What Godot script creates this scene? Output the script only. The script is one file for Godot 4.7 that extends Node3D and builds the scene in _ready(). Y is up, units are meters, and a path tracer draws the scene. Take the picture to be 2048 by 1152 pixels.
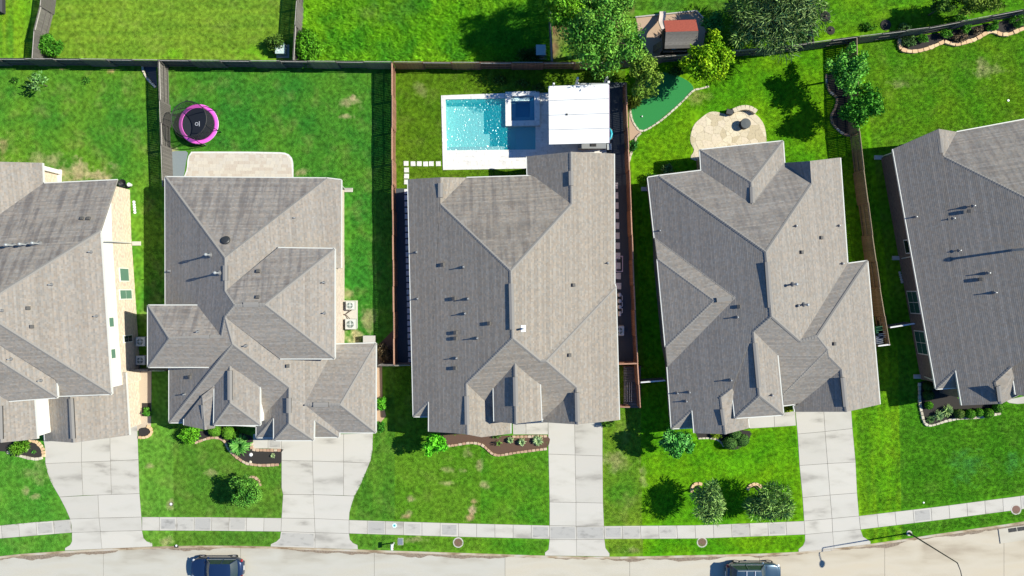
extends Node3D
# Five suburban houses seen from straight above. Metres; x runs to the right, z towards the street, the ground lies at y = 0.

var taken := {}
var M := {}
var mesh_cache := {}
var lawn_px: PackedByteArray
const GX := 1300
const GZ := 760
const CELL := 0.08

func _ready():
	setup_view()
	setup_materials()
	build_ground()
	build_pavements()
	build_houses()
	build_fences()
	build_backyards()
	build_pool()
	build_street_things()
	build_plants()
	build_grass()

func setup_view():
	var cam := Camera3D.new()
	cam.name = "camera"
	cam.position = Vector3(0, 62, 0)
	cam.rotation_degrees = Vector3(-90, 0, 0)
	cam.fov = 44.187
	cam.far = 2000.0
	add_child(cam)
	cam.current = true
	var sky_mat := ProceduralSkyMaterial.new()
	sky_mat.sky_top_color = Color(0.24, 0.44, 0.70)
	sky_mat.sky_horizon_color = Color(0.62, 0.72, 0.83)
	sky_mat.sky_curve = 0.12
	sky_mat.ground_bottom_color = Color(0.2, 0.24, 0.14)
	sky_mat.ground_horizon_color = Color(0.5, 0.55, 0.5)
	var sky := Sky.new()
	sky.sky_material = sky_mat
	var env := Environment.new()
	env.background_mode = Environment.BG_SKY
	env.sky = sky
	env.background_energy_multiplier = 0.74
	env.tonemap_mode = Environment.TONE_MAPPER_LINEAR
	env.tonemap_exposure = 1.44
	env.sdfgi_enabled = true
	env.ssao_enabled = true
	env.ssil_enabled = true
	var we := WorldEnvironment.new()
	we.name = "world_environment"
	we.environment = env
	add_child(we)
	var sun := DirectionalLight3D.new()
	sun.name = "sun"
	sun.light_energy = 1.6
	sun.light_color = Color(1.0, 0.985, 0.92)
	sun.light_angular_distance = 0.5
	sun.shadow_enabled = true
	add_child(sun)
	sun.look_at_from_position(Vector3(76.5, 68.2, -13.1), Vector3.ZERO, Vector3.UP)

# ---------------------------------------------------------------- helpers
func named(n: Node, called: String, parent: Node):
	var key := str(parent.get_instance_id()) + called
	var k: int = taken.get(key, 0)
	taken[key] = k + 1
	n.name = called if k == 0 else "%s_%03d" % [called, k]
	parent.add_child(n, true)

func thing(called: String, label: String, category: String, at := Vector3.ZERO, turn := 0.0, group := "") -> Node3D:
	var o := Node3D.new()
	named(o, called, self)
	o.position = at
	o.rotation.y = turn
	o.set_meta("label", label)
	o.set_meta("category", category)
	if group != "": o.set_meta("group", group)
	return o

func setting(called: String, label: String, at := Vector3.ZERO) -> Node3D:
	var o := Node3D.new()
	named(o, called, self)
	o.position = at
	o.set_meta("label", label)
	o.set_meta("kind", "structure")
	return o

func part(called: String, mesh: Mesh, material: Material, parent: Node, at := Vector3.ZERO, rot := Vector3.ZERO, scale := Vector3.ONE) -> MeshInstance3D:
	var o := MeshInstance3D.new()
	o.mesh = mesh
	o.material_override = material
	named(o, called, parent)
	o.position = at
	o.rotation = rot
	o.scale = scale
	return o

func P2(a: Array) -> PackedVector2Array:
	var r := PackedVector2Array()
	for i in range(0, a.size(), 2): r.append(Vector2(a[i], a[i + 1]))
	return r

func st_new() -> SurfaceTool:
	var st := SurfaceTool.new()
	st.begin(Mesh.PRIMITIVE_TRIANGLES)
	return st

func tri(st: SurfaceTool, a: Vector3, b: Vector3, c: Vector3, n := Vector3.ZERO):
	var nn := n if n != Vector3.ZERO else (c - a).cross(b - a).normalized()
	for p in [a, b, c]:
		st.set_normal(nn)
		st.set_uv(Vector2(p.x + p.y * 0.31, p.z + p.y * 0.57))
		st.add_vertex(p)

func quad(st: SurfaceTool, a: Vector3, b: Vector3, c: Vector3, d: Vector3):
	tri(st, a, b, c)
	tri(st, a, c, d)

func box_on(st: SurfaceTool, c: Vector3, s: Vector3, yaw := 0.0):
	var h := s * 0.5
	var bs := Basis(Vector3.UP, yaw)
	var p := []
	for i in 8: p.append(c + bs * Vector3(h.x if i & 1 else -h.x, h.y if i & 2 else -h.y, h.z if i & 4 else -h.z))
	quad(st, p[2], p[6], p[7], p[3])
	quad(st, p[0], p[1], p[5], p[4])
	quad(st, p[0], p[2], p[3], p[1])
	quad(st, p[4], p[5], p[7], p[6])
	quad(st, p[0], p[4], p[6], p[2])
	quad(st, p[1], p[3], p[7], p[5])

func box(x: float, y: float, z: float) -> ArrayMesh:
	# a box with chamfered upper edges
	var key := "b%.3f,%.3f,%.3f" % [x, y, z]
	if not mesh_cache.has(key):
		var c := minf(0.018, minf(x, minf(y, z)) * 0.2)
		var st := st_new()
		var X := x / 2; var Y := y / 2; var Z := z / 2
		var rings := []
		for r in [[-Y, 0.0], [Y - c, 0.0], [Y, c]]:
			rings.append([Vector3(-X + r[1], r[0], -Z + r[1]), Vector3(X - r[1], r[0], -Z + r[1]), Vector3(X - r[1], r[0], Z - r[1]), Vector3(-X + r[1], r[0], Z - r[1])])
		for i in 2:
			for k in 4:
				var l := (k + 1) % 4
				quad(st, rings[i][k], rings[i + 1][k], rings[i + 1][l], rings[i][l])
		quad(st, rings[2][0], rings[2][3], rings[2][2], rings[2][1])
		quad(st, rings[0][0], rings[0][1], rings[0][2], rings[0][3])
		mesh_cache[key] = st.commit()
	return mesh_cache[key]

func prism(pts: PackedVector2Array, y0: float, y1: float, bevel := 0.0) -> ArrayMesh:
	# an upright prism over an outline in x, z
	var st := st_new()
	prism_on(st, pts, y0, y1, bevel)
	return st.commit()

func prism_on(st: SurfaceTool, pts: PackedVector2Array, y0: float, y1: float, bevel := 0.0):
	var a := 0.0
	var n := pts.size()
	for i in n: a += pts[i].cross(pts[(i + 1) % n])
	if a < 0.0: pts.reverse()
	var top := pts
	if bevel > 0.0:
		var r := Geometry2D.offset_polygon(pts, -bevel)
		if r.size() == 1 and r[0].size() == n:
			top = r[0]
			var best := 0
			for k in n:
				if top[k].distance_to(pts[0]) < top[best].distance_to(pts[0]): best = k
			var shifted := PackedVector2Array()
			for k in n: shifted.append(top[(best + k) % n])
			var a2 := 0.0
			for i in n: a2 += shifted[i].cross(shifted[(i + 1) % n])
			top = shifted if a2 > 0.0 else pts
	var tris := Geometry2D.triangulate_polygon(top)
	for i in range(0, tris.size(), 3):
		var v := []
		for k in 3: v.append(Vector3(top[tris[i + k]].x, y1, top[tris[i + k]].y))
		if (v[2] - v[0]).cross(v[1] - v[0]).y < 0: v.reverse()
		tri(st, v[0], v[1], v[2], Vector3.UP)
	for i in n:
		var j := (i + 1) % n
		var p := pts[i]; var q := pts[j]
		var yb := y1 - bevel if top != pts else y1
		quad(st, Vector3(p.x, y0, p.y), Vector3(p.x, yb, p.y), Vector3(q.x, yb, q.y), Vector3(q.x, y0, q.y))
		if top != pts: quad(st, Vector3(p.x, yb, p.y), Vector3(top[i].x, y1, top[i].y), Vector3(top[j].x, y1, top[j].y), Vector3(q.x, yb, q.y))

func tube_on(st: SurfaceTool, pts: Array, radii: Array, sides := 8, cap := true):
	var rings := []
	for i in pts.size():
		var d: Vector3 = (pts[min(i + 1, pts.size() - 1)] - pts[max(i - 1, 0)]).normalized()
		var u := d.cross(Vector3.RIGHT if absf(d.x) < 0.8 else Vector3.UP).normalized()
		var w := d.cross(u)
		var r := []
		for k in sides:
			var t := TAU * k / sides
			r.append(pts[i] + (u * cos(t) + w * sin(t)) * radii[i])
		rings.append(r)
	for i in pts.size() - 1:
		for k in sides:
			var l := (k + 1) % sides
			quad(st, rings[i][k], rings[i][l], rings[i + 1][l], rings[i + 1][k])
	if cap:
		for k in range(1, sides - 1):
			tri(st, rings[-1][0], rings[-1][k], rings[-1][k + 1])
			tri(st, rings[0][0], rings[0][k + 1], rings[0][k])

func tube(pts: Array, radii: Array, sides := 8) -> ArrayMesh:
	var st := st_new()
	tube_on(st, pts, radii, sides)
	return st.commit()

func lathe(profile: Array, sides := 24) -> ArrayMesh:
	# profile: [radius, y] from bottom to top
	var st := st_new()
	for i in profile.size() - 1:
		for k in sides:
			var a := TAU * k / sides; var b := TAU * (k + 1) / sides
			var p: Array = profile[i]; var q: Array = profile[i + 1]
			var v0 := Vector3(cos(a) * p[0], p[1], sin(a) * p[0]); var v1 := Vector3(cos(b) * p[0], p[1], sin(b) * p[0])
			var v2 := Vector3(cos(b) * q[0], q[1], sin(b) * q[0]); var v3 := Vector3(cos(a) * q[0], q[1], sin(a) * q[0])
			if p[0] > 0.0001: tri(st, v0, v2, v1)
			if q[0] > 0.0001: tri(st, v0, v3, v2)
	return st.commit()

func rng_of(s: int) -> RandomNumberGenerator:
	var r := RandomNumberGenerator.new()
	r.seed = s
	return r

func local(pts: PackedVector2Array, at: Vector3) -> PackedVector2Array:
	var r := PackedVector2Array()
	for p in pts: r.append(p - Vector2(at.x, at.z))
	return r

func middle(pts: PackedVector2Array) -> Vector3:
	var c := Vector2.ZERO
	for p in pts: c += p
	c /= pts.size()
	return Vector3(c.x, 0, c.y)

func smooth_line(pts: PackedVector2Array, closed := false, per := 6) -> PackedVector2Array:
	var r := PackedVector2Array()
	var n := pts.size()
	for i in (n if closed else n - 1):
		var a := pts[(i - 1 + n) % n] if closed or i > 0 else pts[0]
		var b := pts[i]; var c := pts[(i + 1) % n]
		var d := pts[(i + 2) % n] if closed or i + 2 < n else pts[n - 1]
		for k in per: r.append(b.cubic_interpolate(c, a, d, float(k) / per))
	if not closed: r.append(pts[n - 1])
	return r

# ---------------------------------------------------------------- materials
func lin(r: float, g: float, b: float) -> Color:
	return Color(r, g, b).linear_to_srgb()

func noise_tex(seed_: int, freq: float, ramp: Array, size := 512, octaves := 4, kind := FastNoiseLite.TYPE_SIMPLEX_SMOOTH, stretch := 1.0, contrast := 1.0) -> ImageTexture:
	# ramp: linear colours, evenly spaced
	var f := FastNoiseLite.new()
	f.seed = seed_
	f.noise_type = kind
	f.frequency = freq
	f.fractal_octaves = octaves
	var img: Image
	if stretch == 1.0:
		img = f.get_seamless_image(size, size)
	else:
		img = f.get_seamless_image(int(size / stretch), size)
		img.resize(size, size, Image.INTERPOLATE_CUBIC)
	img.convert(Image.FORMAT_L8)
	var src := img.get_data()
	var out := PackedByteArray()
	out.resize(size * size * 3)
	var lut := PackedByteArray()
	lut.resize(768)
	for i in 256:
		var t := clampf((i / 255.0 - 0.5) * contrast + 0.5, 0.0, 1.0) * (ramp.size() - 1)
		var k := mini(int(t), ramp.size() - 2)
		var c: Color = ramp[k].lerp(ramp[k + 1], t - k).linear_to_srgb()
		lut[i * 3] = int(clampf(c.r, 0, 1) * 255); lut[i * 3 + 1] = int(clampf(c.g, 0, 1) * 255); lut[i * 3 + 2] = int(clampf(c.b, 0, 1) * 255)
	for i in size * size:
		var v := src[i] * 3
		out[i * 3] = lut[v]; out[i * 3 + 1] = lut[v + 1]; out[i * 3 + 2] = lut[v + 2]
	return ImageTexture.create_from_image(Image.create_from_data(size, size, false, Image.FORMAT_RGB8, out))

func grey(v: float) -> Color:
	return Color(v, v, v)

func plain(r: float, g: float, b: float, rough := 0.8, metal := 0.0) -> StandardMaterial3D:
	var m := StandardMaterial3D.new()
	m.albedo_color = lin(r, g, b)
	m.roughness = rough
	m.metallic = metal
	return m

func grained(c: Color, tex: Texture2D, metres: float, rough := 0.9, world := true) -> StandardMaterial3D:
	# c: linear base colour; tex: a pattern around white, metres wide
	var m := StandardMaterial3D.new()
	m.albedo_color = c.linear_to_srgb()
	m.albedo_texture = tex
	m.roughness = rough
	m.uv1_triplanar = true
	m.uv1_world_triplanar = world
	m.uv1_scale = Vector3.ONE / metres
	return m

func shingle_images(seed_: int, streaks: float) -> Array:
	# 8 m x 8 m of laminated shingles: courses 0.133 m, tabs of uneven width and tone
	var n := 768
	var img := Image.create(n, n, false, Image.FORMAT_RGB8)
	var hgt := Image.create(n, n, false, Image.FORMAT_L8)
	var r := rng_of(seed_)
	var f := FastNoiseLite.new()
	f.seed = seed_
	f.frequency = 0.9
	var courses := 60
	for c in courses:
		var y0 := int(float(c) * n / courses); var y1 := int(float(c + 1) * n / courses)
		var x := 0
		var line := r.randf_range(0.95, 1.05)
		while x < n:
			var w := r.randi_range(8, 24)
			var thick := r.randf() < 0.5
			var t := line * r.randf_range(0.945, 1.055)
			var warm := r.randf_range(-0.02, 0.025)
			img.fill_rect(Rect2i(x, y0, w, y1 - y0), Color(0.90 * t * (1 + warm), 0.885 * t, 0.865 * t * (1 - warm)))
			for y in range(y0, y1):
				# each course lies on the one below it: thickest at its lower edge
				var k := 1.0 - float(y - y0) / (y1 - y0)
				hgt.fill_rect(Rect2i(x, y, w, 1), grey((0.25 + 0.6 * k) * (1.0 if thick else 0.8)))
			x += w
	if streaks > 0.0:
		# dark growth washed down the slope, in uneven runs
		f.frequency = 0.017
		f.fractal_octaves = 4
		var strip := f.get_seamless_image(n, n / 12)
		strip.resize(n, n, Image.INTERPOLATE_CUBIC)
		f.seed = seed_ + 7
		f.frequency = 0.006
		var blotch := f.get_seamless_image(n, n)
		for y in n:
			for xx in n:
				var s := strip.get_pixel(xx, y).r * 0.65 + blotch.get_pixel(xx, y).r * 0.35
				var k := 1.0 - streaks * smoothstep(0.35, 0.78, s)
				var c2 := img.get_pixel(xx, y)
				img.set_pixel(xx, y, Color(c2.r * k, c2.g * k, c2.b * (k + (1 - k) * 0.1)))
	hgt.convert(Image.FORMAT_RGBA8)
	hgt.bump_map_to_normal_map(1.7)
	return [ImageTexture.create_from_image(img), ImageTexture.create_from_image(hgt)]

func shingle(c: Color, seed_: int, streaks: float) -> StandardMaterial3D:
	var im := shingle_images(seed_, streaks)
	var m := StandardMaterial3D.new()
	m.albedo_color = c.linear_to_srgb()
	m.albedo_texture = im[0]
	m.normal_enabled = true
	m.normal_texture = im[1]
	m.normal_scale = 0.8
	m.roughness = 0.95
	m.uv1_scale = Vector3(0.125, 0.125, 1)
	return m

func brick(c: Color, seed_: int) -> StandardMaterial3D:
	var nx := 320; var ny := 320        # 2.4 m x 2.4 m, bricks 0.2 x 0.075
	var img := Image.create(nx, ny, false, Image.FORMAT_RGB8)
	img.fill(Color(0.80, 0.78, 0.745))
	var r := rng_of(seed_)
	for row in 32:
		for k in 13:
			var x := int(k * nx / 12.0 - (nx / 24.0 if row % 2 else 0.0))
			var t := r.randf_range(0.86, 1.06)
			img.fill_rect(Rect2i(x + 1, row * 10 + 1, 25, 9), Color(0.86 * t, 0.83 * t * r.randf_range(0.96, 1.02), 0.79 * t))
	var m := grained(c, ImageTexture.create_from_image(img), 2.4, 0.9)
	return m

func setup_materials():
	var speck := noise_tex(3, 0.11, [grey(0.78), grey(1.0), grey(0.9), grey(1.1)], 512, 3)
	var cloudy := noise_tex(5, 0.012, [grey(0.66), grey(0.9), grey(1.0), grey(1.0), grey(0.95)], 512, 5)
	M.speck = speck
	# concrete: pale, with traffic film and damp stains
	var stain := noise_tex(11, 0.010, [Color(0.64, 0.63, 0.62), Color(0.88, 0.87, 0.86), Color(0.97, 0.965, 0.955), grey(1.0), Color(1.0, 0.995, 0.985), grey(1.0)], 768, 6, FastNoiseLite.TYPE_SIMPLEX_SMOOTH, 3.0, 1.25)
	M.concrete = []
	for c in [Color(0.485, 0.46, 0.412), Color(0.51, 0.484, 0.433), Color(0.468, 0.445, 0.40), Color(0.495, 0.472, 0.426)]:
		var m := grained(c, stain, 9.0 + 3.0 * M.concrete.size(), 0.9)
		m.uv1_offset = Vector3(0.31, 0.2, 0.17) * M.concrete.size()
		M.concrete.append(m)
	M.worn = []
	for c in [Color(0.40, 0.382, 0.35), Color(0.43, 0.41, 0.372), Color(0.375, 0.362, 0.338)]: M.worn.append(grained(c, noise_tex(14 + M.worn.size(), 0.016, [grey(0.72), grey(0.95), grey(1.1), grey(1.2)], 512, 6, FastNoiseLite.TYPE_SIMPLEX_SMOOTH, 2.0, 1.2), 5.0, 0.9))
	var road_stain := noise_tex(21, 0.008, [Color(0.74, 0.70, 0.66), Color(0.93, 0.91, 0.88), grey(1.0), Color(1.0, 0.98, 0.94)], 768, 6, FastNoiseLite.TYPE_SIMPLEX_SMOOTH, 4.0, 1.2)
	M.road = []
	for c in [Color(0.45, 0.43, 0.375), Color(0.475, 0.44, 0.365), Color(0.485, 0.432, 0.342)]:
		M.road.append(grained(c, road_stain, 14.0, 0.9))
	var rust := noise_tex(23, 0.02, [Color(0.45, 0.33, 0.22), Color(0.8, 0.68, 0.52), Color(0.98, 0.9, 0.78), grey(1.0)], 512, 5, FastNoiseLite.TYPE_SIMPLEX_SMOOTH, 3.0, 1.3)
	M.kerb = grained(Color(0.44, 0.405, 0.355), rust, 7.0, 0.9)
	M.gutter_dirt = grained(Color(0.25, 0.195, 0.145), noise_tex(29, 0.03, [grey(0.5), grey(0.9), grey(1.3)], 512, 5), 3.0, 0.95)
	M.joint = plain(0.12, 0.105, 0.085, 0.95)
	M.trim = grained(Color(0.62, 0.62, 0.575), speck, 3.0, 0.6)
	M.trim_green = grained(Color(0.62, 0.66, 0.55), speck, 3.0, 0.6)
	M.siding = grained(Color(0.80, 0.78, 0.745), speck, 2.0, 0.7)
	M.brick_cream = brick(Color(0.92, 0.84, 0.72), 4)
	M.brick_white = brick(Color(0.80, 0.75, 0.69), 5)
	M.brick_dark = brick(Color(0.27, 0.225, 0.20), 6)
	M.brick_tan = brick(Color(0.62, 0.44, 0.30), 7)
	M.roofs = []
	for k in 5:
		var c: Color = [Color(0.322, 0.300, 0.278), Color(0.318, 0.298, 0.279), Color(0.308, 0.284, 0.256), Color(0.292, 0.275, 0.258), Color(0.268, 0.253, 0.238)][k]
		M.roofs.append([shingle(c, 40 + k, 0.0), shingle(c * Color(0.97, 0.97, 0.98), 60 + k, [0.20, 0.17, 0.16, 0.11, 0.12][k])])
	M.vent = plain(0.09, 0.085, 0.08, 0.8)
	M.vent_side = plain(0.035, 0.033, 0.032, 0.9)
	M.galv = plain(0.40, 0.42, 0.43, 0.5, 0.3)
	M.pipe = plain(0.16, 0.16, 0.165, 0.6)
	M.glass = plain(0.03, 0.09, 0.075, 0.06)
	M.glass_dark = plain(0.012, 0.02, 0.02, 0.06)
	M.screen = plain(0.10, 0.20, 0.145, 0.5)
	M.frame = plain(0.7, 0.69, 0.63, 0.5)
	# weathered and stained fence boards
	var board := noise_tex(31, 0.05, [Color(0.55, 0.54, 0.53), Color(0.85, 0.84, 0.83), grey(1.0), Color(1.12, 1.1, 1.08)], 512, 5, FastNoiseLite.TYPE_SIMPLEX_SMOOTH, 6.0, 1.3)
	M.board = board
	M.grey_wood = []; M.red_wood = []; M.brown_wood = []
	for k in 4:
		var t: float = [0.82, 0.95, 1.05, 1.2][k]
		M.grey_wood.append(grained(Color(0.165, 0.152, 0.139) * t, board, 1.3, 0.95))
		M.red_wood.append(grained(Color(0.29, 0.145, 0.092) * t, board, 1.3, 0.85))
		M.brown_wood.append(grained(Color(0.235, 0.185, 0.12) * t, board, 1.3, 0.95))
	M.pale_wood = grained(Color(0.46, 0.43, 0.39), board, 1.3, 0.95)
	M.red_cap = grained(Color(0.50, 0.28, 0.19), board, 1.3, 0.85)
	M.mulch_black = grained(Color(0.032, 0.028, 0.026), noise_tex(33, 0.16, [grey(0.3), grey(0.8), grey(1.2), grey(2.6)], 512, 3), 2.6, 1.0)
	M.mulch_brown = grained(Color(0.115, 0.066, 0.045), noise_tex(34, 0.16, [grey(0.35), grey(0.8), grey(1.15), grey(2.2)], 512, 3), 2.6, 1.0)
	M.mulch_tan = grained(Color(0.44, 0.31, 0.215), noise_tex(35, 0.17, [grey(0.45), grey(0.85), grey(1.1), grey(1.6)], 512, 3), 2.8, 1.0)
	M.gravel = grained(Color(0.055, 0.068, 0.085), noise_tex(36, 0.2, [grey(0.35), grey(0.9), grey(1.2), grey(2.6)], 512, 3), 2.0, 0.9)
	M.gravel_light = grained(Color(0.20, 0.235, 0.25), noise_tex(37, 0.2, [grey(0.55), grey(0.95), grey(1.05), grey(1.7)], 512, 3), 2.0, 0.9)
	M.pebbles = grained(Color(0.50, 0.41, 0.31), noise_tex(38, 0.2, [grey(0.4), grey(0.9), grey(1.05), grey(1.5)], 512, 3), 1.8, 0.9)
	M.stone = []
	for c in [Color(0.46, 0.30, 0.20), Color(0.52, 0.37, 0.26), Color(0.42, 0.26, 0.18), Color(0.54, 0.43, 0.32)]:
		M.stone.append(grained(c, speck, 0.9, 0.9))
	M.tan_stone = []
	for c in [Color(0.68, 0.47, 0.27), Color(0.72, 0.52, 0.31), Color(0.63, 0.42, 0.24)]: M.tan_stone.append(grained(c, speck, 0.9, 0.9))
	M.white_stone = []
	for c in [Color(0.52, 0.47, 0.36), Color(0.58, 0.53, 0.42), Color(0.44, 0.39, 0.30)]: M.white_stone.append(grained(c, speck, 0.9, 0.9))
	M.flag = []
	for c in [Color(0.60, 0.515, 0.37), Color(0.64, 0.56, 0.41), Color(0.57, 0.49, 0.355), Color(0.49, 0.41, 0.275), Color(0.61, 0.52, 0.39)]:
		M.flag.append(grained(c, cloudy, 1.9, 0.9))
	M.paver = []
	for c in [Color(0.55, 0.485, 0.40), Color(0.59, 0.53, 0.44), Color(0.52, 0.445, 0.365), Color(0.56, 0.505, 0.43)]: M.paver.append(grained(c, speck, 1.1, 0.9))
	M.travertine = []
	for c in [Color(0.70, 0.68, 0.655), Color(0.74, 0.72, 0.695), Color(0.68, 0.655, 0.625)]: M.travertine.append(grained(c, cloudy, 3.1, 0.7))
	M.green_turf = grained(Color(0.018, 0.205, 0.045), noise_tex(39, 0.2, [grey(0.8), grey(1.0), grey(1.15)], 256, 3), 1.0, 0.95)
	M.bark = grained(Color(0.14, 0.105, 0.08), speck, 0.6, 1.0)
	M.white_metal = grained(Color(0.74, 0.74, 0.745), noise_tex(45, 0.012, [grey(0.9), grey(0.98), grey(1.0), grey(1.0)], 512, 5), 4.0, 0.45)
	M.black = plain(0.014, 0.014, 0.016, 0.6)
	M.dark_metal = plain(0.04, 0.042, 0.045, 0.5, 0.3)
	M.soil = grained(Color(0.085, 0.065, 0.05), speck, 1.2, 1.0)
	M.leaf = []
	var lf := StandardMaterial3D.new()
	lf.vertex_color_use_as_albedo = true
	lf.roughness = 0.6
	lf.metallic_specular = 0.2
	lf.backlight = Color(0.26, 0.30, 0.06)
	lf.cull_mode = BaseMaterial3D.CULL_DISABLED
	M.leaf = lf

# ---------------------------------------------------------------- ground
const POOL_HOLE := [-5.899, -16.734, 2.185, -11.928]   # x0, z0, x1, z1 of the pit

func kerb_line() -> PackedVector2Array:
	return smooth_line(P2([-52.17, 24.47, -44.74, 23.42, -38.49, 22.94, -31.63, 22.61, -26.39, 22.50, -21.15, 22.59, -13.46, 22.85, -5.42, 23.11, 2.88, 23.38, 8.56, 23.48, 16.43, 23.33, 24.73, 23.07, 31.28, 22.37, 36.53, 21.58, 44.74, 20.40, 52.26, 19.09]))

func lawn_regions() -> Array:
	# outline, two blade colours (linear), patchiness, streak direction (0 none, 1 along x, 2 along z), dryness
	return [
		[P2([-53.48, -32.16, -41.86, -32.16, -41.86, -19.92, -53.48, -19.92]), Color(0.082, 0.290, 0.017), Color(0.138, 0.330, 0.015), 0.5, 2, 0.1],
		[P2([-41.86, -32.16, -18.79, -32.16, -18.79, -19.66, -41.86, -19.66]), Color(0.112, 0.285, 0.022), Color(0.142, 0.310, 0.024), 0.6, 1, 0.15],
		[P2([-18.79, -32.16, 3.58, -32.16, 3.58, -19.57, -18.79, -19.57]), Color(0.058, 0.315, 0.014), Color(0.145, 0.450, 0.012), 1.4, 0, 0.0],
		[P2([3.58, -32.16, 10.75, -32.16, 10.75, -19.57, 3.58, -19.57]), Color(0.150, 0.112, 0.070), Color(0.085, 0.240, 0.020), 1.0, 0, 0.0],
		[P2([10.75, -32.16, 26.74, -32.16, 26.74, -19.57, 10.75, -19.57]), Color(0.043, 0.200, 0.017), Color(0.077, 0.240, 0.012), 0.7, 0, 0.1],
		[P2([26.74, -32.16, 51.38, -32.16, 51.38, -20.80, 26.74, -19.57]), Color(0.060, 0.260, 0.009), Color(0.107, 0.300, 0.007), 0.7, 0, 0.05],
		[P2([-53.48, -19.92, -30.67, -19.92, -30.32, 8.04, -53.48, 8.04]), Color(0.045, 0.215, 0.019), Color(0.095, 0.270, 0.020), 0.8, 0, 0.25],
		[P2([-30.67, -19.92, -10.36, -19.92, -10.22, 7.17, -30.32, 7.17]), Color(0.029, 0.195, 0.020), Color(0.062, 0.235, 0.019), 0.7, 0, 0.18],
		[P2([-10.36, -19.92, 10.05, -19.92, 11.62, 7.17, -10.22, 7.17]), Color(0.057, 0.180, 0.007), Color(0.084, 0.205, 0.010), 0.6, 0, 0.12],
		[P2([9.87, -19.92, 30.58, -22.55, 33.47, 5.42, 11.62, 7.17]), Color(0.058, 0.265, 0.006), Color(0.110, 0.315, 0.006), 0.8, 0, 0.0],
		[P2([30.41, -23.42, 51.38, -25.60, 51.38, 14.16, 33.47, 5.42]), Color(0.050, 0.225, 0.008), Color(0.090, 0.245, 0.009), 0.7, 0, 0.1],
		[P2([-53.48, 7.17, -36.00, 7.17, -36.00, 24.64, -53.48, 24.64]), Color(0.041, 0.230, 0.022), Color(0.073, 0.265, 0.025), 0.7, 0, 0.12],
		[P2([-36.00, 7.17, -29.58, 7.17, -29.58, 24.64, -36.00, 24.64]), Color(0.073, 0.275, 0.028), Color(0.103, 0.300, 0.030), 0.6, 0, 0.15],
		[P2([-29.58, 7.17, -16.78, 7.17, -16.78, 24.64, -29.58, 24.64]), Color(0.057, 0.210, 0.019), Color(0.084, 0.235, 0.022), 0.6, 0, 0.15],
		[P2([-16.78, 6.95, -10.18, 6.95, -10.18, 24.64, -16.78, 24.64]), Color(0.053, 0.215, 0.017), Color(0.076, 0.235, 0.019), 0.6, 2, 0.1],
		[P2([-10.18, 6.95, -2.71, 6.95, -2.71, 24.64, -10.18, 24.64]), Color(0.064, 0.232, 0.012), Color(0.090, 0.255, 0.016), 0.7, 0, 0.12],
		[P2([-2.71, 6.95, 5.51, 6.95, 5.51, 24.64, -2.71, 24.64]), Color(0.048, 0.240, 0.012), Color(0.086, 0.265, 0.014), 0.8, 0, 0.08],
		[P2([5.51, 6.95, 11.23, 6.95, 11.49, 24.64, 5.51, 24.64]), Color(0.062, 0.235, 0.014), Color(0.116, 0.265, 0.018), 0.8, 0, 0.25],
		[P2([11.23, 6.95, 27.35, 6.95, 27.35, 24.64, 11.49, 24.64]), Color(0.060, 0.285, 0.006), Color(0.112, 0.335, 0.006), 0.9, 0, 0.0],
		[P2([27.35, 4.98, 33.73, 4.98, 34.17, 24.64, 27.35, 24.64]), Color(0.068, 0.265, 0.008), Color(0.112, 0.315, 0.008), 0.8, 2, 0.05],
		[P2([33.73, 4.98, 51.38, 4.98, 51.38, 24.64, 34.17, 24.64]), Color(0.040, 0.205, 0.008), Color(0.058, 0.235, 0.010), 0.7, 0, 0.06],
	]

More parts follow.
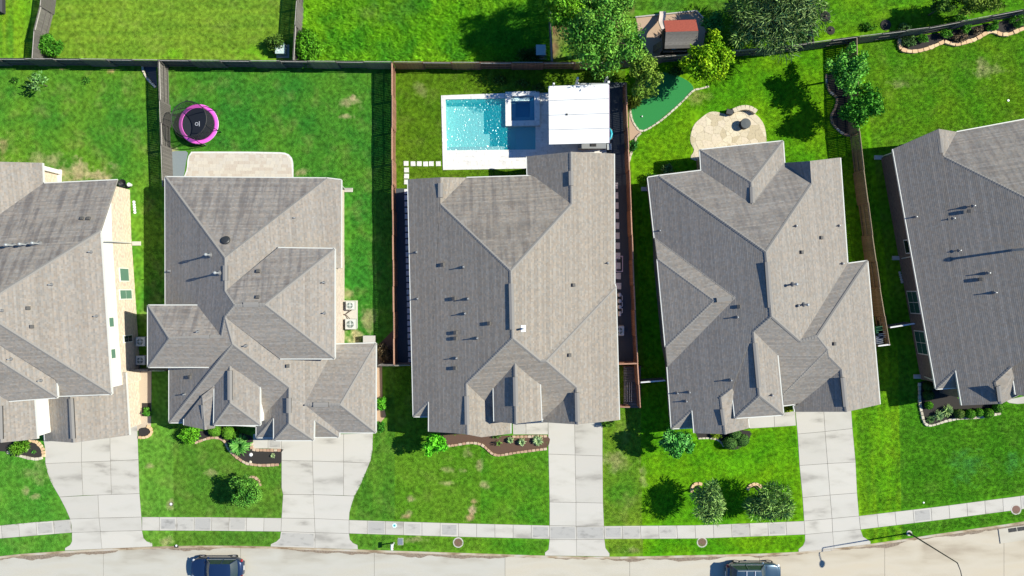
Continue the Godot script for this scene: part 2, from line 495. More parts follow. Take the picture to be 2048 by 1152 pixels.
func dry_spots() -> Array:
	# middle x, z, radius along x and z, strength, linear colour
	var straw := Color(0.42, 0.34, 0.19)
	var bare := Color(0.40, 0.25, 0.15)
	var yellow := Color(0.135, 0.40, 0.008)
	return [
		[Vector2(-38.187, -10.093), 2.6, 0.8, 0.95, straw], [Vector2(-40.591, -11.098), 1.8, 0.6, 0.6, straw], [Vector2(-36.44, -9.787), 1.4, 0.5, 0.8, straw], [Vector2(-44.523, -12.059), 0.6, 1.2, 0.6, bare],
		[Vector2(-34.998, -19.006), 0.35, 0.25, 1.0, Color(0.62, 0.36, 0.2)], [Vector2(-39.28, -19.137), 0.3, 0.15, 0.8, bare],
		[Vector2(-1.049, -18.832), 0.1, 0.1, 0.1, straw], [Vector2(-14.156, -16.21), 0.9, 0.5, 0.7, straw], [Vector2(-13.938, -16.647), 0.25, 0.25, 0.9, straw], [Vector2(-14.506, -15.03), 0.5, 0.25, 0.9, straw],
		[Vector2(-18.526, -10.093), 0.7, 0.35, 0.7, straw], [Vector2(-14.156, 1.922), 0.5, 0.8, 0.5, straw], [Vector2(-12.627, 2.796), 0.7, 0.9, 0.65, straw], [Vector2(-13.938, 4.326), 1.0, 0.7, 0.9, Color(0.55, 0.45, 0.27)], [Vector2(-14.419, 0.393), 0.5, 0.4, 0.7, straw],
		[Vector2(-29.886, -20.448), 1.2, 0.4, 0.6, yellow], [Vector2(-22.677, -20.667), 1.6, 0.6, 0.6, yellow], [Vector2(-42.775, -24.293), 0.8, 1.8, 0.4, yellow], [Vector2(-29.667, -11.841), 0.5, 0.5, 0.8, Color(0.55, 0.42, 0.28)],
		[Vector2(-7.603, -22.982), 3.4, 1.8, 0.5, yellow], [Vector2(-4.544, -23.419), 2.4, 1.1, 0.95, yellow], [Vector2(-6.292, -22.109), 2.0, 1.2, 0.8, yellow], [Vector2(-14.593, -22.109), 0.9, 0.8, 0.6, yellow], [Vector2(-11.535, -22.545), 1.2, 1.5, 0.5, yellow], [Vector2(-2.796, -20.798), 2.5, 0.5, 0.7, yellow], [Vector2(-12.409, -23.856), 1.0, 0.7, 0.45, Color(0.22, 0.2, 0.09)], [Vector2(-9.787, -24.293), 1.6, 1.4, 0.7, Color(0.05, 0.2, 0.03)],
		[Vector2(-3.801, 14.375), 0.35, 0.55, 0.75, straw], [Vector2(-2.927, 15.555), 0.3, 0.5, 0.75, straw], [Vector2(-5.855, 15.817), 0.55, 0.25, 0.6, straw], [Vector2(-4.151, 15.904), 0.4, 0.22, 0.6, straw], [Vector2(-2.49, 17.171), 0.35, 0.3, 0.75, straw], [Vector2(-5.724, 17.04), 0.45, 0.2, 0.6, straw], [Vector2(-8.826, 18.351), 0.4, 0.22, 0.7, straw], [Vector2(-3.408, 18.657), 0.35, 0.25, 0.95, bare * 1.15], [Vector2(-3.452, 19.312), 0.35, 0.45, 0.95, Color(0.5, 0.36, 0.23)], [Vector2(-3.67, 20.011), 0.4, 0.3, 0.9, bare * 1.1], [Vector2(-9.35, 19.924), 0.35, 0.18, 0.85, bare * 1.1], [Vector2(-9.001, 19.574), 0.3, 0.2, 0.6, straw],
		[Vector2(-42.338, 17.652), 0.35, 0.4, 0.7, straw], [Vector2(-41.77, 18.176), 0.4, 0.3, 0.6, straw], [Vector2(-41.464, 16.123), 0.9, 0.9, 0.35, straw], [Vector2(-31.634, 15.467), 0.35, 0.2, 0.6, straw], [Vector2(-29.798, 18.875), 0.3, 0.45, 0.7, straw], [Vector2(-26.39, 16.123), 0.5, 0.35, 0.5, straw],
		[Vector2(-30.323, 22.109), 0.5, 0.35, 0.6, straw], [Vector2(-8.389, 21.934), 0.9, 0.25, 0.6, straw], [Vector2(8.782, 15.03), 1.0, 0.8, 0.5, straw], [Vector2(11.404, 16.56), 0.35, 0.8, 0.5, straw], [Vector2(10.53, 22.895), 0.9, 0.25, 0.4, straw],
		[Vector2(19.05, 15.249), 1.8, 0.5, 0.55, yellow], [Vector2(19.924, 15.686), 1.4, 1.0, 0.7, yellow], [Vector2(15.773, 12.846), 2.0, 0.5, 0.5, yellow], [Vector2(32.595, 12.846), 0.9, 2.5, 0.6, yellow], [Vector2(32.813, 16.778), 0.7, 2.0, 0.5, yellow], [Vector2(23.419, 14.593), 0.6, 1.6, 0.5, yellow],
		[Vector2(41.552, -19.05), 1.3, 0.5, 0.5, straw], [Vector2(40.896, -19.4), 0.6, 0.5, 0.4, straw], [Vector2(33.687, -17.958), 0.8, 0.4, 0.4, straw],
		[Vector2(39.586, 15.467), 1.3, 1.3, 0.4, Color(0.05, 0.24, 0.07)], [Vector2(43.736, 15.249), 1.2, 0.8, 0.4, Color(0.06, 0.26, 0.07)],
		[Vector2(-9.569, 19.837), 0.2, 0.2, 0.3, straw], [Vector2(16.21, -16.865), 1.2, 0.6, 0.4, bare], [Vector2(-8.039, -17.302), 0.6, 0.5, 0.3, straw],
	]

func build_lawn_pixels():
	var region := PackedByteArray()
	region.resize(GX * GZ)
	var regs := lawn_regions()
	for ri in regs.size():
		var poly: PackedVector2Array = regs[ri][0]
		for row in GZ:
			var z := (row + 0.5 - GZ / 2.0) * CELL
			var xs := []
			var n := poly.size()
			for i in n:
				var a := poly[i]; var b := poly[(i + 1) % n]
				if (a.y > z) != (b.y > z): xs.append(a.x + (b.x - a.x) * (z - a.y) / (b.y - a.y))
			xs.sort()
			for k in range(0, xs.size() - 1, 2):
				var c0 := maxi(0, int(xs[k] / CELL + GX / 2.0)); var c1 := mini(GX, int(xs[k + 1] / CELL + GX / 2.0))
				for c in range(c0, c1): region[row * GX + c] = ri
	var n1 := FastNoiseLite.new(); n1.seed = 1; n1.frequency = 0.012; n1.fractal_octaves = 4
	var n2 := FastNoiseLite.new(); n2.seed = 2; n2.frequency = 0.16; n2.fractal_octaves = 3
	var n3 := FastNoiseLite.new(); n3.seed = 3; n3.frequency = 0.05; n3.fractal_octaves = 3
	var n4 := FastNoiseLite.new(); n4.seed = 4; n4.frequency = 0.033; n4.fractal_octaves = 4
	var col := PackedFloat32Array()
	col.resize(GX * GZ * 3)
	var straw := Color(0.36, 0.32, 0.15)
	for row in GZ:
		for c in GX:
			var i := row * GX + c
			var R: Array = regs[region[i]]
			var a := n1.get_noise_2d(c, row)
			var b := n2.get_noise_2d(c, row)
			var d := n4.get_noise_2d(c, row)
			var s := 0.0
			if R[4] == 1: s = n3.get_noise_2d(c * 0.12, row * 2.2)
			elif R[4] == 2: s = n3.get_noise_2d(c * 2.2, row * 0.12)
			var t := clampf(0.5 + (a * 1.3 + d * 0.5) * R[3] + s * 0.9, 0.0, 1.0)
			var k: Color = R[1].lerp(R[2], t)
			var dry: float = clampf((n4.get_noise_2d(c + 900, row + 300) - 0.12) * 2.0, 0.0, 1.0) * R[5] * 0.6
			k = k.lerp(straw, dry)
			var v := 1.0 + b * 0.6 + d * 0.10 + s * 0.15
			col[i * 3] = k.r * v * 1.18; col[i * 3 + 1] = k.g * v * 0.90; col[i * 3 + 2] = k.b * v * 0.95
	for sp in dry_spots():
		var m: Vector2 = sp[0]
		for row in range(maxi(0, int((m.y - sp[2] * 1.8) / CELL + GZ / 2.0)), mini(GZ, int((m.y + sp[2] * 1.8) / CELL + GZ / 2.0))):
			for c in range(maxi(0, int((m.x - sp[1] * 1.8) / CELL + GX / 2.0)), mini(GX, int((m.x + sp[1] * 1.8) / CELL + GX / 2.0))):
				var x: float = ((c - GX / 2.0) * CELL - m.x) / sp[1]; var z: float = ((row - GZ / 2.0) * CELL - m.y) / sp[2]
				var q: float = 1.25 - sqrt(x * x + z * z) + n4.get_noise_2d(c * 1.6, row * 1.6) * 1.1 + n2.get_noise_2d(c, row) * 0.5
				var w: float = clampf(q, 0.0, 1.0) * sp[3] * 0.8
				if w > 0.0:
					var i := (row * GX + c) * 3
					var k: Color = sp[4]
					var v := 1.0 + n2.get_noise_2d(c + 50, row) * 0.6
					col[i] = lerpf(col[i], k.r * v, w); col[i + 1] = lerpf(col[i + 1], k.g * v, w); col[i + 2] = lerpf(col[i + 2], k.b * v, w)
	lawn_px = PackedByteArray()
	lawn_px.resize(GX * GZ * 3)
	for i in GX * GZ * 3:
		var l := clampf(col[i], 0.0, 1.0)
		lawn_px[i] = int(255.0 * (12.92 * l if l < 0.0031308 else 1.055 * pow(l, 0.41667) - 0.055))

func lawn_color(x: float, z: float) -> Color:
	var c := clampi(int(x / CELL + GX / 2.0), 0, GX - 1); var r := clampi(int(z / CELL + GZ / 2.0), 0, GZ - 1)
	var i := (r * GX + c) * 3
	return Color8(lawn_px[i], lawn_px[i + 1], lawn_px[i + 2]).srgb_to_linear()

func flat_on(st: SurfaceTool, pts: PackedVector2Array, y: float, box_uv: Rect2):
	var tris := Geometry2D.triangulate_polygon(pts)
	for i in range(0, tris.size(), 3):
		var v := []
		for k in 3: v.append(Vector3(pts[tris[i + k]].x, y, pts[tris[i + k]].y))
		if (v[2] - v[0]).cross(v[1] - v[0]).y < 0: v.reverse()
		for p in v:
			st.set_normal(Vector3.UP)
			st.set_uv(Vector2((p.x - box_uv.position.x) / box_uv.size.x, (p.z - box_uv.position.y) / box_uv.size.y))
			st.add_vertex(p)

func around_pool(x0: float, z0: float, x1: float, z1: float) -> Array:
	var h := POOL_HOLE
	return [PackedVector2Array([Vector2(x0, z0), Vector2(x1, z0), Vector2(x1, h[1]), Vector2(x0, h[1])]),
		PackedVector2Array([Vector2(x0, h[1]), Vector2(h[0], h[1]), Vector2(h[0], h[3]), Vector2(x0, h[3])]),
		PackedVector2Array([Vector2(h[2], h[1]), Vector2(x1, h[1]), Vector2(x1, h[3]), Vector2(h[2], h[3])]),
		PackedVector2Array([Vector2(x0, h[3]), Vector2(x1, h[3]), Vector2(x1, z1), Vector2(x0, z1)])]

func build_ground():
	build_lawn_pixels()
	var rect := Rect2(-GX * CELL / 2, -GZ * CELL / 2, GX * CELL, GZ * CELL)
	# the wide ground below and beyond everything
	var st := st_new()
	for p in around_pool(-700, -700, 700, 700): flat_on(st, p, -0.26, Rect2(-5, -5, 10, 10))
	var far := part("ground", st.commit(), grained(Color(0.075, 0.20, 0.02), M.speck, 5.0), self)
	far.set_meta("label", "wide green ground reaching to the horizon")
	far.set_meta("kind", "structure")
	# turf up to the kerb
	st = st_new()
	var quads := around_pool(-51.5, -30.0, 51.5, 10.0)
	quads.pop_back()
	for p in quads: flat_on(st, p, 0.0, rect)
	var front := PackedVector2Array([Vector2(-51.5, POOL_HOLE[3])])
	var k := kerb_line()
	front.append(Vector2(-51.5, k[0].y))
	for p in k:
		if absf(p.x) < 51.4: front.append(p)
	front.append(Vector2(51.5, k[k.size() - 1].y))
	front.append(Vector2(51.5, POOL_HOLE[3]))
	flat_on(st, front, 0.0, rect)
	var m := StandardMaterial3D.new()
	m.albedo_texture = ImageTexture.create_from_image(Image.create_from_data(GX, GZ, false, Image.FORMAT_RGB8, lawn_px))
	m.roughness = 0.95
	m.metallic_specular = 0.1
	var lawn := part("lawn", st.commit(), m, self)
	lawn.set_meta("label", "mown green turf of all the gardens, each lot in its own tone")
	lawn.set_meta("kind", "structure")

# ---------------------------------------------------------------- pavements
func slab(parent: Node, pts: PackedVector2Array, y0: float, y1: float, mats: Array, r: RandomNumberGenerator, gap := 0.012, called := "slab"):
	var g := Geometry2D.offset_polygon(pts, -gap)
	if g.size() == 0: return
	part(called, prism(local(g[0], parent.position), y0, y1, 0.008), mats[r.randi() % mats.size()], parent)

func between(line_a: PackedVector2Array, line_b: PackedVector2Array, parent: Node, y1: float, mats: Array, r: RandomNumberGenerator, joint := true):
	# slabs between two lines that have the same number of points
	for i in line_a.size() - 1:
		slab(parent, PackedVector2Array([line_a[i], line_a[i + 1], line_b[i + 1], line_b[i]]), -0.09, y1, mats, r)

func cut(line: PackedVector2Array, step: float) -> PackedVector2Array:
	# points along a line at about equal steps
	var total := 0.0
	for i in line.size() - 1: total += line[i].distance_to(line[i + 1])
	var n := maxi(1, int(round(total / step)))
	var r := PackedVector2Array()
	for k in n + 1:
		var want := total * k / n
		for i in line.size() - 1:
			var d := line[i].distance_to(line[i + 1])
			if want <= d + 0.0001 or i == line.size() - 2:
				r.append(line[i].lerp(line[i + 1], clampf(want / maxf(d, 0.0001), 0, 1)))
				break
			want -= d
	return r

func offset_line(line: PackedVector2Array, d: float) -> PackedVector2Array:
	var r := PackedVector2Array()
	for i in line.size():
		var t := (line[mini(i + 1, line.size() - 1)] - line[maxi(i - 1, 0)]).normalized()
		r.append(line[i] + Vector2(-t.y, t.x) * d)
	return r

func rows(called: String, label: String, data: Array, r: RandomNumberGenerator, mats: Array, y := 0.012):
	# data: rows, each an array of slab outlines
	var all := PackedVector2Array()
	for p in data: all.append_array(p)
	var o := setting(called, label, middle(all))
	for p in data:
		slab(o, p, -0.1, y, mats, r)
		# grey film that the troweled margin of a slab sheds
		if mats == M.concrete and r.randf() < (0.5 if called == "sidewalk" else 0.22):
			var f := Geometry2D.offset_polygon(p, -r.randf_range(0.09, 0.16), Geometry2D.JOIN_ROUND)
			if f.size() == 1: part("weathered_face", prism(local(f[0], o.position), y - 0.02, y + 0.0025), M.worn[r.randi() % 3], o)
		var g := Geometry2D.offset_polygon(p, 0.001)
		part("joint_filler", prism(local(g[0], o.position), -0.1, y - 0.006), M.joint, o).set_meta("kind", "stuff")
	return o

func build_pavements():
	var r := rng_of(77)
	rows("driveway", "pale concrete driveway of the leftmost house, flaring out towards the street", [
		P2([-41.25, 11.75, -37.62, 11.53, -37.62, 15.21, -40.77, 15.34, -40.81, 13.94]), P2([-37.62, 11.53, -35.17, 11.45, -35.09, 15.12, -37.62, 15.21]), P2([-35.17, 11.45, -32.77, 11.36, -32.64, 14.99, -35.09, 15.12]),
		P2([-40.77, 15.34, -37.62, 15.21, -37.49, 18.13, -39.54, 18.26, -40.28, 17.00, -40.59, 16.12]), P2([-37.62, 15.21, -35.09, 15.12, -35.00, 18.05, -37.49, 18.13]), P2([-35.09, 15.12, -32.64, 14.99, -32.55, 17.96, -35.00, 18.05]),
		P2([-39.54, 18.26, -36.18, 18.09, -36.09, 20.10, -38.62, 20.19, -38.97, 19.36]), P2([-36.18, 18.09, -32.55, 17.96, -32.38, 20.01, -36.09, 20.10]),
		P2([-38.62, 20.19, -36.09, 20.10, -35.96, 21.28, -38.45, 21.37, -38.49, 20.71]), P2([-36.09, 20.10, -32.38, 20.01, -32.33, 21.19, -35.96, 21.28]),
		P2([-38.45, 21.37, -35.96, 21.28, -35.83, 22.79, -39.06, 22.94, -39.06, 22.72, -38.62, 22.46, -38.45, 22.15]), P2([-35.96, 21.28, -32.33, 21.19, -32.20, 21.85, -31.90, 22.15, -31.42, 22.28, -31.42, 22.59, -35.83, 22.79])], r, M.concrete)
	rows("driveway", "pale concrete driveway with a curved right edge between two front lawns", [
		P2([-20.14, 12.76, -17.48, 12.76, -17.43, 15.12, -20.14, 15.07]), P2([-17.48, 12.76, -14.72, 12.76, -14.72, 15.21, -17.43, 15.12]), P2([-14.72, 12.76, -12.15, 12.67, -12.19, 14.16, -12.37, 15.12, -12.45, 15.29, -14.72, 15.21]),
		P2([-20.14, 15.07, -17.43, 15.12, -17.35, 18.05, -20.01, 18.05, -20.14, 17.43]), P2([-17.43, 15.12, -14.72, 15.21, -14.72, 18.13, -17.35, 18.05]), P2([-14.72, 15.21, -12.45, 15.29, -13.20, 17.13, -13.76, 18.18, -14.72, 18.13]),
		P2([-20.01, 18.05, -17.35, 18.05, -17.26, 20.14, -20.14, 20.10]), P2([-17.35, 18.05, -13.76, 18.18, -14.03, 18.96, -14.20, 19.62, -14.24, 20.27, -17.26, 20.14]),
		P2([-20.14, 20.10, -17.26, 20.14, -17.21, 21.37, -20.19, 21.28]), P2([-17.26, 20.14, -14.24, 20.27, -14.24, 21.45, -17.21, 21.37]),
		P2([-20.19, 21.28, -17.21, 21.37, -17.21, 22.72, -21.10, 22.59, -21.06, 22.37, -20.58, 22.15, -20.27, 21.85]), P2([-17.21, 21.37, -14.24, 21.45, -14.16, 21.98, -13.89, 22.28, -13.50, 22.46, -13.46, 22.83, -17.21, 22.72])], r, M.concrete)
	rows("driveway", "straight concrete driveway two slabs wide in front of the middle house", [
		P2([3.15, 11.32, 5.46, 11.32, 5.51, 14.59, 3.19, 14.51]), P2([5.46, 11.32, 7.91, 11.32, 7.91, 14.68, 5.51, 14.59]),
		P2([3.19, 14.51, 5.51, 14.59, 5.59, 18.74, 3.28, 18.70]), P2([5.51, 14.59, 7.91, 14.68, 7.95, 18.79, 5.59, 18.74]),
		P2([3.28, 18.70, 5.59, 18.74, 5.59, 20.80, 3.28, 20.75]), P2([5.59, 18.74, 7.95, 18.79, 8.04, 20.80, 5.59, 20.80]),
		P2([3.28, 20.75, 5.59, 20.80, 5.64, 21.98, 3.28, 21.98]), P2([5.59, 20.80, 8.04, 20.80, 8.08, 21.98, 5.64, 21.98]),
		P2([3.28, 21.98, 5.64, 21.98, 5.64, 23.42, 2.88, 23.38, 2.88, 23.11, 3.19, 22.85]), P2([5.64, 21.98, 8.08, 21.98, 8.17, 22.72, 8.52, 23.20, 8.52, 23.46, 5.64, 23.42])], r, M.concrete)
	rows("driveway", "slightly tilted concrete driveway with dark joints right of the two feathery trees", [
		P2([24.73, 10.44, 27.22, 10.44, 27.35, 12.54, 24.95, 12.76]), P2([27.22, 10.44, 29.62, 10.36, 29.75, 12.28, 27.35, 12.54]),
		P2([24.95, 12.76, 27.35, 12.54, 27.57, 15.34, 25.12, 15.51]), P2([27.35, 12.54, 29.75, 12.28, 30.02, 15.21, 27.57, 15.34]),
		P2([25.12, 15.51, 27.57, 15.34, 27.79, 18.09, 25.39, 18.31]), P2([27.57, 15.34, 30.02, 15.21, 30.15, 17.91, 27.79, 18.09]),
		P2([25.39, 18.31, 27.79, 18.09, 27.96, 20.14, 25.52, 20.36]), P2([27.79, 18.09, 30.15, 17.91, 30.32, 19.92, 27.96, 20.14]),
		P2([25.52, 20.36, 27.96, 20.14, 28.01, 21.32, 25.60, 21.54]), P2([27.96, 20.14, 30.32, 19.92, 30.45, 21.10, 28.01, 21.32]),
		P2([25.60, 21.54, 28.01, 21.32, 28.14, 22.76, 25.04, 23.07, 25.04, 22.81, 25.43, 22.50, 25.60, 22.11]), P2([28.01, 21.32, 30.45, 21.10, 30.67, 21.72, 31.33, 22.15, 31.33, 22.37, 28.14, 22.76])], r, M.concrete)
	rows("front_walk", "short concrete walk from the porch to the driveway with the curved edge", [P2([-22.63, 12.76, -21.32, 12.76, -21.32, 14.03, -22.63, 14.03]), P2([-21.32, 12.76, -20.14, 12.76, -20.14, 14.07, -21.32, 14.03])], r, M.concrete)
	rows("front_walk", "short concrete walk under the eave of the middle house", [P2([0.04, 11.53, 1.22, 11.53, 1.22, 12.80, 0.09, 12.80]), P2([1.22, 11.53, 3.15, 11.45, 3.15, 12.80, 1.22, 12.80])], r, M.concrete)
	rows("front_walk", "short tilted concrete walk beside the gable left of the tilted driveway", [P2([20.36, 11.32, 22.89, 11.01, 22.94, 12.15, 20.80, 12.28]), P2([22.89, 11.01, 24.73, 10.75, 24.82, 12.02, 22.94, 12.15])], r, M.concrete)
	rows("front_walk", "rounded concrete walk at the right edge behind the clipped balls", [P2([43.08, 9.79, 45.27, 9.35, 45.27, 10.05, 44.17, 10.14, 43.43, 10.05])], r, M.concrete)
	rows("side_walk_pad", "pale exposed aggregate strip along the wall of the two storey house", [P2([-33.29, 7.25, -31.98, 7.17, -31.50, 7.25, -31.50, 9.35, -31.55, 12.41, -32.94, 12.50, -33.12, 9.79])], r, [M.pebbles], 0.01)
	# the public sidewalk, slab by slab
	var walks := [
		[P2([-52.17, 21.45, -44.74, 20.75, -42.12, 20.49, -38.58, 20.23]), P2([-52.17, 22.63, -44.74, 21.89, -42.12, 21.67, -38.45, 21.37]), "public sidewalk of square slabs at the far left"],
		[P2([-32.33, 20.01, -26.39, 20.03, -20.14, 20.10]), P2([-32.33, 21.19, -26.39, 21.21, -20.19, 21.28]), "public sidewalk slabs left of the driveway with the curved edge"],
		[P2([-14.24, 20.27, -5.42, 20.54, 3.28, 20.75]), P2([-14.24, 21.45, -5.42, 21.72, 3.28, 21.93]), "public sidewalk slabs below the lawn with straw spots"],
		[P2([8.04, 20.80, 16.43, 20.73, 25.52, 20.36]), P2([8.08, 21.93, 16.43, 21.89, 25.60, 21.54]), "public sidewalk slabs below the two feathery trees"],
		[P2([30.32, 19.92, 37.40, 19.09, 44.74, 18.13, 52.26, 17.00]), P2([30.45, 21.10, 37.40, 20.27, 44.74, 19.31, 52.26, 18.09]), "public sidewalk rising towards the right edge"]]
	for w in walks:
		var a: PackedVector2Array = cut(w[0], 1.58); var b: PackedVector2Array = cut(w[1], 1.58)
		var n := mini(a.size(), b.size())
		if a.size() != b.size():
			a = cut(w[0], 1.58)
			var tot := 0.0
			for i in w[1].size() - 1: tot += w[1][i].distance_to(w[1][i + 1])
			b = cut(w[1], tot / (a.size() - 1))
			n = mini(a.size(), b.size())
		var quads := []
		for i in n - 1: quads.append(PackedVector2Array([a[i], a[i + 1], b[i + 1], b[i]]))
		rows("sidewalk", w[2], quads, r, M.concrete, 0.014)
	# kerb and street
	var k := kerb_line()
	var kerb := setting("kerb", "long concrete kerb stained brown along the street")
	var c0 := cut(k, 3.1)
	var c1 := offset_line(c0, 0.2)
	for i in c0.size() - 1:
		var pts := PackedVector2Array([c0[i], c0[i + 1], c1[i + 1], c1[i]])
		part("kerb_stone", prism(pts, -0.2, 0.018, 0.012), M.kerb, kerb)
	var street := setting("street", "wide pale concrete street with dark crosswise joints")
	var e := cut(offset_line(k, 0.2), 1.0)
	var cuts := [-60.0, -59.16, -47.363, -35.784, -23.769, -12.059, -0.612, 10.311, 21.672, 32.638, 43.081, 62.0]
	for i in cuts.size() - 1:
		var top := PackedVector2Array()
		for p in e:
			if p.x > cuts[i] + 0.02 and p.x < cuts[i + 1] - 0.02: top.append(p)
		if top.size() < 2: continue
		top[0].x = cuts[i] + 0.012
		top[top.size() - 1].x = cuts[i + 1] - 0.012
		var slant := 0.0
		var pts := top.duplicate()
		pts.append(Vector2(cuts[i + 1] - 0.012, 31.0))
		pts.append(Vector2(cuts[i] + 0.012, 31.0))
		part("road_slab", prism(pts, -0.24, -0.125), M.road[[0, 0, 0, 0, 0, 0, 1, 1, 2, 2, 2][i]], street)
		pts = top.duplicate()
		pts.append(Vector2(cuts[i + 1] + 0.012, 31.0)); pts.append(Vector2(cuts[i] - 0.012, 31.0))
		part("joint_filler", prism(pts, -0.25, -0.135), M.joint, street).set_meta("kind", "stuff")
	# washed-in dirt along the gutter, in broken patches
	var dirt := st_new()
	var g := cut(offset_line(k, 0.2), 0.25)
	var nz := FastNoiseLite.new(); nz.seed = 8; nz.frequency = 0.55; nz.fractal_octaves = 4
	for i in g.size() - 1:
		var wa := clampf(0.16 + nz.get_noise_1d(i * 0.06) * 0.5 + nz.get_noise_1d(i * 0.5) * 0.12, 0.0, 0.5); var wb := clampf(0.16 + nz.get_noise_1d((i + 1) * 0.06) * 0.5 + nz.get_noise_1d((i + 1) * 0.5) * 0.12, 0.0, 0.5)
		if wa <= 0.01 and wb <= 0.01: continue
		quad(dirt, Vector3(g[i].x, -0.120, g[i].y), Vector3(g[i + 1].x, -0.120, g[i + 1].y), Vector3(g[i + 1].x, -0.120, g[i + 1].y + wb), Vector3(g[i].x, -0.120, g[i].y + wa))
	part("gutter_dirt", dirt.commit(), M.gutter_dirt, street).set_meta("kind", "stuff")

# ---------------------------------------------------------------- houses
func roof_face(st: SurfaceTool, P: Array, co: Array):
	var poly := PackedVector2Array()
	for p in P: poly.append(Vector2(p.x, p.z))
	var n := Vector3(-co[0], 1, -co[1]).normalized()
	var up := Vector3(co[0], co[0] * co[0] + co[1] * co[1], co[1]).normalized()
	var along := up.cross(n).normalized()
	var tris := Geometry2D.triangulate_polygon(poly)
	for i in range(0, tris.size(), 3):
		var v := [P[tris[i]], P[tris[i + 1]], P[tris[i + 2]]]
		if (v[2] - v[0]).cross(v[1] - v[0]).y < 0: v.reverse()
		for p in v:
			st.set_normal(n)
			st.set_uv(Vector2(p.dot(along), p.dot(up)))
			st.add_vertex(p)

func house(d: Dictionary):
	var at := Vector3(d.at[0], 0, d.at[1])
	var o := thing(d.called, d.label, "house", at)
	var V := []
	for i in range(0, d.v.size(), 3): V.append(Vector3(d.v[i], d.v[i + 1], d.v[i + 2]) - at)
	var mats: Array = M.roofs[d.tone]
	var clean := st_new(); var dirty := st_new()
	for f in d.faces:
		var P := []
		for i in f[1]: P.append(V[i])
		roof_face(dirty if f[0] else clean, P, f[2])
	var roof := part("roof", clean.commit(), mats[0], o)
	if d.faces.any(func(f): return f[0] == 1): part("roof_rear_slope", dirty.commit(), mats[1], o).set_meta("label", "rear roof slope with dark streaks running down")
	# ridge and hip caps: short shingles bent over the edge, each lapping the next
	var caps := st_new()
	for c in d.caps:
		var a := Vector3(c[0], c[1], c[2]) - at; var b := Vector3(c[3], c[4], c[5]) - at
		if a.y > b.y:
			var t := a; a = b; b = t
		var L := a.distance_to(b)
		var dir := (b - a) / L
		var side := dir.cross(Vector3.UP).normalized() * 0.125
		var n := int(L / 0.21)
		for k in n:
			var p := a + dir * (L * k / n); var q := a + dir * (L * (k + 1) / n + 0.03)
			var lo := Vector3(0, 0.036, 0); var hi := Vector3(0, 0.016, 0); var drop := Vector3(0, -0.062, 0)
			quad(caps, p + lo, p + side + lo + drop, q + side + hi + drop, q + hi)
			quad(caps, p + lo, q + hi, q - side + hi + drop, p - side + lo + drop)
			quad(caps, p + lo, p - side + lo + drop, p - side + drop, p)
			quad(caps, p + lo, p, p + side + drop, p + side + lo + drop)
	var cp := part("ridge_caps", caps.commit(), M.cap[d.tone], roof)
	cp.set_meta("kind", "stuff")
	# eaves
	for k in 2:
		for e in (d.gut if k == 0 else d.rake):
			var a := Vector3(e[0], e[1], e[2]) - at; var b := Vector3(e[3], e[4], e[5]) - at
			if a.distance_to(b) < 0.15: continue
			var g := st_new()
			var t := (b - a).normalized()
			var out := Vector3(t.z, 0, -t.x).normalized() * (0.08 if k == 0 else 0.02)
			var up := Vector3(0, -0.012, 0); var dn := Vector3(0, -0.17, 0)
			quad(g, a + up, a + out + up, b + out + up, b + up)
			quad(g, a + out + up, a + out + dn, b + out + dn, b + out + up)
			quad(g, a + dn, b + dn, b + out + dn, a + out + dn)
			quad(g, a + up, a + dn, a + out + dn, a + out + up)
			quad(g, b + up, b + out + up, b + out + dn, b + dn)
			quad(g, a + up, b + up, b + dn, a + dn)
			part("gutter" if k == 0 else "rake_board", g.commit(), M.trim if k == 0 else M.cap[d.tone], roof)
	# walls: masonry below, boards above
	var lower := st_new(); var upper := st_new(); var any_up := false
	for w in d.walls:
		var a := Vector3(w[0], 0, w[1]) - at; var b := Vector3(w[3], 0, w[4]) - at
		a.y = 0; b.y = 0
		if a.distance_to(b) < 0.05: continue
		var m0: float = minf(w[2], 3.0); var m1: float = minf(w[5], 3.0)
		quad(lower, a + Vector3(0, -0.1, 0), a + Vector3(0, m0, 0), b + Vector3(0, m1, 0), b + Vector3(0, -0.1, 0))
		if maxf(w[2], w[5]) > 3.02:
			any_up = true
			quad(upper, a + Vector3(0, m0, 0), a + Vector3(0, maxf(w[2], m0), 0), b + Vector3(0, maxf(w[5], m1), 0), b + Vector3(0, m1, 0))
	var wall := part("wall", lower.commit(), M[d.wall], o)
	if any_up: part("upper_wall", upper.commit(), M.siding, o)
	# ridge vents
	for e in d.vents:
		var a := Vector3(e[0], e[1], e[2]) - at; var b := Vector3(e[3], e[4], e[5]) - at
		var st := st_new()
		var t := (b - a).normalized()
		var s := t.cross(Vector3.UP).normalized() * 0.19
		var top := [a + Vector3(0, 0.10, 0), b + Vector3(0, 0.10, 0)]
		var dr := Vector3(0, -0.045, 0); var ft := Vector3(0, -0.17, 0)
		quad(st, top[0], top[1], top[1] + s + dr, top[0] + s + dr)
		quad(st, top[0], top[0] - s + dr, top[1] - s + dr, top[1])
		var rv := part("ridge_vent", st.commit(), M.cap[d.tone], roof)
		st = st_new()
		for q in [1.0, -1.0]:
			quad(st, top[0] + s * q * 0.985 + dr * 1.1, top[1] + s * q * 0.985 + dr * 1.1, top[1] + s * q * 0.985 + ft, top[0] + s * q * 0.985 + ft)
		for p in top: quad(st, p + s * 0.98 + dr * 1.1, p - s * 0.98 + dr * 1.1, p - s * 0.98 + ft, p + s * 0.98 + ft)
		part("vent_baffle", st.commit(), M.vent_side, roof)
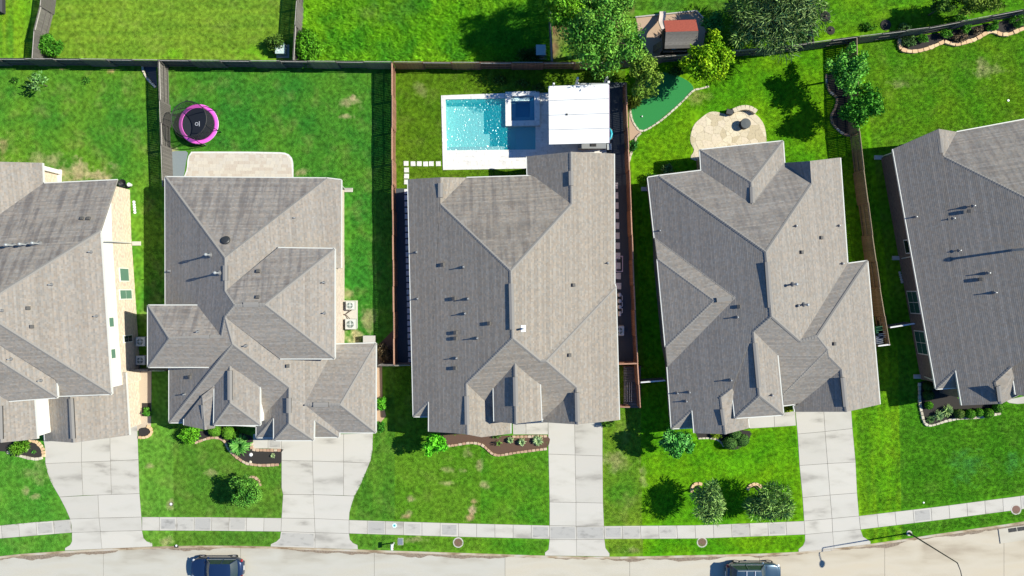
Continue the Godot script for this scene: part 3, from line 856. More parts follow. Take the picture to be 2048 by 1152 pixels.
	# pipes, flues and box vents that go through the roof
	for q in d.stacks:
		var p := Vector3(q[1], q[2], q[3]) - at
		var slope := Vector3(q[4], 1, q[5]).normalized()
		var bs := Basis(Quaternion(Vector3.UP, slope))
		match q[0]:
			"p":
				part("vent_pipe", tube([p - Vector3(0, 0.1, 0), p + Vector3(0, 0.36, 0)], [0.045, 0.045], 10), M.galv, roof)
				part("flashing", tube([p - slope * 0.02, p + slope * 0.03, p + Vector3(0, 0.16, 0)], [0.14, 0.12, 0.055], 10), M.pipe, roof)
			"f":
				part("flue", tube([p - Vector3(0, 0.2, 0), p + Vector3(0, 0.95, 0)], [0.07, 0.07], 12), M.galv, roof)
				part("flue_cap", tube([p + Vector3(0, 0.78, 0), p + Vector3(0, 0.98, 0), p + Vector3(0, 1.06, 0)], [0.115, 0.115, 0.05], 12), M.galv, roof)
				part("flashing", tube([p - slope * 0.02, p + slope * 0.04, p + Vector3(0, 0.2, 0)], [0.22, 0.2, 0.09], 12), M.pipe, roof)
			"F":
				part("flue", tube([p - Vector3(0, 0.2, 0), p + Vector3(0, 1.6, 0)], [0.10, 0.10], 12), M.galv, roof)
				part("flue_cap", tube([p + Vector3(0, 1.4, 0), p + Vector3(0, 1.62, 0), p + Vector3(0, 1.72, 0)], [0.2, 0.2, 0.08], 12), M.white_metal, roof)
			"b":
				var b := part("box_vent", box(0.27, 0.2, 0.27), M.vent, roof, p + slope * 0.08)
				b.basis = bs
			"w":
				var b := part("flue_base", box(0.42, 0.06, 0.52), M.white_metal, roof, p + slope * 0.03)
				b.basis = bs
				part("flue", tube([p, p + Vector3(0, 0.7, 0)], [0.08, 0.08], 10), M.galv, roof)
			"d":
				part("dome_vent", lathe([[0.34, 0.0], [0.36, 0.05], [0.36, 0.14], [0.28, 0.20], [0.0, 0.23]], 18), M.dark_metal, roof, p).basis = bs
	return o

func window_on(o: Node3D, at: Vector3, w: float, h: float, outward: Vector3, cols: int, rws: int, glass: Material, called := "window", piece := "pane"):
	# at: middle of the window on the wall plane (world), outward: unit normal
	var f := part(called, box(0.08, h + 0.12, w + 0.12), M.frame, o, at - o.position + outward * 0.02)
	f.rotation.y = -atan2(outward.z, outward.x)
	for c in cols:
		for r in rws:
			var pw := w / cols - 0.05; var ph := h / rws - 0.05
			part(piece, box(0.02, ph, pw), glass, f, Vector3(0.045, -h / 2 + h * (r + 0.5) / rws, -w / 2 + w * (c + 0.5) / cols))

func downspout(o: Node3D, a: Vector3, b: Vector3, foot: Vector3):
	var st := st_new()
	tube_on(st, [a - o.position, b - o.position], [0.05, 0.05], 6)
	part("downspout", st.commit(), M.trim, o)
	part("splash_block", box(0.75, 0.1, 0.36), M.concrete[1], o, foot - o.position)

func build_houses():
	M.cap = []
	for k in 5: M.cap.append(grained(Color(0.255, 0.24, 0.222) * [1.0, 1.0, 0.97, 0.93, 0.86][k], M.speck, 0.7, 0.95))
	var homes := []
	for d in HOUSE_DATA: homes.append(house(d))
	window_on(homes[0], Vector3(-33.04, 1.614, -1.128), 1.069, 1.325, Vector3(0.998, 0, -0.067), 1, 1, M.screen, "window")
	window_on(homes[0], Vector3(-32.927, 1.582, 0.553), 0.767, 1.794, Vector3(0.998, 0, -0.067), 1, 2, M.screen, "window")
	window_on(homes[0], Vector3(-32.775, 4.045, 2.797), 0.773, 0.646, Vector3(0.998, 0, -0.067), 1, 1, M.screen, "window")
	window_on(homes[0], Vector3(-32.601, 4.081, 5.367), 0.769, 0.61, Vector3(0.998, 0, -0.067), 1, 1, M.screen, "window")
	window_on(homes[0], Vector3(-32.673, 1.704, 4.312), 0.549, 1.243, Vector3(0.998, 0, -0.067), 1, 2, M.glass_dark, "window")
	window_on(homes[4], Vector3(34.495, 1.149, 1.226), 1.886, 1.446, Vector3(-0.984, 0, 0.178), 2, 2, M.glass, "window")
	window_on(homes[4], Vector3(35.117, 1.185, 4.676), 1.963, 1.445, Vector3(-0.984, 0, 0.178), 2, 2, M.glass, "window")
	window_on(homes[4], Vector3(33.638, 1.73, -3.524), 1.101, 0.747, Vector3(-0.984, 0, 0.178), 1, 1, M.glass_dark, "window")
	downspout(homes[0], Vector3(-32.685, 5.3, -3.756), Vector3(-33.099, 0.2, -3.92), Vector3(-32.787, 0.05, -3.886))
	downspout(homes[4], Vector3(33.432, 2.7, -2.633), Vector3(33.883, 0.2, -2.57), Vector3(33.573, 0.05, -2.619))
	downspout(homes[4], Vector3(31.844, 2.7, -11.325), Vector3(32.228, 0.2, -11.454), Vector3(32.001, 0.05, -11.395))
	downspout(homes[4], Vector3(35.187, 2.7, 7.689), Vector3(35.8, 0.2, 7.665), Vector3(35.45, 0.05, 7.727))
	downspout(homes[3], Vector3(11.45, 2.7, -8.943), Vector3(11.759, 0.2, -8.885), Vector3(11.657, 0.05, -8.644))
	downspout(homes[1], Vector3(-14.209, 2.7, -8.525), Vector3(-14.546, 0.2, -8.623), Vector3(-14.276, 0.05, -8.557))
	window_on(homes[0], Vector3(-34.095, 1.08, 8.11), 2.852, 2.1, Vector3(0.036, 0, 0.999), 6, 4, M.siding, "garage_door", "panel")
	window_on(homes[0], Vector3(-37.405, 1.08, 8.615), 2.137, 2.1, Vector3(0.072, 0, 0.997), 6, 4, M.siding, "garage_door", "panel")
	window_on(homes[0], Vector3(-40.47, 1.45, 8.86), 1.8, 1.4, Vector3(0.085, 0, 0.996), 2, 2, M.glass)
	window_on(homes[0], Vector3(-33.975, 1.08, 11.985), 2.597, 2.1, Vector3(0.068, 0, 0.998), 6, 4, M.siding, "garage_door", "panel")
	window_on(homes[0], Vector3(-37.015, 1.08, 12.175), 2.495, 2.1, Vector3(0.057, 0, 0.998), 6, 4, M.siding, "garage_door", "panel")
	window_on(homes[0], Vector3(-39.185, 1.45, 11.97), 1.312, 1.4, Vector3(0.04, 0, 0.999), 2, 2, M.glass)
	window_on(homes[0], Vector3(-42.025, 1.45, 11.94), 1.8, 1.4, Vector3(-0.038, 0, 0.999), 2, 2, M.glass)
	window_on(homes[1], Vector3(-13.265, 1.08, 11.615), 2.45, 2.1, Vector3(-0.003, 0, 1), 6, 4, M.siding, "garage_door", "panel")
	window_on(homes[1], Vector3(-17.85, 1.45, 12.035), 1.68, 1.4, Vector3(-0.004, 0, 1), 2, 2, M.glass)
	window_on(homes[1], Vector3(-24.13, 1.45, 10.935), 1.8, 1.4, Vector3(-0.047, 0, 0.999), 2, 2, M.glass)
	window_on(homes[1], Vector3(-25.895, 1.45, 11.25), 1.316, 1.4, Vector3(-0.079, 0, 0.997), 2, 2, M.glass)
	window_on(homes[1], Vector3(-22.21, 1.45, 10.92), 1.8, 1.4, Vector3(0, 0, 1), 2, 2, M.glass)
	window_on(homes[2], Vector3(6.915, 1.08, 10.6), 2.671, 2.1, Vector3(0.019, 0, 1), 6, 4, M.siding, "garage_door", "panel")
	window_on(homes[2], Vector3(4.225, 1.08, 10.675), 1.712, 2.1, Vector3(0.041, 0, 0.999), 6, 4, M.siding, "garage_door", "panel")
	window_on(homes[2], Vector3(1.05, 1.45, 10.72), 1.8, 1.4, Vector3(0.125, 0, 0.992), 2, 2, M.glass)
	window_on(homes[2], Vector3(-1.475, 1.45, 11.665), 1.17, 1.4, Vector3(0.016, 0, 1), 2, 2, M.glass)
	window_on(homes[2], Vector3(-5.555, 1.45, 11.34), 1.012, 1.4, Vector3(0.047, 0, 0.999), 2, 2, M.glass)
	window_on(homes[2], Vector3(-0.49, 1.45, 10.615), 0.901, 1.4, Vector3(0.031, 0, 1), 2, 2, M.glass)
	window_on(homes[2], Vector3(1.275, 1.45, 10.575), 1.23, 1.4, Vector3(0.016, 0, 1), 2, 2, M.glass)
	window_on(homes[3], Vector3(28.595, 1.08, 9.44), 2.722, 2.1, Vector3(0.087, 0, 0.996), 6, 4, M.siding, "garage_door", "panel")
	window_on(homes[3], Vector3(25.46, 1.08, 9.715), 2.572, 2.1, Vector3(0.088, 0, 0.996), 6, 4, M.siding, "garage_door", "panel")
	window_on(homes[3], Vector3(19.83, 1.45, 9.895), 1.8, 1.4, Vector3(0.069, 0, 0.998), 2, 2, M.glass)
	window_on(homes[3], Vector3(18.105, 1.45, 11.245), 1.18, 1.4, Vector3(0.101, 0, 0.995), 2, 2, M.glass)
	window_on(homes[3], Vector3(16.27, 1.45, 11.4), 1.104, 1.4, Vector3(0.067, 0, 0.998), 2, 2, M.glass)
	window_on(homes[4], Vector3(40.215, 1.45, 8.74), 1.016, 1.4, Vector3(0.175, 0, 0.985), 2, 2, M.glass)
	window_on(homes[4], Vector3(38.38, 1.45, 9.035), 1.301, 1.4, Vector3(0.145, 0, 0.989), 2, 2, M.glass)
	window_on(homes[4], Vector3(43.385, 1.45, 8.375), 1.736, 1.4, Vector3(0.193, 0, 0.981), 2, 2, M.glass)

const HOUSE_DATA := [
	{"called": "two_storey_house", "label": "large two storey house at the left edge with a white upper wall facing right", "tone": 0, "wall": "brick_cream", "at": [-38.345, 4.442],
	"v": [-39.166, 2.75, -8.727, -32.986, 2.75, -9.019, -32.847, 5.4, -4.547, -31.97, 5.4, 8.456, -40.128, 8.981, 1.532, -39.249, 2.75, -10.439, -44.464, 5.362, -10.138, -44.248, 5.637, -3.336, -41.823, 8.726, 1.539, -36.337, 5.4, 8.616, -35.944, 6.074, 7.252, -40.71, 8.213, 3.146, -36.024, 5.95, 7.268, -35.945, 5.95, 8.65, -40.732, 8.183, 3.148, -40.687, 8.244, 4.319, -38.71, 5.95, 8.848, -42.423, 5.95, 9.164, -35.839, 4.601, 6.836, -35.492, 4.573, 12.505, -32.276, 2.75, 7.057, -31.984, 2.75, 12.276, -38.9, 2.9, 12.703, -39.317, 2.9, 7.039, -38.427, 5.2, 6.765, -38.027, 5.2, 12.068, -40.189, 6.2, 12.151, -40.425, 6.2, 6.646, -43.991, 5.2, 12.008, -44.151, 5.2, 6.765],
	"faces": [[1,[0,1,2,4,8,7],[0.042,0.607]],[0,[2,3,4],[-0.466,0.031]],[0,[10,11,4,3,9],[-0.02,-0.495]],[0,[12,13,15,14],[-0.522,0.048]],[0,[13,16,17,15],[-0.039,-0.488]],[0,[18,20,21,19],[-0.519,0.028]],[0,[18,19,22,23],[0.488,-0.035]],[0,[24,25,26,27],[-0.48,0.028]],[0,[26,28,29,27],[0.266,-0.01]],[0,[5,0,7,6],[-0.504,0.055]]],
	"caps": [[-32.85,5.4,-4.55,-40.13,8.98,1.53],[-31.97,5.4,8.46,-40.13,8.98,1.53],[-35.94,5.95,8.65,-40.69,8.24,4.32],[-35.49,4.57,12.51,-35.84,4.6,6.84],[-40.19,6.2,12.15,-40.42,6.2,6.65]],
	"gut": [[-39.17,2.75,-8.73,-32.99,2.75,-9.02],[-32.85,5.4,-4.55,-31.97,5.4,8.46],[-31.97,5.4,8.46,-36.34,5.4,8.62],[-39.25,2.75,-10.44,-39.17,2.75,-8.73],[-36.02,5.95,7.27,-35.94,5.95,8.65],[-35.94,5.95,8.65,-38.71,5.95,8.85],[-38.71,5.95,8.85,-42.42,5.95,9.16],[-40.69,8.24,4.32,-40.73,8.18,3.15],[-32.28,2.75,7.06,-31.98,2.75,12.28],[-38.9,2.9,12.7,-39.32,2.9,7.04],[-38.43,5.2,6.76,-38.03,5.2,12.07],[-43.99,5.2,12.01,-44.15,5.2,6.76]],
	"rake": [[-32.99,2.75,-9.02,-32.85,5.4,-4.55],[-36.34,5.4,8.62,-35.94,6.07,7.25],[-35.94,6.07,7.25,-40.71,8.21,3.15],[-40.71,8.21,3.15,-40.13,8.98,1.53],[-40.13,8.98,1.53,-41.82,8.73,1.54],[-41.82,8.73,1.54,-44.25,5.64,-3.34],[-44.25,5.64,-3.34,-44.46,5.36,-10.14],[-44.46,5.36,-10.14,-39.25,2.75,-10.44],[-42.42,5.95,9.16,-40.69,8.24,4.32],[-40.73,8.18,3.15,-36.02,5.95,7.27],[-35.84,4.6,6.84,-32.28,2.75,7.06],[-31.98,2.75,12.28,-35.49,4.57,12.51],[-35.49,4.57,12.51,-38.9,2.9,12.7],[-39.32,2.9,7.04,-35.84,4.6,6.84],[-38.03,5.2,12.07,-40.19,6.2,12.15],[-40.19,6.2,12.15,-43.99,5.2,12.01],[-44.15,5.2,6.76,-40.42,6.2,6.65],[-40.42,6.2,6.65,-38.43,5.2,6.76]],
	"walls": [[-39.57,-8.29,2.86,-33.39,-8.58,2.94],[-33.39,-8.58,2.94,-33.27,-4.53,5.41],[-33.27,-4.53,5.41,-32.42,8.05,5.54],[-32.42,8.05,5.54,-35.77,8.17,5.55],[-35.77,8.17,5.55,-35.47,7.11,6.07],[-35.47,7.11,6.07,-40.22,3.02,8.2],[-40.22,3.02,8.2,-39.53,1.11,8.56],[-39.53,1.11,8.56,-41.56,1.12,8.48],[-41.56,1.12,8.48,-43.83,-3.44,5.36],[-43.83,-3.44,5.36,-44.03,-9.74,5.11],[-44.03,-9.74,5.11,-39.65,-10.0,2.89],[-39.65,-10.0,2.89,-39.57,-8.29,2.86],[-36.16,7.33,5.95,-36.09,8.52,5.96],[-36.09,8.52,5.96,-38.72,8.71,5.97],[-38.72,8.71,5.97,-42.22,9.01,5.95],[-42.22,9.01,5.95,-40.55,4.34,8.1],[-40.55,4.34,8.1,-40.62,3.38,8.09],[-40.62,3.38,8.09,-36.16,7.33,5.95],[-35.84,7.26,4.53,-32.67,7.45,2.91],[-32.67,7.45,2.91,-32.43,11.88,2.91],[-32.43,11.88,2.91,-35.52,12.09,4.51],[-35.52,12.09,4.51,-38.51,12.26,3.05],[-38.51,12.26,3.05,-38.87,7.43,3.04],[-38.87,7.43,3.04,-35.84,7.26,4.53],[-38.56,6.9,5.23,-38.18,11.93,5.19],[-38.18,11.93,5.19,-40.19,12.01,6.15],[-40.19,12.01,6.15,-43.86,11.87,5.17],[-43.86,11.87,5.17,-44.01,6.9,5.18],[-44.01,6.9,5.18,-40.43,6.79,6.12],[-40.43,6.79,6.12,-38.56,6.9,5.23]],
	"vents": [[-35.675,4.571,8.944,-35.511,4.576,12.181],[-40.265,6.176,9.284,-40.182,6.209,11.874]],
	"stacks": [["b",-34.64,4.777,-5.565,-0.042,-0.607],["b",-34.101,4.801,-5.563,-0.042,-0.607],["b",-37.093,7.568,1.534,0.466,-0.031],["b",-36.866,7.507,2.957,0.466,-0.031],["f",-39.366,5.915,-3.36,-0.042,-0.607],["f",-38.292,5.925,-3.418,-0.042,-0.607],["f",-37.309,5.918,-3.498,-0.042,-0.607],["p",-33.401,5.711,-2.856,0.466,-0.031],["p",-35.767,6.894,-0.272,0.466,-0.031],["p",-32.984,5.677,2.223,0.466,-0.031],["p",-38.672,7.234,5.48,0.522,-0.048],["p",-36.91,6.399,7.249,0.522,-0.048],["p",-38.614,8.281,1.704,0.466,-0.031]]},
	{"called": "brick_house", "label": "grey roofed house right of the two storey one, with many hips and two raised wings", "tone": 1, "wall": "brick_white", "at": [-20.616, 6.026],
	"v": [-28.884, 2.9, -9.246, -15.368, 2.9, -9.142, -14.244, 2.9, -8.996, -14.244, 2.9, -1.666, -22.457, 6.484, -2.347, -22.425, 6.563, 0.273, -21.424, 7.223, 1.351, -22.28, 6.921, 2.251, -22.762, 6.407, 3.8, -28.863, 2.9, 1.499, -28.55, 2.9, 6.622, -29.166, 5.15, 1.402, -25.2, 5.15, 1.402, -26.76, 6.646, 3.94, -29.166, 5.15, 6.33, -24.278, 5.15, 6.33, -21.84, 6.561, 4.376, -18.75, 5.15, -3.205, -14.223, 5.15, -3.145, -19.051, 7.278, 1.273, -14.223, 5.15, 5.649, -18.589, 5.15, 5.649, -28.55, 2.9, 11.204, -27.405, 2.9, 11.204, -17.984, 4.783, 8.024, -17.961, 4.856, 10.913, -19.458, 3.995, 12.447, -16.251, 3.913, 12.465, -19.458, 3.995, 10.628, -21.283, 2.9, 12.453, -20.873, 3.116, 10.872, -21.283, 2.9, 11.495, -19.908, 2.9, 12.453, -27.044, 3.5, 10.801, -27.044, 3.5, 11.296, -25.094, 4.475, 8.716, -24.891, 4.475, 11.472, -24.022, 4.71, 7.913, -24.026, 4.7, 7.915, -24.067, 4.7, 11.064, -22.426, 5.576, 6.004, -22.389, 5.621, 9.138, -20.392, 4.7, 7.592, -20.352, 4.7, 11.064, -16.828, 4.462, 9.448, -13.948, 4.466, 9.447, -14.731, 2.95, 4.702, -11.349, 2.9, 4.602, -11.37, 2.9, 12.037, -14.378, 2.95, 12.026, -15.197, 3.401, 5.905, -16.215, 3.895, 10.81, -14.431, 2.9, 12.411, -16.493, 2.9, 12.411, -15.815, 3.56, -1.606, -24.361, 4, 11.445],
	"faces": [[0,[0,4,5,6,7,8,12,9],[0.571,0.01]],[0,[10,15,16,22],[0.541,-0.002]],[1,[0,1,4],[-0.004,0.523]],[0,[1,2,3,54,5,4],[-0.436,0.035]],[1,[17,18,19,6,5],[0.025,0.483]],[0,[6,19,20,21,7],[-0.013,-0.477]],[0,[18,20,19],[-0.441,-0.0]],[1,[11,12,8,13],[-0.02,0.578]],[0,[11,13,14],[0.622,-0.0]],[0,[14,13,8,7,16,15],[0.01,-0.458]],[0,[22,16,24,30,31,23],[0.019,-0.523]],[0,[7,50,44,49,52,51,27,25,24,16],[-0.496,0.002]],[0,[27,26,25],[-0.022,-0.583]],[0,[25,26,28,29,31,30,24],[0.596,0.019]],[0,[29,28,32],[-0.0,-0.6]],[0,[51,52,53],[-0.0,-0.621]],[0,[46,47,45,44,50],[-0.01,0.314]],[0,[47,48,45],[-0.606,-0.002]],[0,[44,45,48,49],[-0.007,-0.589]],[0,[33,35,36,34],[0.46,-0.033]],[0,[35,37,55,36],[-0.078,-0.123]],[0,[41,39,38,40],[0.557,0.007]],[0,[43,39,41],[-0.0,-0.478]],[0,[40,42,43,41],[-0.452,0.012]]],
	"caps": [[-28.88,2.9,-9.25,-22.46,6.48,-2.35],[-22.46,6.48,-2.35,-22.42,6.56,0.27],[-22.42,6.56,0.27,-21.42,7.22,1.35],[-21.42,7.22,1.35,-22.28,6.92,2.25],[-22.28,6.92,2.25,-22.76,6.41,3.8],[-21.84,6.56,4.38,-28.55,2.9,11.2],[-15.37,2.9,-9.14,-22.46,6.48,-2.35],[-14.22,5.15,-3.14,-19.05,7.28,1.27],[-19.05,7.28,1.27,-21.42,7.22,1.35],[-19.05,7.28,1.27,-14.22,5.15,5.65],[-22.76,6.41,3.8,-26.76,6.65,3.94],[-26.76,6.65,3.94,-29.17,5.15,1.4],[-26.76,6.65,3.94,-29.17,5.15,6.33],[-22.28,6.92,2.25,-21.84,6.56,4.38],[-21.84,6.56,4.38,-17.98,4.78,8.02],[-14.43,2.9,12.41,-16.22,3.89,10.81],[-16.25,3.91,12.46,-17.96,4.86,10.91],[-17.96,4.86,10.91,-17.98,4.78,8.02],[-19.46,4.0,12.45,-17.96,4.86,10.91],[-19.46,4.0,10.63,-21.28,2.9,12.45],[-11.35,2.9,4.6,-13.95,4.47,9.45],[-13.95,4.47,9.45,-16.83,4.46,9.45],[-11.37,2.9,12.04,-13.95,4.47,9.45],[-25.09,4.48,8.72,-24.89,4.48,11.47],[-22.39,5.62,9.14,-24.07,4.7,11.06],[-22.43,5.58,6.0,-22.39,5.62,9.14],[-22.39,5.62,9.14,-20.35,4.7,11.06]],
	"gut": [[-28.86,2.9,1.5,-28.88,2.9,-9.25],[-28.88,2.9,-9.25,-15.37,2.9,-9.14],[-15.37,2.9,-9.14,-14.24,2.9,-9.0],[-14.24,2.9,-9.0,-14.24,2.9,-1.67],[-18.75,5.15,-3.21,-14.22,5.15,-3.14],[-14.22,5.15,-3.14,-14.22,5.15,5.65],[-14.22,5.15,5.65,-18.59,5.15,5.65],[-14.73,2.95,4.7,-11.35,2.9,4.6],[-11.35,2.9,4.6,-11.37,2.9,12.04],[-11.37,2.9,12.04,-14.38,2.95,12.03],[-14.38,2.95,12.03,-14.43,2.9,12.41],[-14.43,2.9,12.41,-16.49,2.9,12.41],[-16.22,3.89,10.81,-16.25,3.91,12.46],[-16.25,3.91,12.46,-19.46,4.0,12.45],[-19.46,4.0,12.45,-19.46,4.0,10.63],[-19.91,2.9,12.45,-21.28,2.9,12.45],[-21.28,2.9,12.45,-21.28,2.9,11.5],[-21.28,2.9,11.5,-27.41,2.9,11.2],[-27.41,2.9,11.2,-28.55,2.9,11.2],[-28.55,2.9,11.2,-28.55,2.9,6.62],[-24.28,5.15,6.33,-29.17,5.15,6.33],[-29.17,5.15,6.33,-29.17,5.15,1.4],[-29.17,5.15,1.4,-25.2,5.15,1.4],[-27.04,3.5,11.3,-27.04,3.5,10.8],[-24.07,4.7,11.06,-24.03,4.7,7.91],[-20.39,4.7,7.59,-20.35,4.7,11.06],[-20.35,4.7,11.06,-24.07,4.7,11.06]],
	"rake": [[-25.2,5.15,1.4,-28.86,2.9,1.5],[-14.24,2.9,-1.67,-15.81,3.56,-1.61],[-15.81,3.56,-1.61,-22.42,6.56,0.27],[-22.42,6.56,0.27,-18.75,5.15,-3.21],[-18.59,5.15,5.65,-22.28,6.92,2.25],[-22.28,6.92,2.25,-15.2,3.4,5.91],[-15.2,3.4,5.91,-14.73,2.95,4.7],[-16.49,2.9,12.41,-16.22,3.89,10.81],[-19.46,4.0,10.63,-19.91,2.9,12.45],[-28.55,2.9,6.62,-24.28,5.15,6.33],[-27.04,3.5,10.8,-25.09,4.48,8.72],[-25.09,4.48,8.72,-24.02,4.71,7.91],[-24.02,4.71,7.91,-24.36,4.0,11.44],[-24.36,4.0,11.44,-24.89,4.48,11.47],[-24.89,4.48,11.47,-27.04,3.5,11.3],[-24.03,4.7,7.91,-22.43,5.58,6.0],[-22.43,5.58,6.0,-20.39,4.7,7.59]],
	"walls": [[-25.24,1.4,4.98,-28.44,1.07,3.09],[-28.44,1.07,3.09,-28.46,-8.82,3.04],[-28.46,-8.82,3.04,-15.4,-8.72,3.06],[-15.4,-8.72,3.06,-14.66,-8.63,2.79],[-14.66,-8.63,2.79,-14.66,-2.07,3.02],[-14.66,-2.07,3.02,-15.88,-2.02,3.55],[-15.88,-2.02,3.55,-21.77,-0.1,6.18],[-21.77,-0.1,6.18,-18.58,-2.78,5.22],[-18.58,-2.78,5.22,-14.64,-2.73,5.28],[-14.64,-2.73,5.28,-14.64,5.23,5.27],[-14.64,5.23,5.27,-18.43,5.23,5.32],[-18.43,5.23,5.32,-21.91,2.51,6.66],[-21.91,2.51,6.66,-14.97,6.49,3.23],[-14.97,6.49,3.23,-14.44,5.11,3.04],[-14.44,5.11,3.04,-11.77,5.03,2.99],[-11.77,5.03,2.99,-11.79,11.62,3.09],[-11.79,11.62,3.09,-14.74,11.61,3.12],[-14.74,11.61,3.12,-14.8,11.99,3.09],[-14.8,11.99,3.09,-15.99,11.99,3.09],[-15.99,11.99,3.09,-16.24,11.06,3.68],[-16.24,11.06,3.68,-16.66,12.04,4.08],[-16.66,12.04,4.08,-19.04,12.03,4.17],[-19.04,12.03,4.17,-19.41,10.23,3.93],[-19.41,10.23,3.93,-20.24,12.03,3.09],[-20.24,12.03,3.09,-20.86,12.03,3.09],[-20.86,12.03,3.09,-20.86,11.09,3.02],[-20.86,11.09,3.02,-27.4,10.78,3.06],[-27.4,10.78,3.06,-28.13,10.78,3.05],[-28.13,10.78,3.05,-28.13,7.01,3.06],[-28.13,7.01,3.06,-24.16,6.33,5.21],[-24.16,6.33,5.21,-28.75,5.91,5.34],[-28.75,5.91,5.34,-28.75,1.82,5.34],[-28.75,1.82,5.34,-25.24,1.4,4.98],[-26.9,10.86,3.51,-25.0,8.82,4.45],[-25.0,8.82,4.45,-24.15,8.13,4.54],[-24.15,8.13,4.54,-24.49,11.31,4.17],[-24.49,11.31,4.17,-24.89,11.33,4.2],[-24.89,11.33,4.2,-26.9,11.17,3.5],[-26.9,11.17,3.5,-26.9,10.86,3.51],[-23.93,10.92,4.71,-23.89,7.97,4.72],[-23.89,7.97,4.72,-22.41,6.2,5.52],[-22.41,6.2,5.52,-20.53,7.66,4.69],[-20.53,7.66,4.69,-20.49,10.92,4.71],[-20.49,10.92,4.71,-23.93,10.92,4.71]],
	"vents": [[-22.423,6.47,-1.761,-22.409,6.505,-0.587],[-20.741,7.192,1.294,-19.536,7.213,1.274],[-26.104,6.382,3.939,-23.647,6.445,3.856],[-22.413,5.589,6.559,-22.395,5.615,8.901],[-17.983,4.785,8.871,-17.982,4.788,10.08],[-16.096,4.469,9.447,-14.882,4.46,9.448],[-25.003,4.497,9.483,-24.984,4.353,10.644]],
	"stacks": [["f",-23.896,5.767,-2.615,-0.571,-0.01],["f",-22.956,6.318,-1.177,-0.571,-0.01],["p",-28.316,3.256,-1.408,-0.571,-0.01],["d",-22.673,5.753,-3.746,0.004,-0.523],["b",-20.024,5.955,-1.303,-0.025,-0.483],["b",-19.708,6.949,0.737,-0.025,-0.483],["p",-17.643,4.25,-5.698,0.436,-0.035],["p",-14.976,5.482,-0.438,0.441,0.0],["p",-14.94,5.466,1.992,0.441,0.0],["p",-24.623,6.274,3.436,0.02,-0.578],["b",-26.21,4.158,7.256,-0.541,0.002],["p",-26.809,3.832,8.711,-0.541,0.002],["p",-20.91,6.228,4.54,0.496,-0.002],["b",-18.089,4.832,6.285,0.496,-0.002]]},
	{"called": "brick_house", "label": "grey roofed house in the middle, below the swimming pool", "tone": 2, "wall": "brick_tan", "at": [0.261, 3.256],
	"v": [-8.663, 2.9, -9.038, -5.812, 4.324, -8.983, -5.828, 4.163, -6.847, -0.097, 7.064, -1.316, 0.039, 7.03, 3.874, -3.667, 5.012, 7.671, -3.571, 5.068, 11.735, -4.689, 4.646, 11.721, -6.835, 3.572, 11.817, -6.833, 3.591, 9.344, -8.205, 2.9, 10.704, -6.914, 2.9, 10.704, -3.79, 2.9, -9.184, 1.748, 2.95, -9.342, 4.82, 4.527, -6.804, 1.249, 2.9, -10.954, 1.291, 2.9, -9.35, 4.764, 4.714, -10.981, 8.496, 2.9, -11.183, 8.538, 2.9, -0.375, 2.254, 5.89, 5.773, 8.642, 2.9, -0.083, 2.692, 5.832, 5.779, 8.934, 2.9, 10.979, 5.34, 4.468, 11.052, 5.247, 4.279, 8.095, 2.622, 2.95, 10.903, -0.499, 2.95, 11.069, -0.124, 3.2, 11.188, -0.124, 3.2, 12.058, -2.477, 4.376, 12.101, 2.541, 2.9, 11.162, 0.237, 5.833, 5.7, 0.317, 5.833, 10.727, -1.494, 4.7, 7.793, -1.429, 4.7, 10.782, 2.261, 4.7, 7.672, 2.382, 4.7, 10.701],
	"faces": [[0,[0,1,2,3,4,5,6,7,8,9,10],[0.491,-0.012]],[0,[10,9,11],[-0.0,-0.508]],[0,[1,12,2],[-0.712,-0.081]],[1,[12,13,14,3,2],[0.031,0.517]],[0,[15,17,14,13,16],[0.519,-0.054]],[0,[17,18,19,20,4,3,14],[-0.483,0.002]],[0,[19,21,22,20],[-0.237,0.251]],[0,[22,21,23,24,25],[-0.466,0.003]],[0,[4,20,22,25,26,27,5],[-0.05,-0.57]],[0,[5,27,28,29,30,6],[-0.575,0.029]],[0,[25,24,31,26],[0.559,0.046]],[0,[33,35,34,32],[0.644,-0.011]],[0,[32,36,37,33],[-0.559,0.012]]],
	"caps": [[-5.83,4.16,-6.85,-0.1,7.06,-1.32],[-0.1,7.06,-1.32,0.04,7.03,3.87],[0.04,7.03,3.87,-3.67,5.01,7.67],[-3.67,5.01,7.67,-3.57,5.07,11.74],[-6.83,3.59,9.34,-8.2,2.9,10.7],[4.82,4.53,-6.8,-0.1,7.06,-1.32],[4.76,4.71,-10.98,4.82,4.53,-6.8],[2.25,5.89,5.77,0.04,7.03,3.87],[8.64,2.9,-0.08,2.69,5.83,5.78],[2.69,5.83,5.78,2.25,5.89,5.77],[5.34,4.47,11.05,5.25,4.28,8.09],[5.25,4.28,8.09,2.69,5.83,5.78],[0.24,5.83,5.7,0.32,5.83,10.73]],
	"gut": [[-3.79,2.9,-9.18,1.75,2.95,-9.34],[1.75,2.95,-9.34,1.29,2.9,-9.35],[1.29,2.9,-9.35,1.25,2.9,-10.95],[8.5,2.9,-11.18,8.54,2.9,-0.37],[8.54,2.9,-0.37,8.64,2.9,-0.08],[8.64,2.9,-0.08,8.93,2.9,10.98],[2.54,2.9,11.16,2.62,2.95,10.9],[2.62,2.95,10.9,-0.5,2.95,11.07],[-0.12,3.2,11.19,-0.12,3.2,12.06],[-6.84,3.57,11.82,-6.83,3.59,9.34],[-6.91,2.9,10.7,-8.2,2.9,10.7],[-8.2,2.9,10.7,-8.66,2.9,-9.04],[-1.43,4.7,10.78,-1.49,4.7,7.79],[2.26,4.7,7.67,2.38,4.7,10.7]],
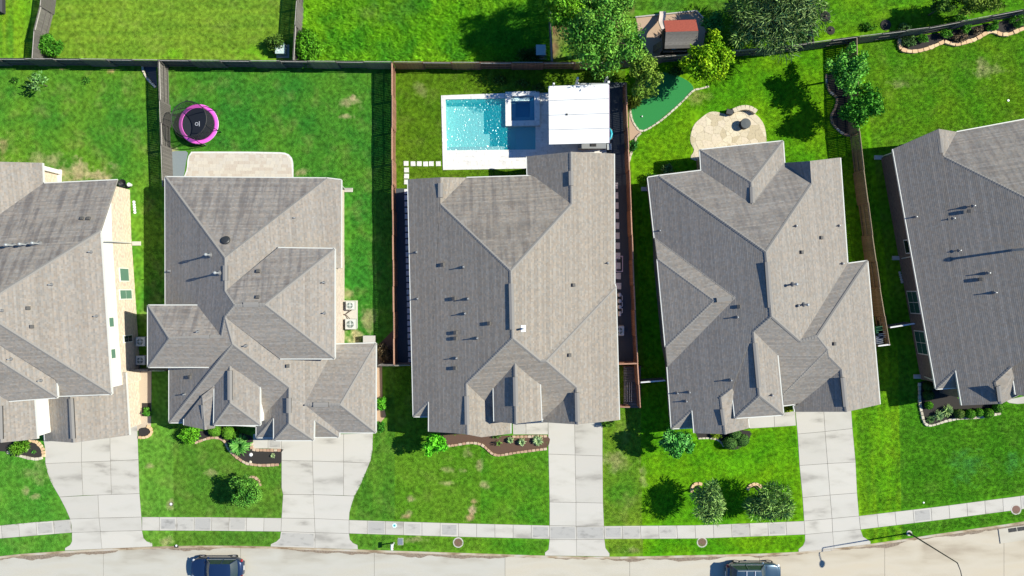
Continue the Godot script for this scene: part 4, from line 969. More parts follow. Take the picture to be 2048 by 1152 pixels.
	"rake": [[-8.66,2.9,-9.04,-5.81,4.32,-8.98],[-5.81,4.32,-8.98,-3.79,2.9,-9.18],[1.25,2.9,-10.95,4.76,4.71,-10.98],[4.76,4.71,-10.98,8.5,2.9,-11.18],[8.93,2.9,10.98,5.34,4.47,11.05],[5.34,4.47,11.05,2.54,2.9,11.16],[-0.5,2.95,11.07,-0.12,3.2,11.19],[-0.12,3.2,12.06,-2.48,4.38,12.1],[-2.48,4.38,12.1,-3.57,5.07,11.74],[-3.57,5.07,11.74,-4.69,4.65,11.72],[-4.69,4.65,11.72,-6.84,3.57,11.82],[-6.83,3.59,9.34,-6.91,2.9,10.7],[0.32,5.83,10.73,-1.43,4.7,10.78],[-1.49,4.7,7.79,0.24,5.83,5.7],[0.24,5.83,5.7,2.26,4.7,7.67],[2.38,4.7,10.7,0.32,5.83,10.73]],
	"walls": [[-8.23,-8.61,3.03,-5.8,-8.56,4.22],[-5.8,-8.56,4.22,-3.76,-8.76,2.79],[-3.76,-8.76,2.79,1.82,-9.34,2.97],[1.82,-9.34,2.97,1.7,-9.76,3.0],[1.7,-9.76,3.0,1.68,-10.54,3.03],[1.68,-10.54,3.03,4.78,-10.56,4.61],[4.78,-10.56,4.61,8.08,-10.74,3.01],[8.08,-10.74,3.01,8.12,-0.3,2.93],[8.12,-0.3,2.93,8.22,-0.01,2.98],[8.22,-0.01,2.98,8.5,10.57,2.94],[8.5,10.57,2.94,5.33,10.63,4.38],[5.33,10.63,4.38,3.12,10.72,3.09],[3.12,10.72,3.09,3.2,10.45,3.06],[3.2,10.45,3.06,-1.1,10.99,2.97],[-1.1,10.99,2.97,-0.54,11.5,3.23],[-0.54,11.5,3.23,-0.54,11.65,3.24],[-0.54,11.65,3.24,-2.41,11.68,4.31],[-2.41,11.68,4.31,-3.5,11.32,4.93],[-3.5,11.32,4.93,-4.7,11.3,4.53],[-4.7,11.3,4.53,-6.41,11.38,3.69],[-6.41,11.38,3.69,-6.83,9.25,3.51],[-6.83,9.25,3.51,-7.31,10.28,3.05],[-7.31,10.28,3.05,-7.79,10.28,3.02],[-7.79,10.28,3.02,-8.23,-8.61,3.03],[0.31,10.59,5.77,-1.29,10.64,4.73],[-1.29,10.64,4.73,-1.35,7.84,4.73],[-1.35,7.84,4.73,0.25,5.91,5.76],[0.25,5.91,5.76,2.12,7.73,4.73],[2.12,7.73,4.73,2.24,10.56,4.7],[2.24,10.56,4.7,0.31,10.59,5.77]],
	"vents": [[-5.816,4.291,-8.54,-5.825,4.203,-7.372],[4.77,4.633,-9.46,4.795,4.583,-8.295],[-0.058,7.027,-0.349,0.019,7.002,3.217],[-3.636,4.988,8.678,-3.586,5.14,10.939],[0.265,5.824,7.047,0.305,5.831,9.342],[5.268,4.5,8.469,5.325,4.449,10.829]],
	"stacks": [["p",-7.895,3.192,-2.963,-0.491,0.012],["p",-7.813,3.186,0.891,-0.491,0.012],["p",-3.887,5.144,-1.683,-0.491,0.012],["p",-3.517,5.295,0.859,-0.491,0.012],["p",-3.765,5.159,2.043,-0.491,0.012],["p",-2.761,5.629,3.973,-0.491,0.012],["p",-4.477,4.766,5.647,-0.491,0.012],["b",-5.611,4.3,-1.911,-0.491,0.012],["b",-4.64,4.744,0.847,-0.491,0.012],["b",-1.772,6.128,2.776,-0.491,0.012],["b",-4.517,4.771,3.589,-0.491,0.012],["b",-4.517,4.765,4.054,-0.491,0.012],["b",-4.562,4.715,6.459,-0.491,0.012],["p",7.919,3.168,-2.073,0.483,-0.002],["b",4.934,4.615,-0.243,0.483,-0.002],["b",4.595,4.806,5.401,0.466,-0.003],["w",0.859,6.592,3.163,0.483,-0.002]]},
	{"called": "brick_house", "label": "tilted grey roofed house right of the middle, below the flagstone terrace", "tone": 3, "wall": "brick_tan", "at": [20.194, 2.05],
	"v": [11.329, 2.9, -9.204, 12.203, 2.9, -9.35, 19.762, 6.798, -2.801, 20.168, 6.858, 2.176, 19.047, 6.042, 3.431, 11.885, 2.95, -4.161, 17.757, 5.629, 0.795, 16.111, 5.414, 0.997, 11.935, 3.8, -2.379, 12.612, 3.8, 4.84, 12.942, 2.95, 6.575, 13.307, 2.9, 11.703, 14.827, 3.719, 10.022, 15.139, 2.9, 11.62, 14.989, 3.728, 11.909, 17.202, 4.836, 11.763, 16.849, 4.801, 8.787, 17.608, 5.213, 8.044, 15.66, 2.9, -11.495, 22.574, 2.9, -12.245, 19.353, 4.609, -8.554, 19.426, 4.633, -6.751, 15.772, 2.95, -9.779, 22.68, 2.95, -10.403, 24.144, 4.515, -10.269, 24.36, 4.293, -8.459, 27.343, 2.9, -10.85, 27.947, 2.9, -2.02, 29.612, 2.9, -2.249, 22.877, 5.641, 4.21, 24.215, 5.725, 3.847, 30.654, 2.9, 9.683, 27.025, 4.677, 9.994, 26.66, 4.595, 6.554, 25.155, 5.431, 4.903, 25.367, 5.135, 5.45, 22.306, 3.6, 8.725, 22.462, 3.3, 9.142, 22.615, 2.9, 9.788, 23.948, 2.9, 9.621, 23.594, 2.9, 10.304, 23.49, 2.9, 9.829, 19.536, 5.998, 8.485, 17.674, 5, 8.114, 17.936, 5, 10.444, 21.33, 5, 5.383, 21.812, 5, 10.183, 19.426, 3.6, 10.783, 19.508, 3.6, 11.524],
	"faces": [[0,[0,1,2,3,4,17,16,15,14,12,11,10,6,5],[0.507,-0.041]],[0,[11,12,13],[-0.023,-0.508]],[0,[5,6,7,8],[0.097,0.404]],[0,[8,7,9],[0.418,-0.039]],[0,[9,7,6,10],[0.01,-0.441]],[1,[1,22,21,23,25,2],[0.068,0.518]],[0,[18,20,21,22],[0.464,-0.003]],[1,[18,19,20],[0.055,0.511]],[0,[19,23,21,20],[-0.474,0.044]],[0,[23,24,25],[1.091,-0.252]],[0,[24,26,27,29,3,2,25],[-0.481,0.04]],[0,[27,28,30,29],[0.126,0.558]],[0,[28,31,32,33,35,34,30],[-0.476,0.042]],[0,[3,29,30,34,36,45,4],[-0.011,-0.48]],[0,[34,35,37,36],[-0.103,-0.567]],[0,[35,33,39,38,37],[-0.025,-0.541]],[0,[33,32,40,41,39],[0.528,-0.028]],[0,[4,42,44,43],[0.548,-0.062]],[0,[46,44,42],[-0.036,-0.539]],[0,[4,45,46,42],[-0.482,0.043]],[0,[16,17,47,48,15],[-0.478,-0.109]]],
	"caps": [[12.2,2.9,-9.35,19.76,6.8,-2.8],[19.76,6.8,-2.8,20.17,6.86,2.18],[20.17,6.86,2.18,19.05,6.04,3.43],[17.61,5.21,8.04,16.85,4.8,8.79],[16.85,4.8,8.79,17.2,4.84,11.76],[14.83,3.72,10.02,13.31,2.9,11.7],[17.76,5.63,0.79,11.88,2.95,-4.16],[17.76,5.63,0.79,16.11,5.41,1.0],[16.11,5.41,1.0,11.94,3.8,-2.38],[16.11,5.41,1.0,12.61,3.8,4.84],[19.43,4.63,-6.75,22.68,2.95,-10.4],[24.36,4.29,-8.46,19.76,6.8,-2.8],[15.66,2.9,-11.5,19.35,4.61,-8.55],[19.35,4.61,-8.55,19.43,4.63,-6.75],[22.57,2.9,-12.24,19.35,4.61,-8.55],[22.88,5.64,4.21,20.17,6.86,2.18],[29.61,2.9,-2.25,24.22,5.72,3.85],[24.22,5.72,3.85,22.88,5.64,4.21],[27.03,4.68,9.99,26.66,4.59,6.55],[26.66,4.59,6.55,25.37,5.13,5.45],[25.37,5.13,5.45,25.15,5.43,4.9],[25.15,5.43,4.9,24.22,5.72,3.85],[25.15,5.43,4.9,22.31,3.6,8.73],[19.05,6.04,3.43,19.54,6.0,8.49],[19.54,6.0,8.49,17.94,5.0,10.44],[19.54,6.0,8.49,21.81,5.0,10.18]],
	"gut": [[11.33,2.9,-9.2,12.2,2.9,-9.35],[12.2,2.9,-9.35,15.77,2.95,-9.78],[15.77,2.95,-9.78,15.66,2.9,-11.5],[15.66,2.9,-11.5,22.57,2.9,-12.24],[22.57,2.9,-12.24,22.68,2.95,-10.4],[27.34,2.9,-10.85,27.95,2.9,-2.02],[27.95,2.9,-2.02,29.61,2.9,-2.25],[29.61,2.9,-2.25,30.65,2.9,9.68],[23.59,2.9,10.3,23.49,2.9,9.83],[23.49,2.9,9.83,23.95,2.9,9.62],[23.95,2.9,9.62,22.62,2.9,9.79],[21.33,5.0,5.38,21.81,5.0,10.18],[21.81,5.0,10.18,17.94,5.0,10.44],[17.94,5.0,10.44,17.67,5.0,8.11],[19.43,3.6,10.78,19.51,3.6,11.52],[14.99,3.73,11.91,14.83,3.72,10.02],[15.14,2.9,11.62,13.31,2.9,11.7],[13.31,2.9,11.7,12.94,2.95,6.57],[12.61,3.8,4.84,11.94,3.8,-2.38],[11.88,2.95,-4.16,11.33,2.9,-9.2]],
	"rake": [[22.68,2.95,-10.4,24.14,4.52,-10.27],[24.14,4.52,-10.27,27.34,2.9,-10.85],[30.65,2.9,9.68,27.03,4.68,9.99],[27.03,4.68,9.99,23.59,2.9,10.3],[22.62,2.9,9.79,22.46,3.3,9.14],[22.46,3.3,9.14,22.31,3.6,8.73],[22.31,3.6,8.73,21.33,5.0,5.38],[17.67,5.0,8.11,19.05,6.04,3.43],[19.05,6.04,3.43,17.61,5.21,8.04],[17.61,5.21,8.04,19.43,3.6,10.78],[19.51,3.6,11.52,17.2,4.84,11.76],[17.2,4.84,11.76,14.99,3.73,11.91],[14.83,3.72,10.02,15.14,2.9,11.62],[12.94,2.95,6.57,12.61,3.8,4.84],[11.94,3.8,-2.38,11.88,2.95,-4.16]],
	"walls": [[11.79,-8.86,2.91,12.26,-8.93,3.04],[12.26,-8.93,3.04,16.22,-9.41,3.07],[16.22,-9.41,3.07,16.11,-11.12,3.05],[16.11,-11.12,3.05,22.18,-11.78,3.06],[22.18,-11.78,3.06,22.28,-10.02,2.36],[22.28,-10.02,2.36,24.16,-9.85,4.37],[24.16,-9.85,4.37,26.96,-10.35,3.01],[26.96,-10.35,3.01,27.56,-1.54,3.02],[27.56,-1.54,3.02,29.23,-1.77,3.03],[29.23,-1.77,3.03,30.2,9.3,3.04],[30.2,9.3,3.04,26.99,9.58,4.58],[26.99,9.58,4.58,23.93,9.85,2.98],[23.93,9.85,2.98,23.97,10.07,3.0],[23.97,10.07,3.0,24.44,9.48,2.96],[24.44,9.48,2.96,22.94,9.32,3.08],[22.94,9.32,3.08,22.86,9.02,3.25],[22.86,9.02,3.25,22.71,8.59,3.52],[22.71,8.59,3.52,21.27,5.08,4.97],[21.27,5.08,4.97,21.35,9.79,5.13],[21.35,9.79,5.13,18.31,10.0,5.17],[18.31,10.0,5.17,18.1,8.15,5.17],[18.1,8.15,5.17,19.06,3.4,5.99],[19.06,3.4,5.99,17.15,8.11,4.93],[17.15,8.11,4.93,19.02,10.93,3.79],[19.02,10.93,3.79,19.04,11.15,3.79],[19.04,11.15,3.79,17.17,11.34,4.68],[17.17,11.34,4.68,15.37,11.46,3.89],[15.37,11.46,3.89,14.85,10.2,3.57],[14.85,10.2,3.57,14.63,11.22,3.05],[14.63,11.22,3.05,13.7,11.27,3.05],[13.7,11.27,3.05,13.36,6.52,2.95],[13.36,6.52,2.95,13.03,4.78,3.72],[13.03,4.78,3.72,12.35,-2.4,3.7],[12.35,-2.4,3.7,12.3,-4.19,2.97],[12.3,-4.19,2.97,11.79,-8.86,2.91]],
	"vents": [[19.423,4.582,-8.174,19.448,4.627,-6.873],[19.827,6.833,-2.022,20.107,6.76,1.518],[16.287,5.495,0.956,17.425,5.548,0.816],[19.178,6.005,4.341,19.494,6.003,7.853],[16.945,4.82,9.752,17.136,4.785,11.048],[26.703,4.675,7.231,26.958,4.65,9.579]],
	"stacks": [["p",12.258,3.036,-4.758,-0.507,0.041],["b",18.013,5.7,1.468,-0.507,0.041],["p",17.885,5.601,2.305,-0.507,0.041],["p",22.628,5.37,-4.949,0.481,-0.04],["p",27.041,3.239,-5.156,0.481,-0.04],["b",25.133,4.199,-4.094,0.481,-0.04],["b",23.132,5.21,-2.862,0.481,-0.04],["p",27.34,3.219,-2.03,0.481,-0.04],["f",22.194,5.763,-0.297,0.481,-0.04],["f",23.247,5.32,1.318,0.481,-0.04],["p",22.701,5.586,1.391,0.481,-0.04],["b",25.842,4.97,4.481,0.476,-0.042],["p",13.674,3.203,8.701,-0.507,0.041],["p",14.555,3.657,8.552,-0.507,0.041],["p",14.342,3.518,9.314,-0.507,0.041],["p",17.494,5.196,7.366,-0.507,0.041],["p",20.679,5.461,8.527,0.482,-0.043]]},
	{"called": "brick_house", "label": "dark roofed house at the right edge with windows in its shaded left wall", "tone": 4, "wall": "brick_dark", "at": [39.358, 1.276],
	"v": [31.757, 2.9, -11.578, 34.634, 4.433, -12.901, 35.195, 4.13, -10.726, 44.567, 8.224, -4.017, 35.36, 2.9, 8.401, 36.531, 3.664, 6.742, 37.234, 2.9, 8.288, 37.051, 3.621, 9.652, 39.444, 4.829, 9.307, 39.003, 4.765, 7.583, 39.903, 5.321, 6.311, 37.051, 2.9, -12.995, 48.979, 2.9, -15.202, 41.762, 3.5, 8.864, 45.086, 8.283, 1.666, 40.451, 4.6, 6.351, 40.775, 4.6, 8.616, 42.199, 5.295, 8.751, 41.804, 5.397, 4.547, 44.739, 4.6, 8.252, 44.415, 4.6, 5.906],
	"faces": [[0,[0,1,2,3,14,10,9,8,7,5,4],[0.479,-0.079]],[0,[4,5,6],[-0.029,-0.481]],[0,[1,11,2],[-0.633,0.024]],[1,[11,12,3,2],[0.083,0.513]],[0,[9,10,13,8],[-0.446,-0.242]],[0,[17,16,15,18],[0.495,-0.071]],[0,[18,20,19,17],[-0.291,0.012]]],
	"caps": [[35.2,4.13,-10.73,44.57,8.22,-4.02],[39.9,5.32,6.31,39.0,4.77,7.58],[39.0,4.77,7.58,39.44,4.83,9.31],[36.53,3.66,6.74,35.36,2.9,8.4],[41.8,5.4,4.55,42.2,5.3,8.75]],
	"gut": [[37.05,2.9,-12.99,48.98,2.9,-15.2],[44.57,8.22,-4.02,45.09,8.28,1.67],[37.05,3.62,9.65,36.53,3.66,6.74],[37.23,2.9,8.29,35.36,2.9,8.4],[35.36,2.9,8.4,31.76,2.9,-11.58],[40.77,4.6,8.62,40.45,4.6,6.35],[44.42,4.6,5.91,44.74,4.6,8.25]],
	"rake": [[31.76,2.9,-11.58,34.63,4.43,-12.9],[34.63,4.43,-12.9,37.05,2.9,-12.99],[48.98,2.9,-15.2,44.57,8.22,-4.02],[45.09,8.28,1.67,39.9,5.32,6.31],[39.9,5.32,6.31,41.76,3.5,8.86],[41.76,3.5,8.86,39.44,4.83,9.31],[39.44,4.83,9.31,37.05,3.62,9.65],[36.53,3.66,6.74,37.23,2.9,8.29],[42.2,5.3,8.75,40.77,4.6,8.62],[40.45,4.6,6.35,41.8,5.4,4.55],[41.8,5.4,4.55,44.42,4.6,5.91],[44.74,4.6,8.25,42.2,5.3,8.75]],
	"walls": [[32.23,-11.33,2.95,34.73,-12.48,4.24],[34.73,-12.48,4.24,37.1,-12.58,2.82],[37.1,-12.58,2.82,48.4,-14.72,3.01],[48.4,-14.72,3.01,44.14,-4.08,8.08],[44.14,-4.08,8.08,44.65,1.49,7.88],[44.65,1.49,7.88,39.34,6.25,4.96],[39.34,6.25,4.96,41.06,8.59,3.69],[41.06,8.59,3.69,39.37,8.89,4.62],[39.37,8.89,4.62,37.39,9.18,3.8],[37.39,9.18,3.8,36.66,7.14,3.41],[36.66,7.14,3.41,36.6,7.91,3.04],[36.6,7.91,3.04,35.71,7.96,3.04],[35.71,7.96,3.04,32.23,-11.33,2.95],[42.19,8.61,5.24,40.9,8.49,4.61],[40.9,8.49,4.61,40.6,6.39,4.61],[40.6,6.39,4.61,41.84,4.73,5.31],[41.84,4.73,5.31,44.29,6.0,4.61],[44.29,6.0,4.61,44.58,8.14,4.55],[44.58,8.14,4.55,42.19,8.61,5.24]],
	"vents": [[34.772,4.291,-12.16,34.941,4.28,-10.983],[38.964,5.117,7.857,39.343,4.799,9.11]],
	"stacks": [["p",37.037,4.937,-6.595,-0.479,0.079],["b",36.837,4.81,-6.207,-0.479,0.079],["p",33.427,3.151,-5.889,-0.479,0.079],["F",39.65,5.905,-3.004,-0.479,0.079],["p",36.307,4.307,-3.049,-0.479,0.079],["p",38.166,5.051,-1.204,-0.479,0.079],["b",37.759,4.817,-0.705,-0.479,0.079],["p",38.623,5.147,0.361,-0.479,0.079],["p",35.833,4.285,-5.654,-0.479,0.079]]}]


# ---------------------------------------------------------------- fences
func fence(label: String, pts: PackedVector2Array, mats: Array, cap: Material, side := 1.0, high := 1.83, seed_ := 1):
	var at := middle(pts)
	var o := thing("fence", label, "fence", at, 0.0, "wooden board fences between the gardens")
	var r := rng_of(seed_)
	var flip := side
	for i in pts.size() - 1:
		var a := Vector3(pts[i].x, 0, pts[i].y) - at; var b := Vector3(pts[i + 1].x, 0, pts[i + 1].y) - at
		var L := a.distance_to(b)
		var dir := (b - a) / L
		var nrm := Vector3(-dir.z, 0, dir.x)
		var yaw := -atan2(dir.z, dir.x)
		var bays := maxi(1, int(round(L / 2.4)))
		var w := L / bays
		for k in bays + 1:
			if k == bays and i < pts.size() - 2: continue
			part("post", box(0.09, high + 0.02, 0.09), mats[0], o, a + dir * (w * k) + Vector3(0, (high + 0.02) / 2, 0), Vector3(0, yaw, 0))
		for k in bays:
			var m := a + dir * (w * (k + 0.5))
			for y in [0.32, high * 0.52, high - 0.075]:
				part("rail", box(w - 0.1, 0.09, 0.04), mats[1] if y < 1.2 else cap, o, m - nrm * flip * 0.035 + Vector3(0, y, 0), Vector3(0, yaw, 0))
			if cap != M.pale_wood: part("cap_rail", box(w - 0.02, 0.035, 0.06), cap, o, m + nrm * flip * 0.02 + Vector3(0, high + 0.01, 0), Vector3(0, yaw, 0))
			var n := int((w - 0.03) / 0.146)
			var tone := r.randi() % 3
			for q in n:
				var s := (q + 0.5) * w / n
				var hh := high - 0.02
				part("picket", box(0.134, hh, 0.018), mats[mini(3, maxi(0, tone + r.randi_range(-1, 1)))], o, a + dir * (w * k + s) + nrm * flip * (0.055 + r.randf() * 0.006) + Vector3(0, hh / 2, 0), Vector3(r.randf_range(-0.006, 0.006), yaw, 0))
			flip = -flip

func build_fences():
	var G: Array = M.grey_wood; var R: Array = M.red_wood; var B: Array = M.brown_wood
	fence("grey weathered rear fence behind the leftmost garden with the sapling", P2([-45.96, -19.46, -36.64, -19.42, -30.02, -19.34]), G, M.pale_wood, 1.0, 1.83, 3)
	fence("grey weathered rear fence behind the trampoline lawn", P2([-29.94, -19.34, -19.68, -19.25, -10.22, -19.17]), G, M.pale_wood, -1.0, 1.83, 4)
	fence("red brown rear fence behind the swimming pool", P2([-10.05, -19.17, -2.71, -19.12, 5.34, -19.12, 9.58, -19.21]), R, M.pale_wood, 1.0, 1.83, 5)
	fence("dark rear fence behind the putting green, mostly under trees", P2([9.67, -19.29, 12.98, -19.68, 18.91, -20.18, 22.98, -20.48, 29.34, -21.33]), G, M.pale_wood, 1.0, 1.83, 6)
	fence("dark rear fence behind the stone edged bed at the upper right", P2([29.47, -21.33, 35.45, -22.09, 43.42, -23.62, 47.32, -24.34]), G, M.pale_wood, 1.0, 1.83, 7)
	fence("grey board fence beside the pink trampoline", P2([-29.98, -19.25, -29.89, -15.94, -29.77, -12.13, -29.64, -8.65]), G, M.pale_wood, 1.0, 1.83, 8)
	fence("red brown fence between the trampoline lawn and the pool garden", P2([-10.18, -19.08, -10.18, -10.86, -10.09, -2.37, -10.01, 6.49]), R, M.red_cap, 1.0, 1.83, 9)
	fence("low grey fence joining the two storey house to its right neighbour", P2([-32.57, 7.00, -30.87, 7.00, -29.43, 7.00]), G, M.pale_wood, 1.0, 1.83, 10)
	fence("short grey gate fence left of the middle house", P2([-11.36, 6.57, -10.01, 6.57, -8.57, 6.53]), G, M.pale_wood, 1.0, 1.83, 11)
	fence("red brown fence between the middle house and its right neighbour", P2([9.67, -17.43, 9.80, -13.61, 9.96, -10.01, 10.09, -6.61, 10.35, -0.25, 10.64, 6.28, 10.86, 10.13]), R, M.red_cap, -1.0, 1.83, 12)
	fence("short red brown cross fence by the slatted enclosure", P2([8.99, 6.45, 10.69, 6.40]), R, M.red_cap, 1.0, 1.83, 13)
	fence("short red brown front fence of the slatted enclosure", P2([9.16, 10.18, 10.09, 10.18]), R, M.red_cap, 1.0, 1.2, 14)
	fence("white topped cross fence right of the slatted enclosure", P2([10.90, 8.01, 13.02, 7.84]), G, M.white_metal, 1.0, 1.83, 15)
	fence("brown mottled fence with alternating bays beside the rightmost house", P2([29.26, -21.20, 29.34, -16.79, 29.47, -13.31, 29.85, -10.01, 30.57, -4.49, 31.21, -0.04, 32.01, 4.83]), B, M.brown_wood[3], 1.0, 1.83, 16)
	fence("white topped cross fence against the rightmost house", P2([32.06, 3.35, 34.18, 3.01]), G, M.white_metal, 1.0, 1.83, 17)
	fence("white topped short fence in front of the rubbish bins", P2([31.04, 4.92, 32.06, 4.79]), G, M.white_metal, 1.0, 1.83, 18)
	fence("grey fence running up from the round shrub at the upper left", P2([-40.71, -19.46, -40.54, -21.88, -40.03, -23.92, -39.69, -26.97]), G, M.pale_wood, 1.0, 1.83, 19)
	fence("grey fence running up from the shrubs by the green cabinet", P2([-18.57, -19.34, -18.40, -22.30, -18.11, -26.54]), G, M.pale_wood, -1.0, 1.83, 20)
	fence("bluish fence beside the big tree at the top", P2([3.43, -19.25, 3.31, -21.88, 3.18, -26.12]), G, M.pale_wood, 1.0, 1.83, 21)
	fence("dark fence behind the feathery tree at the top", P2([25.87, -21.03, 25.44, -23.58, 24.93, -26.54]), G, M.black, 1.0, 1.2, 22)

# ---------------------------------------------------------------- gardens behind the houses
func clip_half(poly: PackedVector2Array, p: Vector2, n: Vector2) -> PackedVector2Array:
	var r := PackedVector2Array()
	for i in poly.size():
		var a := poly[i]; var b := poly[(i + 1) % poly.size()]
		var da := (a - p).dot(n); var db := (b - p).dot(n)
		if da <= 0: r.append(a)
		if (da < 0) != (db < 0): r.append(a.lerp(b, da / (da - db)))
	return r

func flagstones(o: Node3D, outline: PackedVector2Array, step: float, mats: Array, r: RandomNumberGenerator, y := 0.035):
	var rect := Rect2(outline[0], Vector2.ZERO)
	for p in outline: rect = rect.expand(p)
	rect = rect.grow(step)
	var seeds := []
	var z := rect.position.y
	var odd := 0
	while z < rect.end.y:
		var x := rect.position.x + (step * 0.5 if odd else 0.0)
		while x < rect.end.x:
			if r.randf() < 0.86: seeds.append(Vector2(x + r.randf_range(-0.4, 0.4) * step, z + r.randf_range(-0.4, 0.4) * step))
			x += step
		z += step * 0.86
		odd = 1 - odd
	for s in seeds:
		var cell := PackedVector2Array([s + Vector2(-2, -2) * step, s + Vector2(2, -2) * step, s + Vector2(2, 2) * step, s + Vector2(-2, 2) * step])
		for t in seeds:
			if t != s and t.distance_to(s) < step * 4: cell = clip_half(cell, (s + t) * 0.5, (t - s).normalized())
		for piece in Geometry2D.intersect_polygons(cell, outline):
			var g := Geometry2D.offset_polygon(piece, -0.009)
			if g.size() and g[0].size() > 2: part("flagstone", prism(local(g[0], o.position), -0.02, y + r.randf_range(-0.004, 0.006), 0.008), mats[r.randi() % mats.size()], o)

func edging(called: String, label: String, line: PackedVector2Array, mats: Array, len_: float, wide: float, high: float, r: RandomNumberGenerator):
	var o := thing(called, label, "edging", middle(line))
	var c := cut(smooth_line(line), len_)
	for i in c.size() - 1:
		var a := c[i]; var b := c[i + 1]
		var t := (b - a).normalized(); var n := Vector2(-t.y, t.x)
		var w0 := wide * r.randf_range(0.38, 0.58); var w1 := wide * r.randf_range(0.38, 0.58)
		var g := 0.018
		var pts := PackedVector2Array([a + t * g - n * w0, a.lerp(b, 0.5) - n * w1 * 1.06, b - t * g - n * w0 * 0.95, b - t * g + n * w1, a.lerp(b, 0.4) + n * w0 * 1.08, a + t * g + n * w1 * 0.9])
		part("stone", prism(local(pts, o.position), -0.05, high * r.randf_range(0.85, 1.15), 0.02), mats[r.randi() % mats.size()], o)

func bed(called: String, label: String, pts: PackedVector2Array, m: Material, y := 0.02):
	var o := part(called, prism(pts, -0.05, y), m, self)
	o.set_meta("label", label)
	o.set_meta("kind", "structure")
	return o

func build_backyards():
	var r := rng_of(12)
	# paver patio
	var o := setting("patio", "beige paver patio with rounded ends behind the house by the trampoline")
	var shape := P2([-28.01, -11.91, -26.39, -11.92, -22.89, -11.91, -20.27, -11.86, -19.84, -11.82, -19.49, -11.67, -19.22, -11.36, -19.12, -10.97, -19.09, -10.31, -19.09, -9.00, -28.88, -9.00, -28.75, -9.57, -28.58, -9.92, -28.44, -10.27, -28.38, -10.66, -28.36, -11.10, -28.27, -11.53])
	part("patio_border", prism(shape, -0.05, 0.024), M.travertine[2], o)
	var inner: PackedVector2Array = Geometry2D.offset_polygon(shape, -0.14)[0]
	var z: float = -11.928
	var row := 0
	while z < -8.957:
		var x: float = -28.925 + (0.24 if row % 2 else 0.0)
		while x < -18.963:
			var w: float = [0.42, 0.30, 0.56][r.randi() % 3]
			for piece in Geometry2D.intersect_polygons(PackedVector2Array([Vector2(x + 0.005, z + 0.005), Vector2(x + w - 0.005, z + 0.005), Vector2(x + w - 0.005, z + 0.275), Vector2(x + 0.005, z + 0.275)]), inner):
				part("paver", prism(piece, 0.0, 0.034 + r.randf_range(0, 0.004)), M.paver[r.randi() % 4], o)
			x += w
		z += 0.28
		row += 1
	bed("gravel_patch", "blue grey gravel between the trampoline fence and the paver patio", P2([-29.89, -11.88, -29.36, -11.97, -28.49, -11.97, -28.31, -11.80, -28.49, -10.97, -28.62, -10.09, -28.88, -9.09, -29.97, -9.09]), M.gravel_light, 0.015)
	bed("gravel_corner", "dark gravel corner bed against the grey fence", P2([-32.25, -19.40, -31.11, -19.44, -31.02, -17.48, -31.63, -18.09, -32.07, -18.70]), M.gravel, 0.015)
	edging("corner_edging", "pale stones round the gravel corner bed by the grey fence", P2([-32.25, -19.36, -32.11, -18.70, -31.68, -18.09, -31.11, -17.52]), M.white_stone, 0.55, 0.18, 0.12, r)
	# trampoline
	trampoline(Vector3(-27.068, 0, -14.156))
	# stepping stones in the pool garden
	o = setting("stepping_stones", "white square stepping stones in the grass left of the pool deck")
	for p in P2([-9.26, -10.88, -8.65, -10.86, -8.11, -10.86, -7.56, -10.84, -7.06, -10.86, -6.44, -10.86, -9.22, -10.31, -9.22, -9.77, -9.22, -9.26]):
		part("stepping_stone", box(0.42, 0.08, 0.42), M.travertine[r.randi() % 3], o, Vector3(p.x, 0.0, p.y), Vector3(0, r.randf_range(-0.05, 0.05), 0))
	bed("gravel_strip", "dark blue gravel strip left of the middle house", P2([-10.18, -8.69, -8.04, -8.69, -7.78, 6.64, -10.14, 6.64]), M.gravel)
	o = setting("stepping_stones", "row of grey square stones in the gravel left of the middle house")
	for k in 28:
		var p := Vector2(-9.132, -8.433).lerp(Vector2(-8.782, 6.379), k / 27.0)
		part("stepping_stone", box(0.56, 0.07, 0.42), M.travertine[k % 3], o, Vector3(p.x, 0.02, p.y), Vector3(0, r.randf_range(-0.04, 0.04), 0))
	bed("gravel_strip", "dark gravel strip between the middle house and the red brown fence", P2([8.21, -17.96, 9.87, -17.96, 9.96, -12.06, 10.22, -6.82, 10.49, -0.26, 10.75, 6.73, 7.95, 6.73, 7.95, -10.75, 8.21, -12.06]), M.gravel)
	o = setting("stepping_stones", "row of grey square pavers in the gravel right of the middle house")
	for k in 11:
		var p := Vector2(8.957, -8.957).lerp(Vector2(9.241, -0.175), k / 10.0)
		part("stepping_stone", box(0.6, 0.07, 0.56), M.travertine[k % 3], o, Vector3(p.x, 0.02, p.y), Vector3(0, r.randf_range(-0.03, 0.03), 0))
	# putting green
	var green := smooth_line(P2([11.62, -18.53, 13.37, -18.83, 15.21, -18.18, 15.86, -17.30, 14.90, -16.34, 13.81, -15.34, 12.71, -14.46, 11.36, -13.72, 10.75, -14.24, 10.44, -15.03, 10.40, -16.21, 10.75, -17.52]), true, 5)
	bed("putting_green", "smooth deep green artificial putting green with stone rim", green, M.green_turf, 0.02)
	edging("green_edging", "pale thin stone rim round the putting green", P2([17.21, -17.61, 16.43, -17.39, 15.86, -17.26, 14.90, -16.30, 13.81, -15.29, 12.71, -14.42, 11.36, -13.68, 10.75, -14.20, 10.40, -14.99, 10.31, -16.08]), M.white_stone, 0.42, 0.16, 0.07, r)
	tag_mesh(part("golf_ball", lathe([[0.0, 0.0], [0.05, 0.012], [0.07, 0.06], [0.05, 0.11], [0.0, 0.12]], 10), M.white_metal, self, Vector3(11.356, 0.02, -14.982)), "white ball lying on the putting green", "ball")
